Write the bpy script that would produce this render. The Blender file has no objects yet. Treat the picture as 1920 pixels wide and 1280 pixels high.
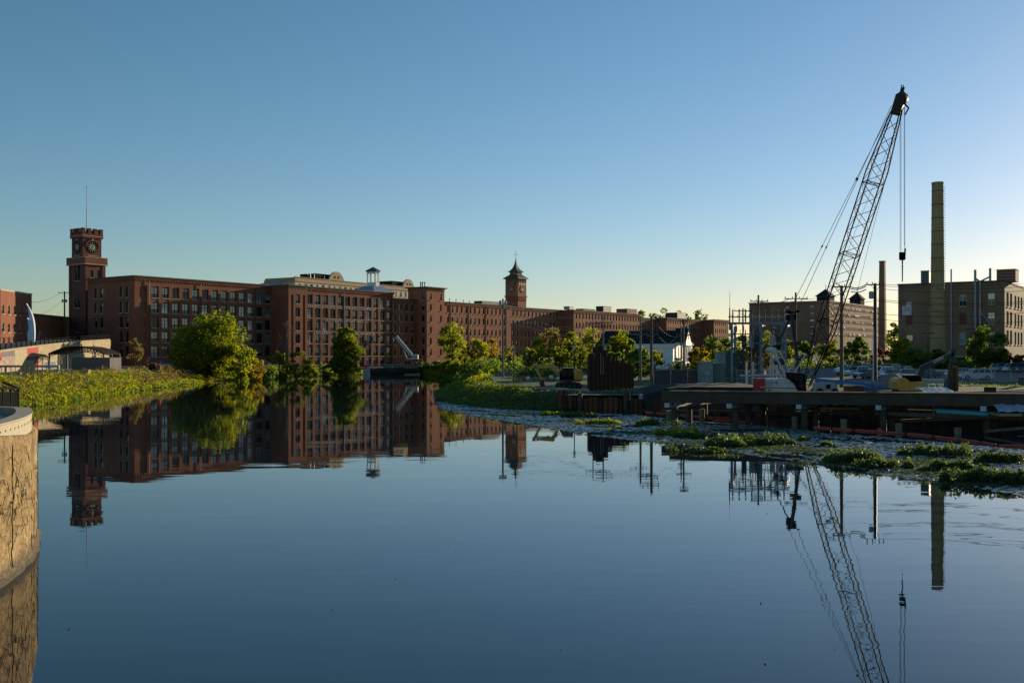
import bpy, math, random
import numpy as np
from mathutils import Vector, Matrix, Euler

random.seed(7)
scene = bpy.context.scene
COL = scene.collection
PI = math.pi

# ---------------------------------------------------------------- camera, sky, sun, exposure
FPX, CAMH, HORY = 1867.0, 7.4, 660.0          # focal length in photo pixels, eye height, horizon row
cam_d = bpy.data.cameras.new("camera")
cam_d.sensor_width = 36.0
cam_d.lens = FPX / 1920 * 36.0
cam_d.shift_y = 20.0 / 1920
cam_d.clip_start, cam_d.clip_end = 0.5, 9000
cam = bpy.data.objects.new("camera", cam_d)
COL.objects.link(cam)
cam.location = (0, 0, CAMH)
cam.rotation_euler = (PI / 2, 0, 0)
scene.camera = cam

SUN_AZ, SUN_EL = math.radians(43.7), math.radians(10.0)
world = bpy.data.worlds.new("World")
scene.world = world
world.use_nodes = True
wn = world.node_tree
wn.nodes.clear()
wo = wn.nodes.new("ShaderNodeOutputWorld")
wb = wn.nodes.new("ShaderNodeBackground")
ws = wn.nodes.new("ShaderNodeTexSky")
ws.sky_type = 'NISHITA'
ws.sun_disc = False
ws.sun_elevation = SUN_EL
ws.sun_rotation = SUN_AZ
ws.altitude = 50
ws.air_density = 1.0
ws.dust_density = 0.2
ws.ozone_density = 1.0
wb.inputs[1].default_value = 0.1
sep = wn.nodes.new("ShaderNodeSeparateColor"); cmb = wn.nodes.new("ShaderNodeCombineColor")
wn.links.new(ws.outputs[0], sep.inputs[0])
for k, (gm, ml) in enumerate(((1.20, 0.461), (0.97, 0.825), (1.05, 0.94))):   # gentle even grade of the whole sky, channel by channel
    pw = wn.nodes.new("ShaderNodeMath"); pw.operation = 'POWER'; pw.inputs[1].default_value = gm
    mu = wn.nodes.new("ShaderNodeMath"); mu.operation = 'MULTIPLY'; mu.inputs[1].default_value = ml
    wn.links.new(sep.outputs[k], pw.inputs[0]); wn.links.new(pw.outputs[0], mu.inputs[0]); wn.links.new(mu.outputs[0], cmb.inputs[k])
wn.links.new(cmb.outputs[0], wb.inputs[0])
wn.links.new(wb.outputs[0], wo.inputs[0])

SUN = Vector((math.sin(SUN_AZ) * math.cos(SUN_EL), math.cos(SUN_AZ) * math.cos(SUN_EL), math.sin(SUN_EL)))
sl = bpy.data.lights.new("sun", 'SUN')
sl.energy = 5.0
sl.angle = math.radians(0.5)
sl.color = (1.0, 0.82, 0.55)
so = bpy.data.objects.new("sun", sl)
COL.objects.link(so)
so.rotation_euler = SUN.to_track_quat('Z', 'Y').to_euler()
so.location = (60, 60, 80)

vs = scene.view_settings
vs.view_transform = 'Standard'
vs.look = 'None'
vs.exposure = 0.28
vs.gamma = 1.0
vs.use_curve_mapping = False

# ---------------------------------------------------------------- helpers
def P(px, py, D):
    return Vector(((px - 960) / FPX * D, D, CAMH - (py - HORY) / FPX * D))
def PX(px, D):
    return (px - 960) / FPX * D
def PZ(py, D):
    return CAMH - (py - HORY) / FPX * D

MATS = {}
def nodes(name):
    m = bpy.data.materials.new(name)
    m.use_nodes = True
    nt = m.node_tree
    return m, nt, nt.nodes["Principled BSDF"]
def mat(name, col, rough=0.7, metal=0.0, spec=0.4, var=0.25, scale=1.0, bump=0.0, bscale=None, emit=None, streak=False, ior=None):
    """Principled with a little noise mottling in colour and fine relief."""
    if name in MATS:
        return MATS[name]
    m, nt, b = nodes(name)
    N, Lk = nt.nodes, nt.links
    b.inputs['Roughness'].default_value = rough
    b.inputs['Metallic'].default_value = metal
    b.inputs['Specular IOR Level'].default_value = spec
    if ior:
        b.inputs['IOR'].default_value = ior
    tc = N.new("ShaderNodeTexCoord")
    mp = N.new("ShaderNodeMapping")
    Lk.new(tc.outputs['Object'], mp.inputs[0])
    mp.inputs['Scale'].default_value = (scale, scale, scale * (0.15 if streak else 1.0))
    nz = N.new("ShaderNodeTexNoise")
    nz.inputs['Scale'].default_value = 1.0
    nz.inputs['Detail'].default_value = 6
    nz.inputs['Roughness'].default_value = 0.65
    Lk.new(mp.outputs[0], nz.inputs['Vector'])
    rp = N.new("ShaderNodeValToRGB")
    rp.color_ramp.elements[0].position = 0.3
    rp.color_ramp.elements[1].position = 0.7
    c0 = [max(0, c * (1 - var)) for c in col]
    c1 = [min(1, c * (1 + var)) for c in col]
    rp.color_ramp.elements[0].color = (*c0, 1)
    rp.color_ramp.elements[1].color = (*c1, 1)
    Lk.new(nz.outputs['Fac'], rp.inputs[0])
    Lk.new(rp.outputs[0], b.inputs['Base Color'])
    if bump:
        n2 = N.new("ShaderNodeTexNoise")
        n2.inputs['Scale'].default_value = bscale or 6.0
        n2.inputs['Detail'].default_value = 5
        Lk.new(tc.outputs['Object'], n2.inputs['Vector'])
        bp = N.new("ShaderNodeBump")
        bp.inputs['Strength'].default_value = 0.7
        bp.inputs['Distance'].default_value = bump
        Lk.new(n2.outputs['Fac'], bp.inputs['Height'])
        Lk.new(bp.outputs[0], b.inputs['Normal'])
    if emit:
        b.inputs['Emission Color'].default_value = (*emit[:3], 1)
        b.inputs['Emission Strength'].default_value = emit[3]
    MATS[name] = m
    return m

def brick_mat(name, col, mortar=0.55):
    m, nt, b = nodes(name)
    N, Lk = nt.nodes, nt.links
    b.inputs['Roughness'].default_value = 0.85
    b.inputs['Specular IOR Level'].default_value = 0.2
    tc = N.new("ShaderNodeTexCoord")
    nz = N.new("ShaderNodeTexNoise"); nz.inputs['Scale'].default_value = 0.11; nz.inputs['Detail'].default_value = 9; nz.inputs['Roughness'].default_value = 0.7
    Lk.new(tc.outputs['Object'], nz.inputs['Vector'])
    mp = N.new("ShaderNodeMapping"); mp.inputs['Scale'].default_value = (1.3, 1.3, 5.0)
    Lk.new(tc.outputs['Object'], mp.inputs[0])
    n2 = N.new("ShaderNodeTexNoise"); n2.inputs['Scale'].default_value = 1.6; n2.inputs['Detail'].default_value = 5
    Lk.new(mp.outputs[0], n2.inputs['Vector'])
    mx = N.new("ShaderNodeMix"); mx.data_type = 'FLOAT'; mx.inputs[0].default_value = 0.5
    Lk.new(nz.outputs['Fac'], mx.inputs[2]); Lk.new(n2.outputs['Fac'], mx.inputs[3])
    rp = N.new("ShaderNodeValToRGB")
    e = rp.color_ramp.elements
    e[0].position, e[1].position = 0.34, 0.68
    e[0].color = (col[0] * .5, col[1] * .45, col[2] * .45, 1)
    e[1].color = (col[0] * 1.3, col[1] * 1.42, col[2] * 1.5, 1)
    k = e.new(0.5); k.color = (*col, 1)
    Lk.new(mx.outputs[0], rp.inputs[0])
    Lk.new(rp.outputs[0], b.inputs['Base Color'])
    bp = N.new("ShaderNodeBump"); bp.inputs['Distance'].default_value = 0.03; bp.inputs['Strength'].default_value = 0.6
    Lk.new(n2.outputs['Fac'], bp.inputs['Height']); Lk.new(bp.outputs[0], b.inputs['Normal'])
    MATS[name] = m
    return m

def leaf_mat(name, dark, light, trans=0.45):
    m, nt, b = nodes(name)
    N, Lk = nt.nodes, nt.links
    geo = N.new("ShaderNodeNewGeometry")
    tc = N.new("ShaderNodeTexCoord")
    nz = N.new("ShaderNodeTexNoise"); nz.inputs['Scale'].default_value = 0.55; nz.inputs['Detail'].default_value = 3
    Lk.new(tc.outputs['Object'], nz.inputs['Vector'])
    mx = N.new("ShaderNodeMix"); mx.data_type = 'FLOAT'; mx.inputs[0].default_value = 0.55
    Lk.new(geo.outputs['Random Per Island'], mx.inputs[2]); Lk.new(nz.outputs['Fac'], mx.inputs[3])
    rp = N.new("ShaderNodeValToRGB")
    rp.color_ramp.elements[0].position, rp.color_ramp.elements[1].position = 0.25, 0.75
    rp.color_ramp.elements[0].color = (*dark, 1)
    rp.color_ramp.elements[1].color = (*light, 1)
    Lk.new(mx.outputs[0], rp.inputs[0])
    Lk.new(rp.outputs[0], b.inputs['Base Color'])
    b.inputs['Roughness'].default_value = 0.55
    b.inputs['Specular IOR Level'].default_value = 0.25
    tr = N.new("ShaderNodeBsdfTranslucent")
    hs = N.new("ShaderNodeHueSaturation"); hs.inputs['Value'].default_value = 4.7; hs.inputs['Saturation'].default_value = 1.1
    Lk.new(rp.outputs[0], hs.inputs['Color']); Lk.new(hs.outputs[0], tr.inputs[0])
    ms = N.new("ShaderNodeMixShader"); ms.inputs[0].default_value = trans
    out = N["Material Output"]
    Lk.new(b.outputs[0], ms.inputs[1]); Lk.new(tr.outputs[0], ms.inputs[2]); Lk.new(ms.outputs[0], out.inputs[0])
    MATS[name] = m
    return m

def glass_mat(name, col, ior, rough):
    m, nt, b = nodes(name)
    b.inputs['Base Color'].default_value = (*col, 1)
    b.inputs['Roughness'].default_value = rough
    b.inputs['IOR'].default_value = ior
    MATS[name] = m
    return m

BRICK = brick_mat("red_brick", (0.235, 0.090, 0.052))
BRICK2 = brick_mat("orange_brick", (0.32, 0.125, 0.065))
BRICK3 = brick_mat("tan_brick", (0.26, 0.145, 0.09))
BRICKD = brick_mat("dark_brick", (0.16, 0.062, 0.043))
BRICK4 = brick_mat("olive_brick", (0.215, 0.15, 0.092))
CHIMB = brick_mat("buff_brick", (0.36, 0.26, 0.125))
STONE = mat("pale_stone", (0.38, 0.33, 0.27), 0.8)
CONC = mat("concrete", (0.36, 0.285, 0.17), 0.9, var=0.18, scale=0.6, bump=0.01, streak=True)
CONCG = mat("grey_concrete", (0.34, 0.35, 0.36), 0.85, var=0.15, scale=0.8, bump=0.008)
ROOFM = mat("roof_membrane", (0.07, 0.065, 0.065), 0.8)
ROOFG = mat("copper_green", (0.05, 0.075, 0.07), 0.6)
SLATE = mat("slate", (0.022, 0.025, 0.03), 0.95, spec=.1, scale=2)
FRAMEW = mat("window_paint_dark", (0.02, 0.035, 0.04), 0.5)
FRAMEL = mat("window_paint_white", (0.62, 0.62, 0.58), 0.6)
GL_SKY = glass_mat("window_glass", (0.19, 0.27, 0.32), 2.2, 0.08)
GL_MID = glass_mat("window_glass_curtained", (0.27, 0.34, 0.37), 1.8, 0.1)
GL_DRK = glass_mat("window_glass_dark", (0.006, 0.012, 0.014), 1.5, 0.1)
GL_CAR = glass_mat("car_glass", (0.01, 0.012, 0.015), 1.5, 0.04)
CREAM = mat("cream_stucco", (0.52, 0.43, 0.29), 0.8)
CREAMD = mat("tan_parapet", (0.36, 0.26, 0.15), 0.8)
WHITEP = mat("white_paint", (0.74, 0.73, 0.70), 0.55, var=0.06)
GREYP = mat("grey_paint", (0.30, 0.32, 0.33), 0.5, var=0.1)
BLACKP = mat("black_paint", (0.006, 0.006, 0.0065), 0.8, spec=0.08)
STEELD = mat("dark_steel", (0.02, 0.021, 0.022), 0.5, spec=0.4)
STEELG = mat("galvanised_steel", (0.26, 0.30, 0.34), 0.4, metal=0.3)
STEELB = mat("blue_grey_steel", (0.12, 0.19, 0.25), 0.5)
RUST = mat("rusty_steel", (0.15, 0.058, 0.028), 0.85, var=0.55, scale=1.6, bump=0.01, streak=True)
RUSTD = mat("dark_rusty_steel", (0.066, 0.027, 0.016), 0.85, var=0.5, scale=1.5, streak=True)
GIRD = mat("weathered_girder", (0.062, 0.047, 0.031), 0.7, var=0.3, scale=1.0)
WOOD = mat("pole_wood", (0.11, 0.085, 0.06), 0.85, var=0.25, scale=1.2, streak=True)
WOODL = mat("sawn_timber", (0.36, 0.25, 0.14), 0.8)
BARK = mat("bark", (0.06, 0.045, 0.032), 0.9, scale=2)
BARKP = mat("pale_bark", (0.20, 0.16, 0.125), 0.9, scale=2)
YELLOW = mat("machine_yellow", (0.55, 0.30, 0.045), 0.5, var=0.12)
ORANGE = mat("machine_orange", (0.60, 0.09, 0.02), 0.5, var=0.12)
BLUEP = mat("lift_blue", (0.02, 0.16, 0.42), 0.45, var=0.1)
REDP = mat("crane_red", (0.36, 0.018, 0.025), 0.45, var=0.1)
WHITEC = mat("crane_white", (0.46, 0.48, 0.48), 0.5, var=0.08)
RUBBER = mat("rubber", (0.012, 0.012, 0.012), 0.9)
BOOMO = mat("containment_orange", (0.50, 0.085, 0.045), 0.7)
TARP = mat("tarpaulin", (0.40, 0.43, 0.50), 0.5, bump=0.03, bscale=3)
TEAL = mat("teal_pipe", (0.05, 0.28, 0.30), 0.5)
GREENC = mat("green_cabinet", (0.085, 0.15, 0.135), 0.55, var=0.1)
GREENP = mat("toilet_green", (0.05, 0.22, 0.14), 0.55)
ROCK = mat("riprap_rock", (0.23, 0.24, 0.26), 0.9, var=0.3)
ASPH = mat("asphalt", (0.075, 0.078, 0.085), 0.85, var=0.2, scale=0.4)
PATHM = mat("path_paving", (0.30, 0.26, 0.21), 0.85)
LINEP = mat("road_paint", (0.7, 0.7, 0.68), 0.6)
GRAVM = mat("gravel", (0.20, 0.18, 0.155), 0.95, var=0.3, scale=3, bump=0.05, bscale=8)
GRASSM = mat("mown_grass", (0.075, 0.11, 0.022), 0.9, var=0.35, scale=0.7, bump=0.05, bscale=4)
PAINTL = mat("faded_sign_paint", (0.47, 0.41, 0.33), 0.8, var=0.5, scale=3)
PAINTW = mat("letter_white", (0.75, 0.74, 0.70), 0.6, var=0.05)
PAINTK = mat("letter_black", (0.01, 0.01, 0.012), 0.6, var=0.05)
PAINTR = mat("letter_red", (0.42, 0.03, 0.03), 0.6, var=0.05)
SIGNW = mat("sign_white", (0.55, 0.54, 0.57), 0.7, var=0.1)
DIALM = mat("clock_dial", (0.012, 0.014, 0.016), 0.5)
DIALC = mat("clock_centre", (0.34, 0.33, 0.25), 0.6)
WALLLO = None

class MB:
    def __init__(s, o=(0, 0, 0)):
        s.v, s.f, s.m, s.o = [], [], [], Vector(o)
    def add(s, vs, fs, mi=0):
        n = len(s.v)
        s.v += [tuple(Vector(p) - s.o) for p in vs]
        s.f += [tuple(i + n for i in f) for f in fs]
        s.m += [mi] * len(fs)
    def box(s, x0, x1, y0, y1, z0, z1, mi=0):
        s.add([(x0, y0, z0), (x1, y0, z0), (x1, y1, z0), (x0, y1, z0), (x0, y0, z1), (x1, y0, z1), (x1, y1, z1), (x0, y1, z1)],
              [(0, 3, 2, 1), (4, 5, 6, 7), (0, 1, 5, 4), (1, 2, 6, 5), (2, 3, 7, 6), (3, 0, 4, 7)], mi)
    def bar(s, p, q, w, h=None, mi=0, up=(0, 0, 1)):
        """box beam from p to q"""
        p, q = Vector(p), Vector(q)
        h = h or w
        d = (q - p).normalized()
        u = Vector(up)
        if abs(d.dot(u)) > 0.98: u = Vector((1, 0, 0))
        a = d.cross(u).normalized() * w / 2
        b = a.cross(d).normalized() * h / 2
        vs = [p - a - b, p + a - b, p + a + b, p - a + b, q - a - b, q + a - b, q + a + b, q - a + b]
        s.add(vs, [(0, 3, 2, 1), (4, 5, 6, 7), (0, 1, 5, 4), (1, 2, 6, 5), (2, 3, 7, 6), (3, 0, 4, 7)], mi)
    def tube(s, p, q, r0, r1=None, n=6, mi=0, cap=True):
        p, q = Vector(p), Vector(q)
        r1 = r0 if r1 is None else r1
        d = (q - p).normalized()
        u = Vector((0, 0, 1)) if abs(d.z) < 0.95 else Vector((1, 0, 0))
        a = d.cross(u).normalized(); b = a.cross(d)
        vs = []
        for c, r in ((p, r0), (q, r1)):
            for i in range(n):
                t = 2 * PI * i / n
                vs.append(c + a * (r * math.cos(t)) + b * (r * math.sin(t)))
        fs = [(i, (i + 1) % n, n + (i + 1) % n, n + i) for i in range(n)]
        if cap: fs += [tuple(range(n - 1, -1, -1)), tuple(range(n, 2 * n))]
        s.add(vs, fs, mi)
    def poly(s, pts, r, n=5, mi=0):
        for a, b in zip(pts[:-1], pts[1:]): s.tube(a, b, r, r, n, mi, False)
    def lathe(s, prof, n=16, c=(0, 0, 0), mi=0, cap=True):
        c = Vector(c); vs = []
        for r, z in prof:
            for i in range(n):
                t = 2 * PI * (i + .5) / n
                vs.append(c + Vector((r * math.cos(t), r * math.sin(t), z)))
        fs = []
        for k in range(len(prof) - 1):
            for i in range(n):
                fs.append((k * n + i, k * n + (i + 1) % n, (k + 1) * n + (i + 1) % n, (k + 1) * n + i))
        if cap: fs += [tuple(range(n - 1, -1, -1)), tuple(range((len(prof) - 1) * n, len(prof) * n))]
        s.add(vs, fs, mi)
    def prism(s, pts, off, mi=0):
        """polygon (3-D points) swept by the vector off"""
        n = len(pts); off = Vector(off)
        vs = [Vector(p) for p in pts] + [Vector(p) + off for p in pts]
        fs = [tuple(range(n - 1, -1, -1)), tuple(range(n, 2 * n))] + [(i, (i + 1) % n, n + (i + 1) % n, n + i) for i in range(n)]
        s.add(vs, fs, mi)
    def mesh(s, name, mats):
        me = bpy.data.meshes.new(name)
        me.from_pydata(s.v, [], s.f)
        for m in (mats if isinstance(mats, (list, tuple)) else [mats]): me.materials.append(m)
        if any(s.m): me.polygons.foreach_set("material_index", s.m)
        me.update()
        return me
    def obj(s, name, mats, parent=None, smooth=False):
        return link(name, s.mesh(name, mats), parent, smooth=smooth)

def link(name, me, parent=None, loc=None, rotz=0, smooth=False):
    o = bpy.data.objects.new(name, me)
    COL.objects.link(o)
    if parent is not None: o.parent = parent
    if loc is not None: o.location = loc
    if rotz: o.rotation_euler = (0, 0, rotz)
    if smooth:
        me.polygons.foreach_set("use_smooth", [True] * len(me.polygons))
    return o
def tag(o, label, cat, group=None):
    o['label'] = label; o['category'] = cat
    if group: o['group'] = group
    return o
def thing(name, label, cat, loc=(0, 0, 0), rotz=0, group=None):
    o = bpy.data.objects.new(name, None)
    o.empty_display_size = 0.3
    COL.objects.link(o)
    o.location = loc; o.rotation_euler = (0, 0, rotz)
    return tag(o, label, cat, group)
def struct(o, kind='structure'):
    o['kind'] = kind
    return o
def clone(root, loc, rotz, label, scale=None):
    r = root.copy(); COL.objects.link(r)
    r.location = loc; r.rotation_euler = (0, 0, rotz); r['label'] = label
    if scale: r.scale = scale
    def rec(a, b):
        for ch in a.children:
            c = ch.copy(); COL.objects.link(c); c.parent = b
            rec(ch, c)
    rec(root, r)
    return r

def text_mesh(txt, size, extrude=0.01, width=None, mtl=None):
    cu = bpy.data.curves.new("lettering", 'FONT')
    cu.body = txt; cu.size = size; cu.extrude = extrude
    cu.align_x = 'LEFT'
    o = bpy.data.objects.new("lettering", cu)
    COL.objects.link(o)
    dg = bpy.context.evaluated_depsgraph_get()
    me = bpy.data.meshes.new_from_object(o.evaluated_get(dg))
    bpy.data.objects.remove(o)
    bpy.data.curves.remove(cu)
    if width:
        xs = [v.co.x for v in me.vertices]
        k = width / max(1e-6, max(xs) - min(xs)); x0 = min(xs)
        for v in me.vertices: v.co.x = (v.co.x - x0) * k
    me.materials.clear(); me.materials.append(mtl or PAINTW)
    return me

# ---------------------------------------------------------------- terrain
SHORE = [(-17.5, -40), (-17.5, 28), (-24, 44), (-48, 60), (-62, 100), (-67, 138), (-70, 163), (-73, 201), (-77, 252), (-74, 268), (-68, 280), (-64, 299),
         (-59, 307), (-50, 326), (-50, 344), (-31, 352), (-27, 330), (-22.5, 300), (-13, 278), (-11, 240), (-12, 215), (-13.0, 176), (-10.4, 151), (-5.8, 136), (-0.7, 128.5),
         (5.4, 127), (9, 128.6), (18, 127.6), (24, 122), (34, 114), (50, 108), (70, 104), (100, 100), (150, 70), (170, -40)]
SH = np.array(SHORE)
def shore_dist(x, y):
    """+ inland, - over the water"""
    x = np.asarray(x, float); y = np.asarray(y, float)
    d = np.full(x.shape, 1e9); inside = np.zeros(x.shape, bool)
    n = len(SH)
    for i in range(n):
        ax, ay = SH[i]; bx, by = SH[(i + 1) % n]
        if i < n - 1:
            vx, vy = bx - ax, by - ay
            t = np.clip(((x - ax) * vx + (y - ay) * vy) / (vx * vx + vy * vy), 0, 1)
            d = np.minimum(d, np.hypot(x - ax - t * vx, y - ay - t * vy))
        c = (ay > y) != (by > y)
        with np.errstate(divide='ignore', invalid='ignore'):
            xi = (bx - ax) * (y - ay) / (by - ay if by != ay else 1e-9) + ax
        inside ^= c & (x < xi)
    return np.where(inside, -d, d)
def sstep(t):
    t = np.clip(t, 0, 1); return t * t * (3 - 2 * t)
def level(x, y):
    lr = 2.05 + np.clip((x - 12) / 45, 0, 1) * 1.15 + np.clip(y - 165, 0, 420) * 0.011
    ll = 3.55 + np.clip(y - 150, 0, 100) * 0.0
    w = sstep((x + 45) / 32)
    return ll * (1 - w) + lr * w
def gh(x, y):
    x = np.asarray(x, float); y = np.asarray(y, float)
    d = shore_dist(x, y)
    bw = np.where(x > 5, np.where(y < 140, 2.0, 5.0), np.where((x < -40) & (y < 262), 11.0, 7.0))
    z = level(x, y) * sstep(d / bw)
    z = z + np.where(d > 2, 0.12 * np.sin(x * 0.31 + 1.2) * np.sin(y * 0.23), 0)
    return np.where(d < 0, np.maximum(-1.6, d * 0.45), z)
def gz(x, y):
    return float(gh(np.array([x]), np.array([y]))[0])

def grid_mesh(name, xs, ys, zf, mtl):
    X, Y = np.meshgrid(xs, ys)
    Z = zf(X, Y)
    v = np.stack([X, Y, Z], -1).reshape(-1, 3)
    nx, ny = len(xs), len(ys)
    i = np.arange(nx - 1)[None, :] + np.arange(ny - 1)[:, None] * nx
    q = np.stack([i, i + 1, i + 1 + nx, i + nx], -1).reshape(-1, 4)
    return quads_mesh(name, v, q, mtl, True)
def quads_mesh(name, v, q, mtl, smooth=False):
    me = bpy.data.meshes.new(name)
    me.vertices.add(len(v)); me.vertices.foreach_set("co", np.asarray(v, np.float32).ravel())
    k = q.shape[1]
    me.loops.add(q.size); me.loops.foreach_set("vertex_index", q.astype(np.int32).ravel())
    me.polygons.add(len(q))
    me.polygons.foreach_set("loop_start", np.arange(0, q.size, k, dtype=np.int32))
    me.polygons.foreach_set("use_smooth", np.full(len(q), smooth))
    me.update(calc_edges=True)
    me.materials.append(mtl)
    return me

def ground_material():
    m, nt, b = nodes("bank_soil_and_grass")
    N, Lk = nt.nodes, nt.links
    tc = N.new("ShaderNodeTexCoord")
    n1 = N.new("ShaderNodeTexNoise"); n1.inputs['Scale'].default_value = 0.05; n1.inputs['Detail'].default_value = 8
    n2 = N.new("ShaderNodeTexNoise"); n2.inputs['Scale'].default_value = 1.4; n2.inputs['Detail'].default_value = 6
    for n in (n1, n2): Lk.new(tc.outputs['Object'], n.inputs['Vector'])
    r1 = N.new("ShaderNodeValToRGB")
    e = r1.color_ramp.elements
    e[0].position, e[1].position = 0.42, 0.58
    e[0].color = (0.050, 0.045, 0.034, 1); e[1].color = (0.040, 0.055, 0.016, 1)
    Lk.new(n1.outputs['Fac'], r1.inputs[0])
    mx = N.new("ShaderNodeMix"); mx.data_type = 'RGBA'; mx.blend_type = 'MULTIPLY'; mx.inputs[0].default_value = 0.8
    r2 = N.new("ShaderNodeValToRGB"); r2.color_ramp.elements[0].color = (.45, .45, .45, 1); r2.color_ramp.elements[1].color = (1.4, 1.4, 1.4, 1)
    Lk.new(n2.outputs['Fac'], r2.inputs[0])
    Lk.new(r1.outputs[0], mx.inputs[6]); Lk.new(r2.outputs[0], mx.inputs[7])
    Lk.new(mx.outputs[2], b.inputs['Base Color'])
    b.inputs['Roughness'].default_value = 0.95
    bp = N.new("ShaderNodeBump"); bp.inputs['Distance'].default_value = 0.15
    Lk.new(n2.outputs['Fac'], bp.inputs['Height']); Lk.new(bp.outputs[0], b.inputs['Normal'])
    return m
SOIL = ground_material()
xs = np.concatenate([[-2600, -900], np.arange(-260, 340.1, 2.0), [900, 2600]])
ys = np.concatenate([[-60], np.arange(0, 420.1, 2.0), np.arange(440, 760, 20), [1200, 4000]])
struct(link("ground", grid_mesh("ground", xs, ys, gh, SOIL)))
def sheet(name, x0, x1, y0, y1, mtl, lift=0.12, step=2.0):
    g = grid_mesh(name, np.arange(x0, x1 + .01, step), np.arange(y0, y1 + .01, step), lambda x, y: gh(x, y) + lift, mtl)
    return struct(link(name, g))
sheet("lawn", -6, 24, 152, 214, GRASSM, 0.10)
sheet("lawn", -100, -72, 176, 236, GRASSM, 0.10)
sheet("path", -92, -76, 196, 204, PATHM, 0.15)
sheet("parking_lot", 46, 120, 136, 222, ASPH, 0.10)
YARD = mat("grey_yard_gravel", (.085, .088, .095), .95, var=.3, scale=2, bump=.03)
sheet("yard", 16, 62, 124, 150, YARD, 0.08)
sheet("street", -180, -140, 180, 420, ASPH, 0.10)

# ---------------------------------------------------------------- water
def water_material():
    m, nt, b = nodes("river_water")
    N, Lk = nt.nodes, nt.links
    b.inputs['Base Color'].default_value = (0.003, 0.013, 0.020, 1)
    b.inputs['Roughness'].default_value = 0.012
    b.inputs['IOR'].default_value = 1.64
    tc = N.new("ShaderNodeTexCoord")
    def noise(sx, sy, det):
        mp = N.new("ShaderNodeMapping"); mp.inputs['Scale'].default_value = (sx, sy, 1)
        Lk.new(tc.outputs['Object'], mp.inputs[0])
        n = N.new("ShaderNodeTexNoise"); n.inputs['Scale'].default_value = 1; n.inputs['Detail'].default_value = det; n.inputs['Roughness'].default_value = 0.5
        Lk.new(mp.outputs[0], n.inputs['Vector'])
        return n.outputs['Fac']
    a = noise(0.55, 1.5, 2.0); c = noise(0.10, 0.32, 2.0); p = noise(0.018, 0.05, 2.0)
    r = N.new("ShaderNodeValToRGB"); r.color_ramp.elements[0].position = .42; r.color_ramp.elements[1].position = .62
    r.color_ramp.elements[0].color = (.12, .12, .12, 1)
    Lk.new(p, r.inputs[0])
    m1 = N.new("ShaderNodeMath"); m1.operation = 'MULTIPLY'
    Lk.new(a, m1.inputs[0]); Lk.new(r.outputs[0], m1.inputs[1])
    m2 = N.new("ShaderNodeMath"); m2.operation = 'MULTIPLY'; m2.inputs[1].default_value = 3.0
    Lk.new(c, m2.inputs[0])
    ad = N.new("ShaderNodeMath"); ad.operation = 'ADD'
    Lk.new(m1.outputs[0], ad.inputs[0]); Lk.new(m2.outputs[0], ad.inputs[1])
    bp = N.new("ShaderNodeBump"); bp.inputs['Strength'].default_value = 1.0; bp.inputs['Distance'].default_value = 0.0028
    Lk.new(ad.outputs[0], bp.inputs['Height']); Lk.new(bp.outputs[0], b.inputs['Normal'])
    return m
WATER = water_material()
mb = MB(); mb.add([(-2500, -60, 0), (2500, -60, 0), (2500, 3900, 0), (-2500, 3900, 0)], [(0, 1, 2, 3)])
struct(mb.obj("water", WATER))

# ---------------------------------------------------------------- windows and walls
TH = math.atan2(0.8216, 0.57)                 # heading of the mill row
U = Vector((0.57, 0.8216, 0)); V = Vector((0.8216, -0.57, 0))
WCACHE = {}
def win_meshes(kind, w, h, var):
    key = (kind, w, h, var)
    if key in WCACHE: return WCACHE[key]
    f = MB(); pa = MB(); si = MB()
    x0, x1 = -w / 2, w / 2
    fm = FRAMEW
    if kind == 'mill':
        t = .10
        f.box(x0, x0 + t, 0, .12, 0, h); f.box(x1 - t, x1, 0, .12, 0, h)
        f.box(x0 + t, x1 - t, 0, .12, 0, t); f.box(x0 + t, x1 - t, 0, .12, h - .3, h)
        f.box(-.085, .085, -.01, .11, t, h - .3)
        for k, zz in enumerate((h * .34, h * .62)): f.box(x0 + t, x1 - t, .005, .1, zz - .05, zz + .05)
        for zz in (h * .48, h * .76): f.box(x0 + t, x1 - t, .02, .09, zz - .02, zz + .02)
        for xx in (-w * .25, w * .25): f.box(xx - .02, xx + .02, .02, .09, h * .36, h - .3)
        split = h * .34
    else:
        t = .07
        f.box(x0, x0 + t, 0, .1, 0, h); f.box(x1 - t, x1, 0, .1, 0, h)
        f.box(x0 + t, x1 - t, 0, .1, 0, t); f.box(x0 + t, x1 - t, 0, .1, h - t * 2, h)
        f.box(x0 + t, x1 - t, -.01, .1, h * .47, h * .47 + .07)
        if kind == 'white': fm = FRAMEL; f.box(-.03, .03, .01, .09, t, h - t * 2)
        split = h * .47
    yy = .07
    def pane(z0, z1, mi, tilt):
        pa.add([(x0, yy, z0), (x1, yy, z0), (x1, yy + tilt, z1), (x0, yy + tilt, z1)], [(0, 1, 2, 3)], mi)
    top = {0: 0, 1: 1, 2: 2, 3: 0, 4: 1, 5: 1}[var]; bot = {0: 2, 1: 2, 2: 2, 3: 1, 4: 2, 5: 0}[var]
    if var < 4: pane(0, split, bot, 0.0); pane(split, h, top, (0.004, -0.006, 0.0, 0.01)[var])
    else:            # blind drawn part of the way down behind the glass
        zb_ = h * (.72 if var == 4 else .5)
        pane(0, zb_, 2 if var == 4 else 0, .0); pane(zb_, h, 1, .003)
    si.box(x0 - .12, x1 + .12, -.46, .0, -.2, -.0)
    r = (f.mesh("window", fm), pa.mesh("pane", [GL_SKY, GL_MID, GL_DRK]), si.mesh("sill", STONE))
    WCACHE[key] = r
    return r
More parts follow.
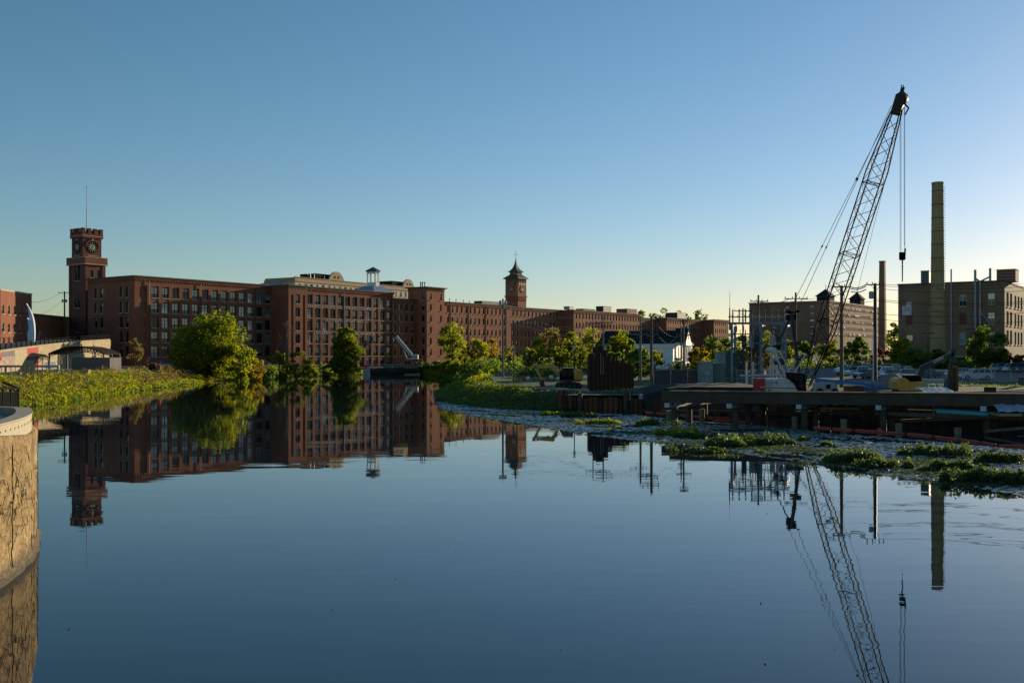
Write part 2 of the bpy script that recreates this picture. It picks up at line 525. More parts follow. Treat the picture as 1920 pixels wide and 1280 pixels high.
def put_window(parent, kind, w, h, loc, rotz=0, sub=True, var=None):
    var = random.choice((0, 0, 0, 0, 1, 3, 2, 2, 4, 5) if kind != 'small' else (2, 2, 2, 2, 0, 0, 4)) if var is None else var
    f, p, s = win_meshes(kind, w, h, var)
    o = link("window", f, parent, loc, rotz)
    link("pane", p, o)
    if sub: link("sill", s, o)
    return o
def wall(mb, mp, a0, a1, z0, z1, ops, rev=0.38, rise=0.28):
    """wall sheet with real openings; mp(a, z, d) gives the point; ops = (centre, width, z bottom, height)"""
    xs = sorted({round(v, 4) for v in [a0, a1] + [o[0] - o[1] / 2 for o in ops] + [o[0] + o[1] / 2 for o in ops] if a0 - 1e-4 <= v <= a1 + 1e-4})
    for xa, xb in zip(xs[:-1], xs[1:]):
        xm = (xa + xb) / 2
        z = z0
        for o in sorted((o for o in ops if abs(o[0] - xm) < o[1] / 2), key=lambda o: o[2]):
            if o[2] > z: mb.add([mp(xa, z, 0), mp(xb, z, 0), mp(xb, o[2], 0), mp(xa, o[2], 0)], [(0, 1, 2, 3)])
            z = o[2] + o[3]
        if z1 > z: mb.add([mp(xa, z, 0), mp(xb, z, 0), mp(xb, z1, 0), mp(xa, z1, 0)], [(0, 1, 2, 3)])
    for c, w, zb, h in [o[:4] for o in ops]:
        x0, x1, zt = c - w / 2, c + w / 2, zb + h
        for p, q in (((x0, zb), (x1, zb)), ((x1, zb), (x1, zt)), ((x1, zt), (x0, zt)), ((x0, zt), (x0, zb))):
            mb.add([mp(*p, 0), mp(*q, 0), mp(*q, rev), mp(*p, rev)], [(0, 1, 2, 3)])
        if rise:
            r = rise * min(1, w / 1.6); k = 6
            pt = [(x0 + w * i / k, zt - r * (1 - (1 - (2 * i / k - 1) ** 2))) for i in range(k + 1)]
            for (xa, za), (xb, zb2) in zip(pt[:-1], pt[1:]):
                mb.add([mp(xa, za, 0), mp(xb, zb2, 0), mp(xb, zt, 0), mp(xa, zt, 0)], [(0, 1, 2, 3)])
                mb.add([mp(xa, za, 0), mp(xb, zb2, 0), mp(xb, zb2, rev), mp(xa, za, rev)], [(0, 1, 2, 3)])

FRONT = lambda x, z, d: (x, d, z)
def SIDE(x=0.0): return lambda a, z, d: (x + d, a, z)
def grid_ops(cols, rows, w, h): return [(a, w, z, h) for a in cols for z in rows]

def block(name, label, cat, org, L, W, z1, front=(), side=(), kind='mill', group=None, bm=None, z0=0.0, piers=(), pierp=0.16, rotz=TH,
          over=0.45, sub=True, roofm=None, blanks=(), dent=True, skind='small', rise=0.28, rev=0.38, back=True):
    bm = bm or BRICK
    t = thing(name, label, cat, (org[0], org[1], 0), rotz, group)
    w = MB()
    wall(w, FRONT, 0, L, z0, z1, list(front) + list(blanks), rev, rise)
    wall(w, SIDE(0.0), 0, W, z0, z1, list(side), rev, rise)
    w.add([(L, 0, z0), (L, W, z0), (L, W, z1), (L, 0, z1)], [(0, 1, 2, 3)])
    w.add([(0, W, z0), (L, W, z0), (L, W, z1), (0, W, z1)], [(0, 1, 2, 3)])
    for o in blanks: w.box(o[0] - o[1] / 2, o[0] + o[1] / 2, rev - .12, rev, o[2], o[2] + o[3])
    for (xa, xb, za, zb) in piers: w.box(xa, xb, -pierp, -.002, za, zb)
    w.obj("wall", bm, t)
    r = MB(); r.box(-over, L + over, -over, W + over, z1, z1 + .38); r.obj("roof", roofm or ROOFM, t)
    if dent:
        c = MB()
        c.box(-.18, L + .18, -.18, -.003, z1 - .55, z1 - .003); c.box(-.18, -.003, -.003, W, z1 - .55, z1 - .003)
        n = int(L / .9)
        for i in range(n):
            x = (i + .5) * L / n
            c.box(x - .17, x + .17, -.15, -.003, z1 - 1.15, z1 - .553)
        n = int(W / .9)
        for i in range(n):
            y = (i + .5) * W / n
            c.box(-.15, -.003, y - .17, y + .17, z1 - 1.15, z1 - .553)
        c.obj("cornice", bm, t)
    for o in front:
        put_window(t, o[4] if len(o) > 4 else kind, o[1], o[3], (o[0], rev - .12, o[2]), 0, sub)
    for o in side:
        put_window(t, o[4] if len(o) > 4 else skind, o[1], o[3], (rev - .12, o[0], o[2]), -PI / 2, sub)
    return t

def at_row(s, t):   # point on the mill row: s metres proud of the main plane, t metres along it
    p = Vector((-70.9, 313.0, 0)) + V * s + U * t
    return p
SILLS = [6.1, 10.2, 14.3, 18.5, 22.8]
# --- mill A (far left big mill)
colsA = [6.5 + 3.46 * i for i in range(13)]
fA = grid_ops(colsA, SILLS, 2.3, 3.15) + [(a, 2.3, 2.6, 2.3) for a in colsA[1:]]
bA = grid_ops([2.6], SILLS, 2.0, 3.0)
sA = grid_ops([3.4, 6.2, 15.6, 18.4], SILLS, 1.35, 3.0)
pA = [(a + 1.23, a + 2.23, 2.4, 26.2) for a in colsA[:-1]] + [(3.9, 5.1, 2.4, 26.2)]
millA = block("brick_mill", "long five-storey red brick mill joined to the crenellated clock tower", "building", (-105, 277), 49.3, 22.5, 28.4, fA, sA, blanks=bA, piers=pA, pierp=.14)
# recessed blind panels on its left flank
# --- mill B (lettered mill)
colsB = [9.8 + 3.455 * i for i in range(12)]
fB = grid_ops(colsB, SILLS, 2.3, 3.15) + [(a, 2.3, 2.2, 2.4) for a in colsB]
pB = [(a + 1.25, a + 2.2, .6, 26.2) for a in colsB[:-1]] + [(8.0, 8.55, .6, 26.2), (colsB[-1] + 1.25, 50.1, .6, 26.2)]
millB = block("brick_mill", "red brick mill with faded painted white lettering between its window rows", "building", at_row(0, 0), 50.2, 26, 28.2, fB, (), piers=pB, pierp=.2)
# stair bay in front of its left end
sb = [(3.9, 2.0, z, 3.0, 'mill') for z in SILLS]
stair = MB()
slots = [(1.6, .95, 4.0, 21.6), (6.6, .95, 4.0, 21.6)]
wall(stair, lambda a, z, d: (a, d - .9, z), 0, 8.0, 0, 28.2, [o[:4] for o in sb] + slots, .5, .28)
for o in slots: stair.box(o[0] - .47, o[0] + .47, -.45, -.38, 4, 25.6)
stair.box(0, .01, -.9, -.003, 0, 28.2); stair.box(7.99, 8.0, -.9, -.003, 0, 28.2)
stair.obj("stair_bay", BRICK, millB)
for o in sb: put_window(millB, 'mill', o[1], o[3], (o[0], -.9 + .36, o[2]))
sc = MB(); sc.box(-.4, 8.4, -1.35, -.46, 28.202, 28.65); sc.box(-.1, 8.1, -1.05, -.903, 27.6, 28.19); sc.obj("cornice", ROOFM, millB)
def letters(par, txt, x, z, size, width, y, m):
    me = text_mesh(txt, size, .01, width, m)
    o = link("lettering", me, par)
    o.location = (x, y, z); o.rotation_euler = (PI / 2, 0, 0)
letters(millB, "NASHUA MANUFACTURING COMPANY", 9.0, 21.72, 1.2, 32.0, -.235, PAINTL)
letters(millB, "INCORPORATED 1823", 16.9, 17.42, 1.05, 17.6, -.235, PAINTL)
letters(millB, "LARGEST", 11.6, 13.22, 1.2, 7.2, -.235, PAINTL)
letters(millB, "BLANKETS", 31.0, 13.22, 1.2, 9.6, -.235, PAINTL)
for par, xs_ in ((millA, (4.5, 22.0, 42.7)), (millB, (8.4, 25.4, 49.3))):
    for x in xs_:
        m_ = MB(); m_.tube((x, -.3, 2), (x, -.3, 27.4), .09, n=6); m_.obj("downpipe", STEELD, par)
# --- connecting block C and end tower
colsC = [52.6 - 50.2 + 3.3 * i for i in range(4)]
fC = grid_ops(colsC, SILLS[:4] + [22.3], 1.25, 2.5)
block("brick_mill", "recessed dark connecting block between the lettered mill and the square end tower", "building", at_row(-1.6, 50.25), 14.6, 20, 26.4, fC, (), 'small')
fT = grid_ops([2.3, 8.2], SILLS[:4] + [22.6, 26.6], 1.15, 2.5)
sT = [(1.7, 1.15, z, 2.5, 'small') for z in SILLS[:4] + [22.6, 26.6]]
block("brick_tower", "square flat-roofed brick tower standing out at the end of the lettered mill", "tower", at_row(3.3, 64.9), 10.3, 9, 31.0, fT, sT, 'small', over=.8, bm=BRICK2)
# --- D: long block with small windows
RW = [5.5, 9.7, 13.9, 18.2, 22.5]
colsD = [81.4 - 75.3 + 2.86 * i for i in range(14)]
fD = grid_ops(colsD, RW, 1.2, 2.6)
blkD = block("brick_mill", "long sunlit brick mill with small paired sash windows below the spired tower", "building", at_row(0, 75.3), 48.4, 18, 26.3, fD, (), 'small', bm=BRICK2)
for x in (9.1, 20.6, 32.0, 46.2):
    m_ = MB(); m_.tube((x - 1.35, -.12, 2), (x - 1.35, -.12, 26), .1, n=6); m_.obj("downpipe", STEELD, blkD)
# --- E: shaded block
colsE = [2.0 + 2.9 * i for i in range(13)]
block("brick_mill", "shaded brick mill block behind the hanging power lines, right of the spired tower", "building", at_row(-.4, 123.8), 40.2, 18, 26.0, grid_ops(colsE, RW, 1.2, 2.6), (), 'small', bm=BRICK2)
# --- F
colsF = [2.5 + 2.85 * i for i in range(22)]
blkF = block("brick_mill", "sunlit brick mill with small windows above the white church and its trees", "building", at_row(6, 164.0), 64.0, 18, 25.9, grid_ops(colsF, RW[1:], 1.15, 2.5), (), 'small', bm=BRICK2, sub=False)
block("brick_mill", "low dark brick block set back behind a row of roof machinery", "building", at_row(0, 228.5), 31, 18, 24.8, grid_ops([2.5 + 2.9 * i for i in range(10)], RW[2:], 1.1, 2.4), (), 'small', bm=BRICK2, sub=False)
block("brick_mill", "far brick mill with a sunlit end and a long shadow over its wall", "building", at_row(5, 259.8), 58, 18, 25.2, grid_ops([2.2 + 2.9 * i for i in range(19)], RW[1:], 1.1, 2.4), (), 'small', bm=BRICK2, sub=False)
block("brick_mill", "small sunlit four-storey brick mill, farthest of the row, beside dark trees", "building", at_row(11, 307.5), 18.5, 18, 25.3, grid_ops([2.2 + 2.9 * i for i in range(6)], RW[1:], 1.1, 2.4), (), 'small', bm=BRICK2, sub=False)
block("brick_annex", "plain dark brick annex at the far end of the mill row", "building", at_row(5, 327), 16, 14, 26, (), (), 'small', bm=BRICKD, sub=False)

# --- R1: big far brick mill on the right
X1, Y1 = 165.7, 520.0
o1 = Vector((X1, Y1, 0))
rows1 = [32.4 - 2.6 - 3.55 * i for i in range(7)]
fr = [(3.0 + 2.35 * i + (1.0 if i >= 0 else 0), 1.05, z, 1.9, 'small') for i in range(44) for z in rows1[:5]]
sd = [(a, 2.2, z, 2.0, 'white') for a in (5.5 + 3.5, 22.5, 29.5) for z in rows1[:6]]
millR = block("brick_mill", "huge far brick mill with rows of white window blinds, behind the crane boom", "building", o1, 113, 43.7, 34.0, fr, sd, 'small', bm=BRICK3, sub=False, roofm=STONE, rise=.15, rev=.3)
aw = MB(); aw.add([(-.5, -.05, 1.9), (.5, -.05, 1.9), (.5, -.75, 1.1), (-.5, -.75, 1.1), (-.5, -.05, 1.86), (.5, -.05, 1.86), (.5, -.75, 1.06), (-.5, -.75, 1.06)],
                  [(0, 1, 2, 3), (7, 6, 5, 4), (2, 6, 7, 3), (0, 3, 7, 4), (1, 5, 6, 2)])
awm = aw.mesh("awning_sash", WHITEP)
rr = random.Random(4)
for o in fr:
    if rr.random() < .2: link("awning_sash", awm, millR, (o[0], -.02, o[2]))
for k, (px, D, w) in enumerate(((1548, 560, 9), (1607, 590, 8))):
    base = P(px, 0, D)
    lb = ("square louvred roof lantern with pyramid roof on the huge far mill, behind the boom", "square roof lantern with pyramid roof and finial nearest the far slim chimney")[k]
    t = thing("roof_lantern", lb, "roof lantern", (base.x, base.y, 34.4), TH, "lanterns on the far mill roof")
    m_ = MB(); m_.box(-w * .5, w * .5, -w * .4, w * .4, 0, 4.2); m_.obj("body", SLATE, t)
    m_ = MB(); m_.add([(-w * .6, -w * .5, 4.2), (w * .6, -w * .5, 4.2), (w * .6, w * .5, 4.2), (-w * .6, w * .5, 4.2), (0, 0, 8.6)], [(0, 1, 4), (1, 2, 4), (2, 3, 4), (3, 0, 4), (0, 3, 2, 1)]); m_.obj("roof", SLATE, t)
    m_ = MB(); m_.tube((0, 0, 8.3), (0, 0, 11), .12); m_.obj("finial", STEELD, t)

# unseen mill, added right of the view to shade the car park and site
block("brick_mill", "unseen brick mill added beyond the right edge to shade the car park", "building", (137, 239), 40, 30, 27, (), grid_ops([3 + 3.6 * i for i in range(7)], [6, 11, 16, 21, 25.5], 1.5, 2.8), 'small', bm=BRICK3, rotz=TH - PI / 2, dent=False)
# --- R2: near right brick building
c2 = Vector((113.3, 229, 0))
rows2 = [5.6, 9.9, 14.2, 18.4]
fR2 = [(4.2, 3.2, z, 3.3, 'white') for z in (18.0, 13.6, 9.2)] + [(9.3, 3.2, z, 3.3, 'white') for z in (18.0, 13.6, 9.2)] + [(a, 2.8, z, 3.1, 'white') for a in (16, 21, 26) for z in (18, 13.6, 9.2)]
W2 = 23.5
def yfor(px):    # local y on the left flank for a photo column
    r = (px - 960) / FPX
    return (113.3 - 229 * r) / (.8216 + .57 * r)
sR2 = []
for px, zs in ((1705, (8.9, 5.2)), (1805, (18.2, 9.3, )), (1858.5, (18.4, 13.9, 9.4))):
    sR2 += [(yfor(px), 1.5 if px < 1800 else 1.45, z, 2.7, 'white') for z in zs]
b2 = block("brick_warehouse", "four-storey drab brick building behind the tall buff chimney, with white pipes", "building", c2, 32, W2, 23.6, fR2, sR2, 'white', bm=BRICK4, over=.15, rise=0, dent=False)
def r2pipe(px, z0, z1, r=.17, bend=None):
    y = yfor(px)
    m_ = MB(); m_.tube((-.35, y, z0), (-.35, y, z1), r, n=8); m_.obj("vent_pipe", STEELG if z1 < 26 else GREYP, b2)
r2pipe(1784, 7, 27.0); r2pipe(1829, 12, 26.6, .28); r2pipe(1838, 12, 23.8, .22)
m_ = MB(); m_.tube((-.35, yfor(1839), 16.5), (-.35, yfor(1858), 14.0), .17, n=8); m_.tube((-.35, yfor(1829), 24.6), (-.35, yfor(1838), 23.8), .2, n=8)
m_.tube((-.35, yfor(1838), 23.8), (-.35, yfor(1856), 24.8), .2, n=8); m_.obj("vent_pipe", STEELG, b2)
r2pipe(1857, 23.7, 26.8, .26)
m_ = MB(); m_.box(-.05, -.003, yfor(1861) , yfor(1861) + .0 + .12, 9, 12); m_.obj("trim", STONE, b2)
# blocked panes
for px, z in ((1705, 14.0), (1805, 13.9)):
    m_ = MB(); y = yfor(px); m_.box(-.06, -.003, y - .72, y + .72, z, z + 2.6); m_.obj("boarded_window", BRICKD, b2)
m_ = MB(); m_.box(-2.0, -.003, yfor(1812) - 2.0, yfor(1812) + 2.2, 6.2, 6.5); m_.box(-2.0, -1.7, yfor(1812) - 2, yfor(1812) - 1.8, 3, 6.2); m_.obj("door_canopy", GREYP, b2)
# rental banner
by = yfor(1700.5)
t = tag(MB().obj("banner", SIGNW), "white FOR LEASE banner hung on the shaded brick wall left of the tall chimney", "banner")
m_ = MB(); m_.box(-.10, -.06, by - 1.05, by + 1.05, 16.35, 18.6); m_.box(-.10, -.06, by - 1.05, by + .15, 18.603, 19.6)
me = m_.mesh("banner", SIGNW); t.data = me; t.location = c2; t.rotation_euler = (0, 0, TH)
for txt, zz, sz, wd, mm in (("FOR", 17.95, .55, .95, PAINTR), ("LEASE", 17.4, .6, 1.55, PAINTR)):
    o = link("lettering", text_mesh(txt, sz, .005, wd, mm), t); o.location = (-.11, by + wd / 2, zz); o.rotation_euler = (PI / 2, 0, -PI / 2)
# rooftop boxes on R2
def roof_unit(px0, px1, py0, py1, D, label, mtl, dep=3.0, rz=TH - PI / 2, name="roof_unit", cat="roof unit"):
    a, b = P(px0, py1, D), P(px1, py0, D)
    c = (a + b) / 2; w = (b - a).x / max(.5, abs(math.cos(rz)) ) * .8
    t = thing(name, label, cat, (c.x, c.y, a.z), rz)
    h = b.z - a.z
    m_ = MB(); m_.box(-w / 2, w / 2, -dep / 2, dep / 2, 0, h); m_.obj("casing", mtl, t)
    m_ = MB(); m_.box(-w / 2 - .1, w / 2 + .1, -dep / 2 - .1, dep / 2 + .1, h + .003, h + .15); m_.obj("cap", mtl, t)
    n = max(2, int(h / .6)); m_ = MB()
    for i in range(n): z = (i + .5) * h / n; m_.box(-w / 2 + .2, w / 2 - .2, -dep / 2 - .05, -dep / 2 - .003, z - .08, z + .08)
    m_.obj("louvre", STEELD, t)
    return t
roof_unit(1729, 1744, 509, 534, 243, "green cooling box on the flat roof just left of the tall chimney", GREENC, 2.5)
roof_unit(1873, 1906, 507, 529, 236, "brick penthouse box on the right end of the flat roof beside the vent stacks", BRICK3, 5)

# --- main chimney
cb = P(1758, 640, 223)
t = thing("chimney", "tall tapering buff brick factory chimney with ladder rungs, standing before the flat-roofed building", "chimney", (cb.x, cb.y, 2.5))
m_ = MB(); zt = PZ(342, 223) - 2.5
m_.lathe([(1.64, 0), (1.55, 8), (1.22, zt - .5), (1.28, zt - .45), (1.28, zt), (1.0, zt), (.95, zt - 2)], 28, cap=False); m_.obj("shaft", CHIMB, t, smooth=False)
for i in range(13):
    z = 5 + i * (zt - 7) / 12; r = 1.61 + (1.22 - 1.61) * (z - 2) / zt
    b_ = MB(); b_.lathe([(r + .015, z - .06), (r + .05, z - .05), (r + .05, z + .05), (r + .015, z + .06)], 28, cap=False); b_.obj("band", RUSTD, t)
rung = MB(); rung.box(0, .28, -.25, .25, -.03, .03); rm = rung.mesh("rung", STEELD)
for i in range(62):
    z = 9 + i * (zt - 10) / 61; r = 1.6 + (1.22 - 1.6) * (z - 2) / zt
    o = link("rung", rm, t, (r * .93, -r * .37 , z), -.37)
# --- far slim chimney
cb = P(1654.5, 680, 540)
t = thing("chimney", "slim square brick chimney with faded vertical lettering beside the huge far mill", "chimney", (cb.x, cb.y, 6), TH)
zt = PZ(492, 540) - 6
m_ = MB(); m_.add([(-1.9, -1.9, 0), (1.9, -1.9, 0), (1.9, 1.9, 0), (-1.9, 1.9, 0), (-1.35, -1.35, zt), (1.35, -1.35, zt), (1.35, 1.35, zt), (-1.35, 1.35, zt)],
                  [(0, 1, 5, 4), (1, 2, 6, 5), (2, 3, 7, 6), (3, 0, 4, 7), (4, 5, 6, 7)]); m_.obj("shaft", BRICK3, t)
m_ = MB(); m_.box(-1.5, 1.5, -1.5, 1.5, zt + .003, zt + .8); m_.obj("cap", BRICK3, t)

# --- clock tower 1 (crenellated)
o = Vector((-127.0, 291.5, 0))
o = Vector(((160.8 - 960) / FPX * 293, 293, 0))
T1 = thing("clock_tower", "crenellated red brick clock tower with flagpole at the left end of the long mill", "tower", o, TH)
LW, LD = 6.2, 8.6
w = MB()
fr = [(1.9, .95, 29.4, 2.3), (4.1, .95, 29.4, 2.3)]
sd = [(LD * .5 - .75, 1.0, 28.6, 4.4), (LD * .5 + .75, 1.0, 28.6, 4.4), (LD * .5 - .75, 1.0, 20.6, 2.8), (LD * .5 + .75, 1.0, 20.6, 2.8), (LD * .5 - .75, 1.0, 13.4, 2.8), (LD * .5 + .75, 1.0, 13.4, 2.8), (LD * .5, 2.4, 6.4, 3.2)]
wall(w, FRONT, 0, LW, 0, 33.2, fr, .45, .3); wall(w, SIDE(0), 0, LD, 0, 33.2, sd, .45, .45)
w.box(LW - .01, LW, 0, LD, 0, 33.2); w.box(0, LW, LD - .01, LD, 0, 33.2)
for x0, x1 in ((-.15, .9), (LW - .9, LW + .15)): w.box(x0, x1, -.15, -.003, 0, 33.2)
for y0, y1 in ((0, 1.1), (LD - 1.1, LD)): w.box(-.152, -.004, y0, y1, 0, 33.2)
w.obj("shaft", BRICKD, T1)
for o_ in fr: put_window(T1, 'small', o_[1], o_[3], (o_[0], .3, o_[2]))
for o_ in sd: put_window(T1, 'small', o_[1], o_[3], (.3, o_[0], o_[2]), -PI / 2)
m_ = MB(); m_.box(-.55, LW + .55, -.55, LD + .55, 33.2, 35.3); m_.obj("lower_parapet", BRICK, T1)
m_ = MB(); m_.box(-.62, LW + .62, -.62, LD + .62, 33.203, 33.5); m_.box(-.62, LW + .62, -.62, LD + .62, 35.303, 35.5); m_.obj("stone_course", STONE, T1)
ux0, ux1, uy0, uy1 = .1, 6.1, 1.6, 7.4
m_ = MB(); m_.box(ux0, ux1, uy0, uy1, 35.5, 41.2); m_.obj("clock_stage", BRICKD, T1)
m_ = MB(); m_.box(ux0 - .35, ux1 + .35, uy0 - .35, uy1 + .35, 41.2, 42.5); m_.obj("parapet", BRICKD, T1)
m_ = MB(); m_.box(ux0 - .42, ux1 + .42, uy0 - .42, uy1 + .42, 41.75, 41.95); m_.box(1.6, 4.8, uy0 - .1, uy0 - .003, 35.95, 36.15); m_.box(ux0 - .1, ux0 - .003, 3, 6, 35.95, 36.15); m_.obj("stone_course", STONE, T1)
mer = MB(); mer.box(-.46, .46, -.46, .46, 0, 1.45); mer.box(-.52, .52, -.52, .52, 1.453, 1.6); mm_ = mer.mesh("merlon", BRICKD)
for i in range(4):
    for j in range(4):
        if i in (0, 3) or j in (0, 3): link("merlon", mm_, T1, (ux0 + .15 + i * 1.9, uy0 + .1 + j * 1.87, 42.503))
def clock(parent, loc, rotz, r, hands=(0.55, 3.25), ring=BLACKP):
    t_ = bpy.data.objects.new("clock_face", None)
    d = MB(); n = 28
    d.add([(r * math.cos(2 * PI * i / n), 0, r * math.sin(2 * PI * i / n)) for i in range(n)] + [(r * math.cos(2 * PI * i / n), -.12, r * math.sin(2 * PI * i / n)) for i in range(n)],
          [tuple(range(n, 2 * n))] + [(i, (i + 1) % n, n + (i + 1) % n, n + i) for i in range(n)])
    o = link("clock_face", d.mesh("clock_face", ring), parent, loc, rotz)
    c = MB(); c.add([(r * .5 * math.cos(2 * PI * i / n), -.14, r * .5 * math.sin(2 * PI * i / n)) for i in range(n)], [tuple(range(n))]); link("dial_centre", c.mesh("dial_centre", DIALC), o)
    for i in range(12):
        a = 2 * PI * i / 12; k = MB(); ca, sa = math.sin(a), math.cos(a)
        for q in (0,): k.bar((r * .6 * ca + q * sa, -.15, r * .6 * sa - q * ca), (r * .86 * ca + q * sa, -.15, r * .86 * sa - q * ca), .08, .03, up=(0, 1, 0))
        link("numeral", k.mesh("numeral", WHITEP), o)
    for a, l in ((hands[0], .5), (hands[1], .75)):
        k = MB(); k.bar((0, -.19, 0), (r * l * math.sin(a), -.19, r * l * math.cos(a)), .12, .03, up=(0, 1, 0)); link("clock_hand", k.mesh("clock_hand", BLACKP), o)
    return o
clock(T1, (3.1, uy0 - .002, 38.6), 0, 1.75)
clock(T1, (ux0 - .002, 4.5, 38.6), -PI / 2, 1.75)
ar = MB(); ar2 = MB()
for i in range(14):
    a0 = PI * i / 14; a1 = PI * (i + 1) / 14
    p0 = (3.1 + 2.05 * math.cos(a0), uy0 - .12, 38.6 + 2.05 * math.sin(a0)); p1 = (3.1 + 2.05 * math.cos(a1), uy0 - .12, 38.6 + 2.05 * math.sin(a1)); ar.bar(p0, p1, .3, .3, up=(0, 1, 0))
    p0 = (ux0 - .12, 4.5 + 2.05 * math.cos(a0), 38.6 + 2.05 * math.sin(a0)); p1 = (ux0 - .12, 4.5 + 2.05 * math.cos(a1), 38.6 + 2.05 * math.sin(a1)); ar2.bar(p0, p1, .3, .3, up=(1, 0, 0))
ar.obj("brick_arch", BRICK, T1); ar2.obj("brick_arch", BRICK, T1)
m_ = MB(); m_.box(2.9, 3.3, uy0 - .3, uy0 - .003, 40.4, 41.1); m_.box(ux0 - .3, ux0 - .003, 4.3, 4.7, 40.4, 41.1); m_.obj("keystone", STONE, T1)
m_ = MB(); m_.tube((3.1, 4.5, 42.5), (3.1, 4.5, PZ(350, 296)), .13, .06, 8); m_.lathe([(.02, 0), (.16, .1), (.16, .25), (.02, .35)], 8, (3.1, 4.5, PZ(350, 296))); m_.obj("flagpole", STEELD, T1)

# --- clock tower 2 (spired)
o = Vector(((970.9 - 960) / FPX * 426, 426, CAMH * (1 - 426 / 406)))
T2 = thing("clock_tower", "square brick clock tower with green spired roof and weather vane behind the mill row", "tower", o, TH)
T2.scale = (426 / 406,) * 3
S2 = 6.2
m_ = MB(); m_.box(0, S2, 0, S2, 0, 37.4); m_.obj("shaft", BRICK2, T2)
m_ = MB(); m_.box(-.35, S2 + .35, -.35, S2 + .35, 30.0, 30.5)
for i in range(8):
    x = .4 + i * (S2 - .8) / 7
    m_.box(x - .2, x + .2, -.2, -.003, 28.4, 29.9); m_.box(-.2, -.003, x - .2, x + .2, 28.4, 29.9); m_.box(x - .2, x + .2, -.2, -.003, 36.0, 37.3); m_.box(-.2, -.003, x - .2, x + .2, 36.0, 37.3)
m_.obj("brick_course", BRICK2, T2)
m_ = MB(); e = .75
m_.add([(-e, -e, 37.4), (S2 + e, -e, 37.4), (S2 + e, S2 + e, 37.4), (-e, S2 + e, 37.4), (-e, -e, 37.7), (S2 + e, -e, 37.7), (S2 + e, S2 + e, 37.7), (-e, S2 + e, 37.7), (1.2, 1.2, 39.2), (5, 1.2, 39.2), (5, 5, 39.2), (1.2, 5, 39.2)],
       [(0, 3, 2, 1), (0, 1, 5, 4), (1, 2, 6, 5), (2, 3, 7, 6), (3, 0, 4, 7), (4, 5, 9, 8), (5, 6, 10, 9), (6, 7, 11, 10), (7, 4, 8, 11)]); m_.obj("eave", ROOFG, T2)
m_ = MB(); m_.box(1.3, 4.9, 1.3, 4.9, 39.2, 40.35); m_.obj("lantern", BRICK2, T2)
m_ = MB(); pr = [(2.5, 40.3), (2.35, 40.45), (1.65, 41.05), (1.05, 41.9), (.62, 43.0), (.34, 44.2), (.15, 45.4), (.1, 46.2)]
vs_ = []; 
for r, z in pr: vs_ += [(3.1 - r, 3.1 - r, z), (3.1 + r, 3.1 - r, z), (3.1 + r, 3.1 + r, z), (3.1 - r, 3.1 + r, z)]
m_.add(vs_, [(k * 4 + i, k * 4 + (i + 1) % 4, k * 4 + 4 + (i + 1) % 4, k * 4 + 4 + i) for k in range(len(pr) - 1) for i in range(4)] + [(3, 2, 1, 0)]); m_.obj("spire", ROOFG, T2)
m_ = MB(); m_.tube((3.1, 3.1, 46.1), (3.1, 3.1, 49.2), .07); m_.bar((2.1, 3.1, 47.6), (4.1, 3.1, 47.6), .09); m_.bar((3.1, 2.1, 47.6), (3.1, 4.1, 47.6), .09); m_.obj("weather_vane", STEELD, T2)
clock(T2, (3.1, -.002, 33.1), 0, 1.4, ring=BRICKD); clock(T2, (-.002, 3.1, 33.1), -PI / 2, 1.4, ring=BRICKD)
arch = MB(); arch.box(-.35, .35, -.06, .05, 0, 1.3); am = arch.mesh("louvre_opening", STEELD)
for x in (1.3, 2.5, 3.7, 4.9): link("louvre_opening", am, T2, (x, 0, 34.8)); 
for y in (1.5, 4.7): link("louvre_opening", am, T2, (0, y, 34.8), -PI / 2)

# --- cream building behind the lettered mill
def cream():
    a = P(553, 520, 378); bpt = P(806, 545, 452)
    d = (bpt - a); d.z = 0; Lc = d.length; ang = math.atan2(d.y, d.x)
    t = thing("apartment_building", "cream stucco building with curved parapet gables behind the lettered mill roof", "building", (a.x, a.y, 0), ang)
    zt = PZ(521, 378) + .3
    ops = [(2.5 + 3.3 * i, 1.7 if i % 3 else 1.1, zt - 4.4, 2.2, 'white') for i in range(int((Lc - 4) / 3.3))]
    w = MB(); wall(w, FRONT, 0, Lc, 10, zt - 1.6, ops, .3, 0)
    w.box(0, .01, 0, 16, 10, zt - 1.6); w.box(Lc - .01, Lc, 0, 16, 10, zt - 1.6); w.obj("wall", CREAM, t)
    m_ = MB(); m_.box(-.3, Lc + .3, -.35, 16, zt - 1.6, zt - .8); m_.box(-.1, Lc + .1, -.15, 15.6, zt - .797, zt); m_.box(-.35, Lc + .35, -.4, .2, zt + .003, zt + .25); m_.obj("parapet", CREAMD, t)
    for o in ops: put_window(t, 'white', o[1], o[3], (o[0], .2, o[2]))
    for px, hw in ((630, 5.0), (765, 4.6)):
        x = 0
        best = min(range(0, int(Lc * 4)), key=lambda i: abs(((a.x + d.x / Lc * i / 4) / (a.y + d.y / Lc * i / 4)) - (px - 960) / FPX)); x = best / 4
        pts = [(x - hw, -.36, zt)]
        for k in range(13):
            u = -1 + k / 6; hgt = 1.0 + 2.6 * (1 - abs(u) ** 2.6) if abs(u) < .85 else 1.0
            pts.append((x + hw * .82 * u, -.36, zt + hgt))
        pts.append((x + hw, -.36, zt))
        m_ = MB(); m_.prism(pts, (0, .7, 0)); m_.obj("gable", CREAMD, t)
        m_ = MB(); m_.box(x - hw - 6, x + hw * .6, .6, 9, zt + .003, zt + 2.3); m_.obj("attic_storey", SLATE, t)
        for q in (-1.1, 1.1):
            m_ = MB(); m_.box(x + q - .45, x + q + .45, -.42, -.365, zt + .9, zt + 1.8); m_.obj("gable_window", GL_DRK, t)
    return t
cream()
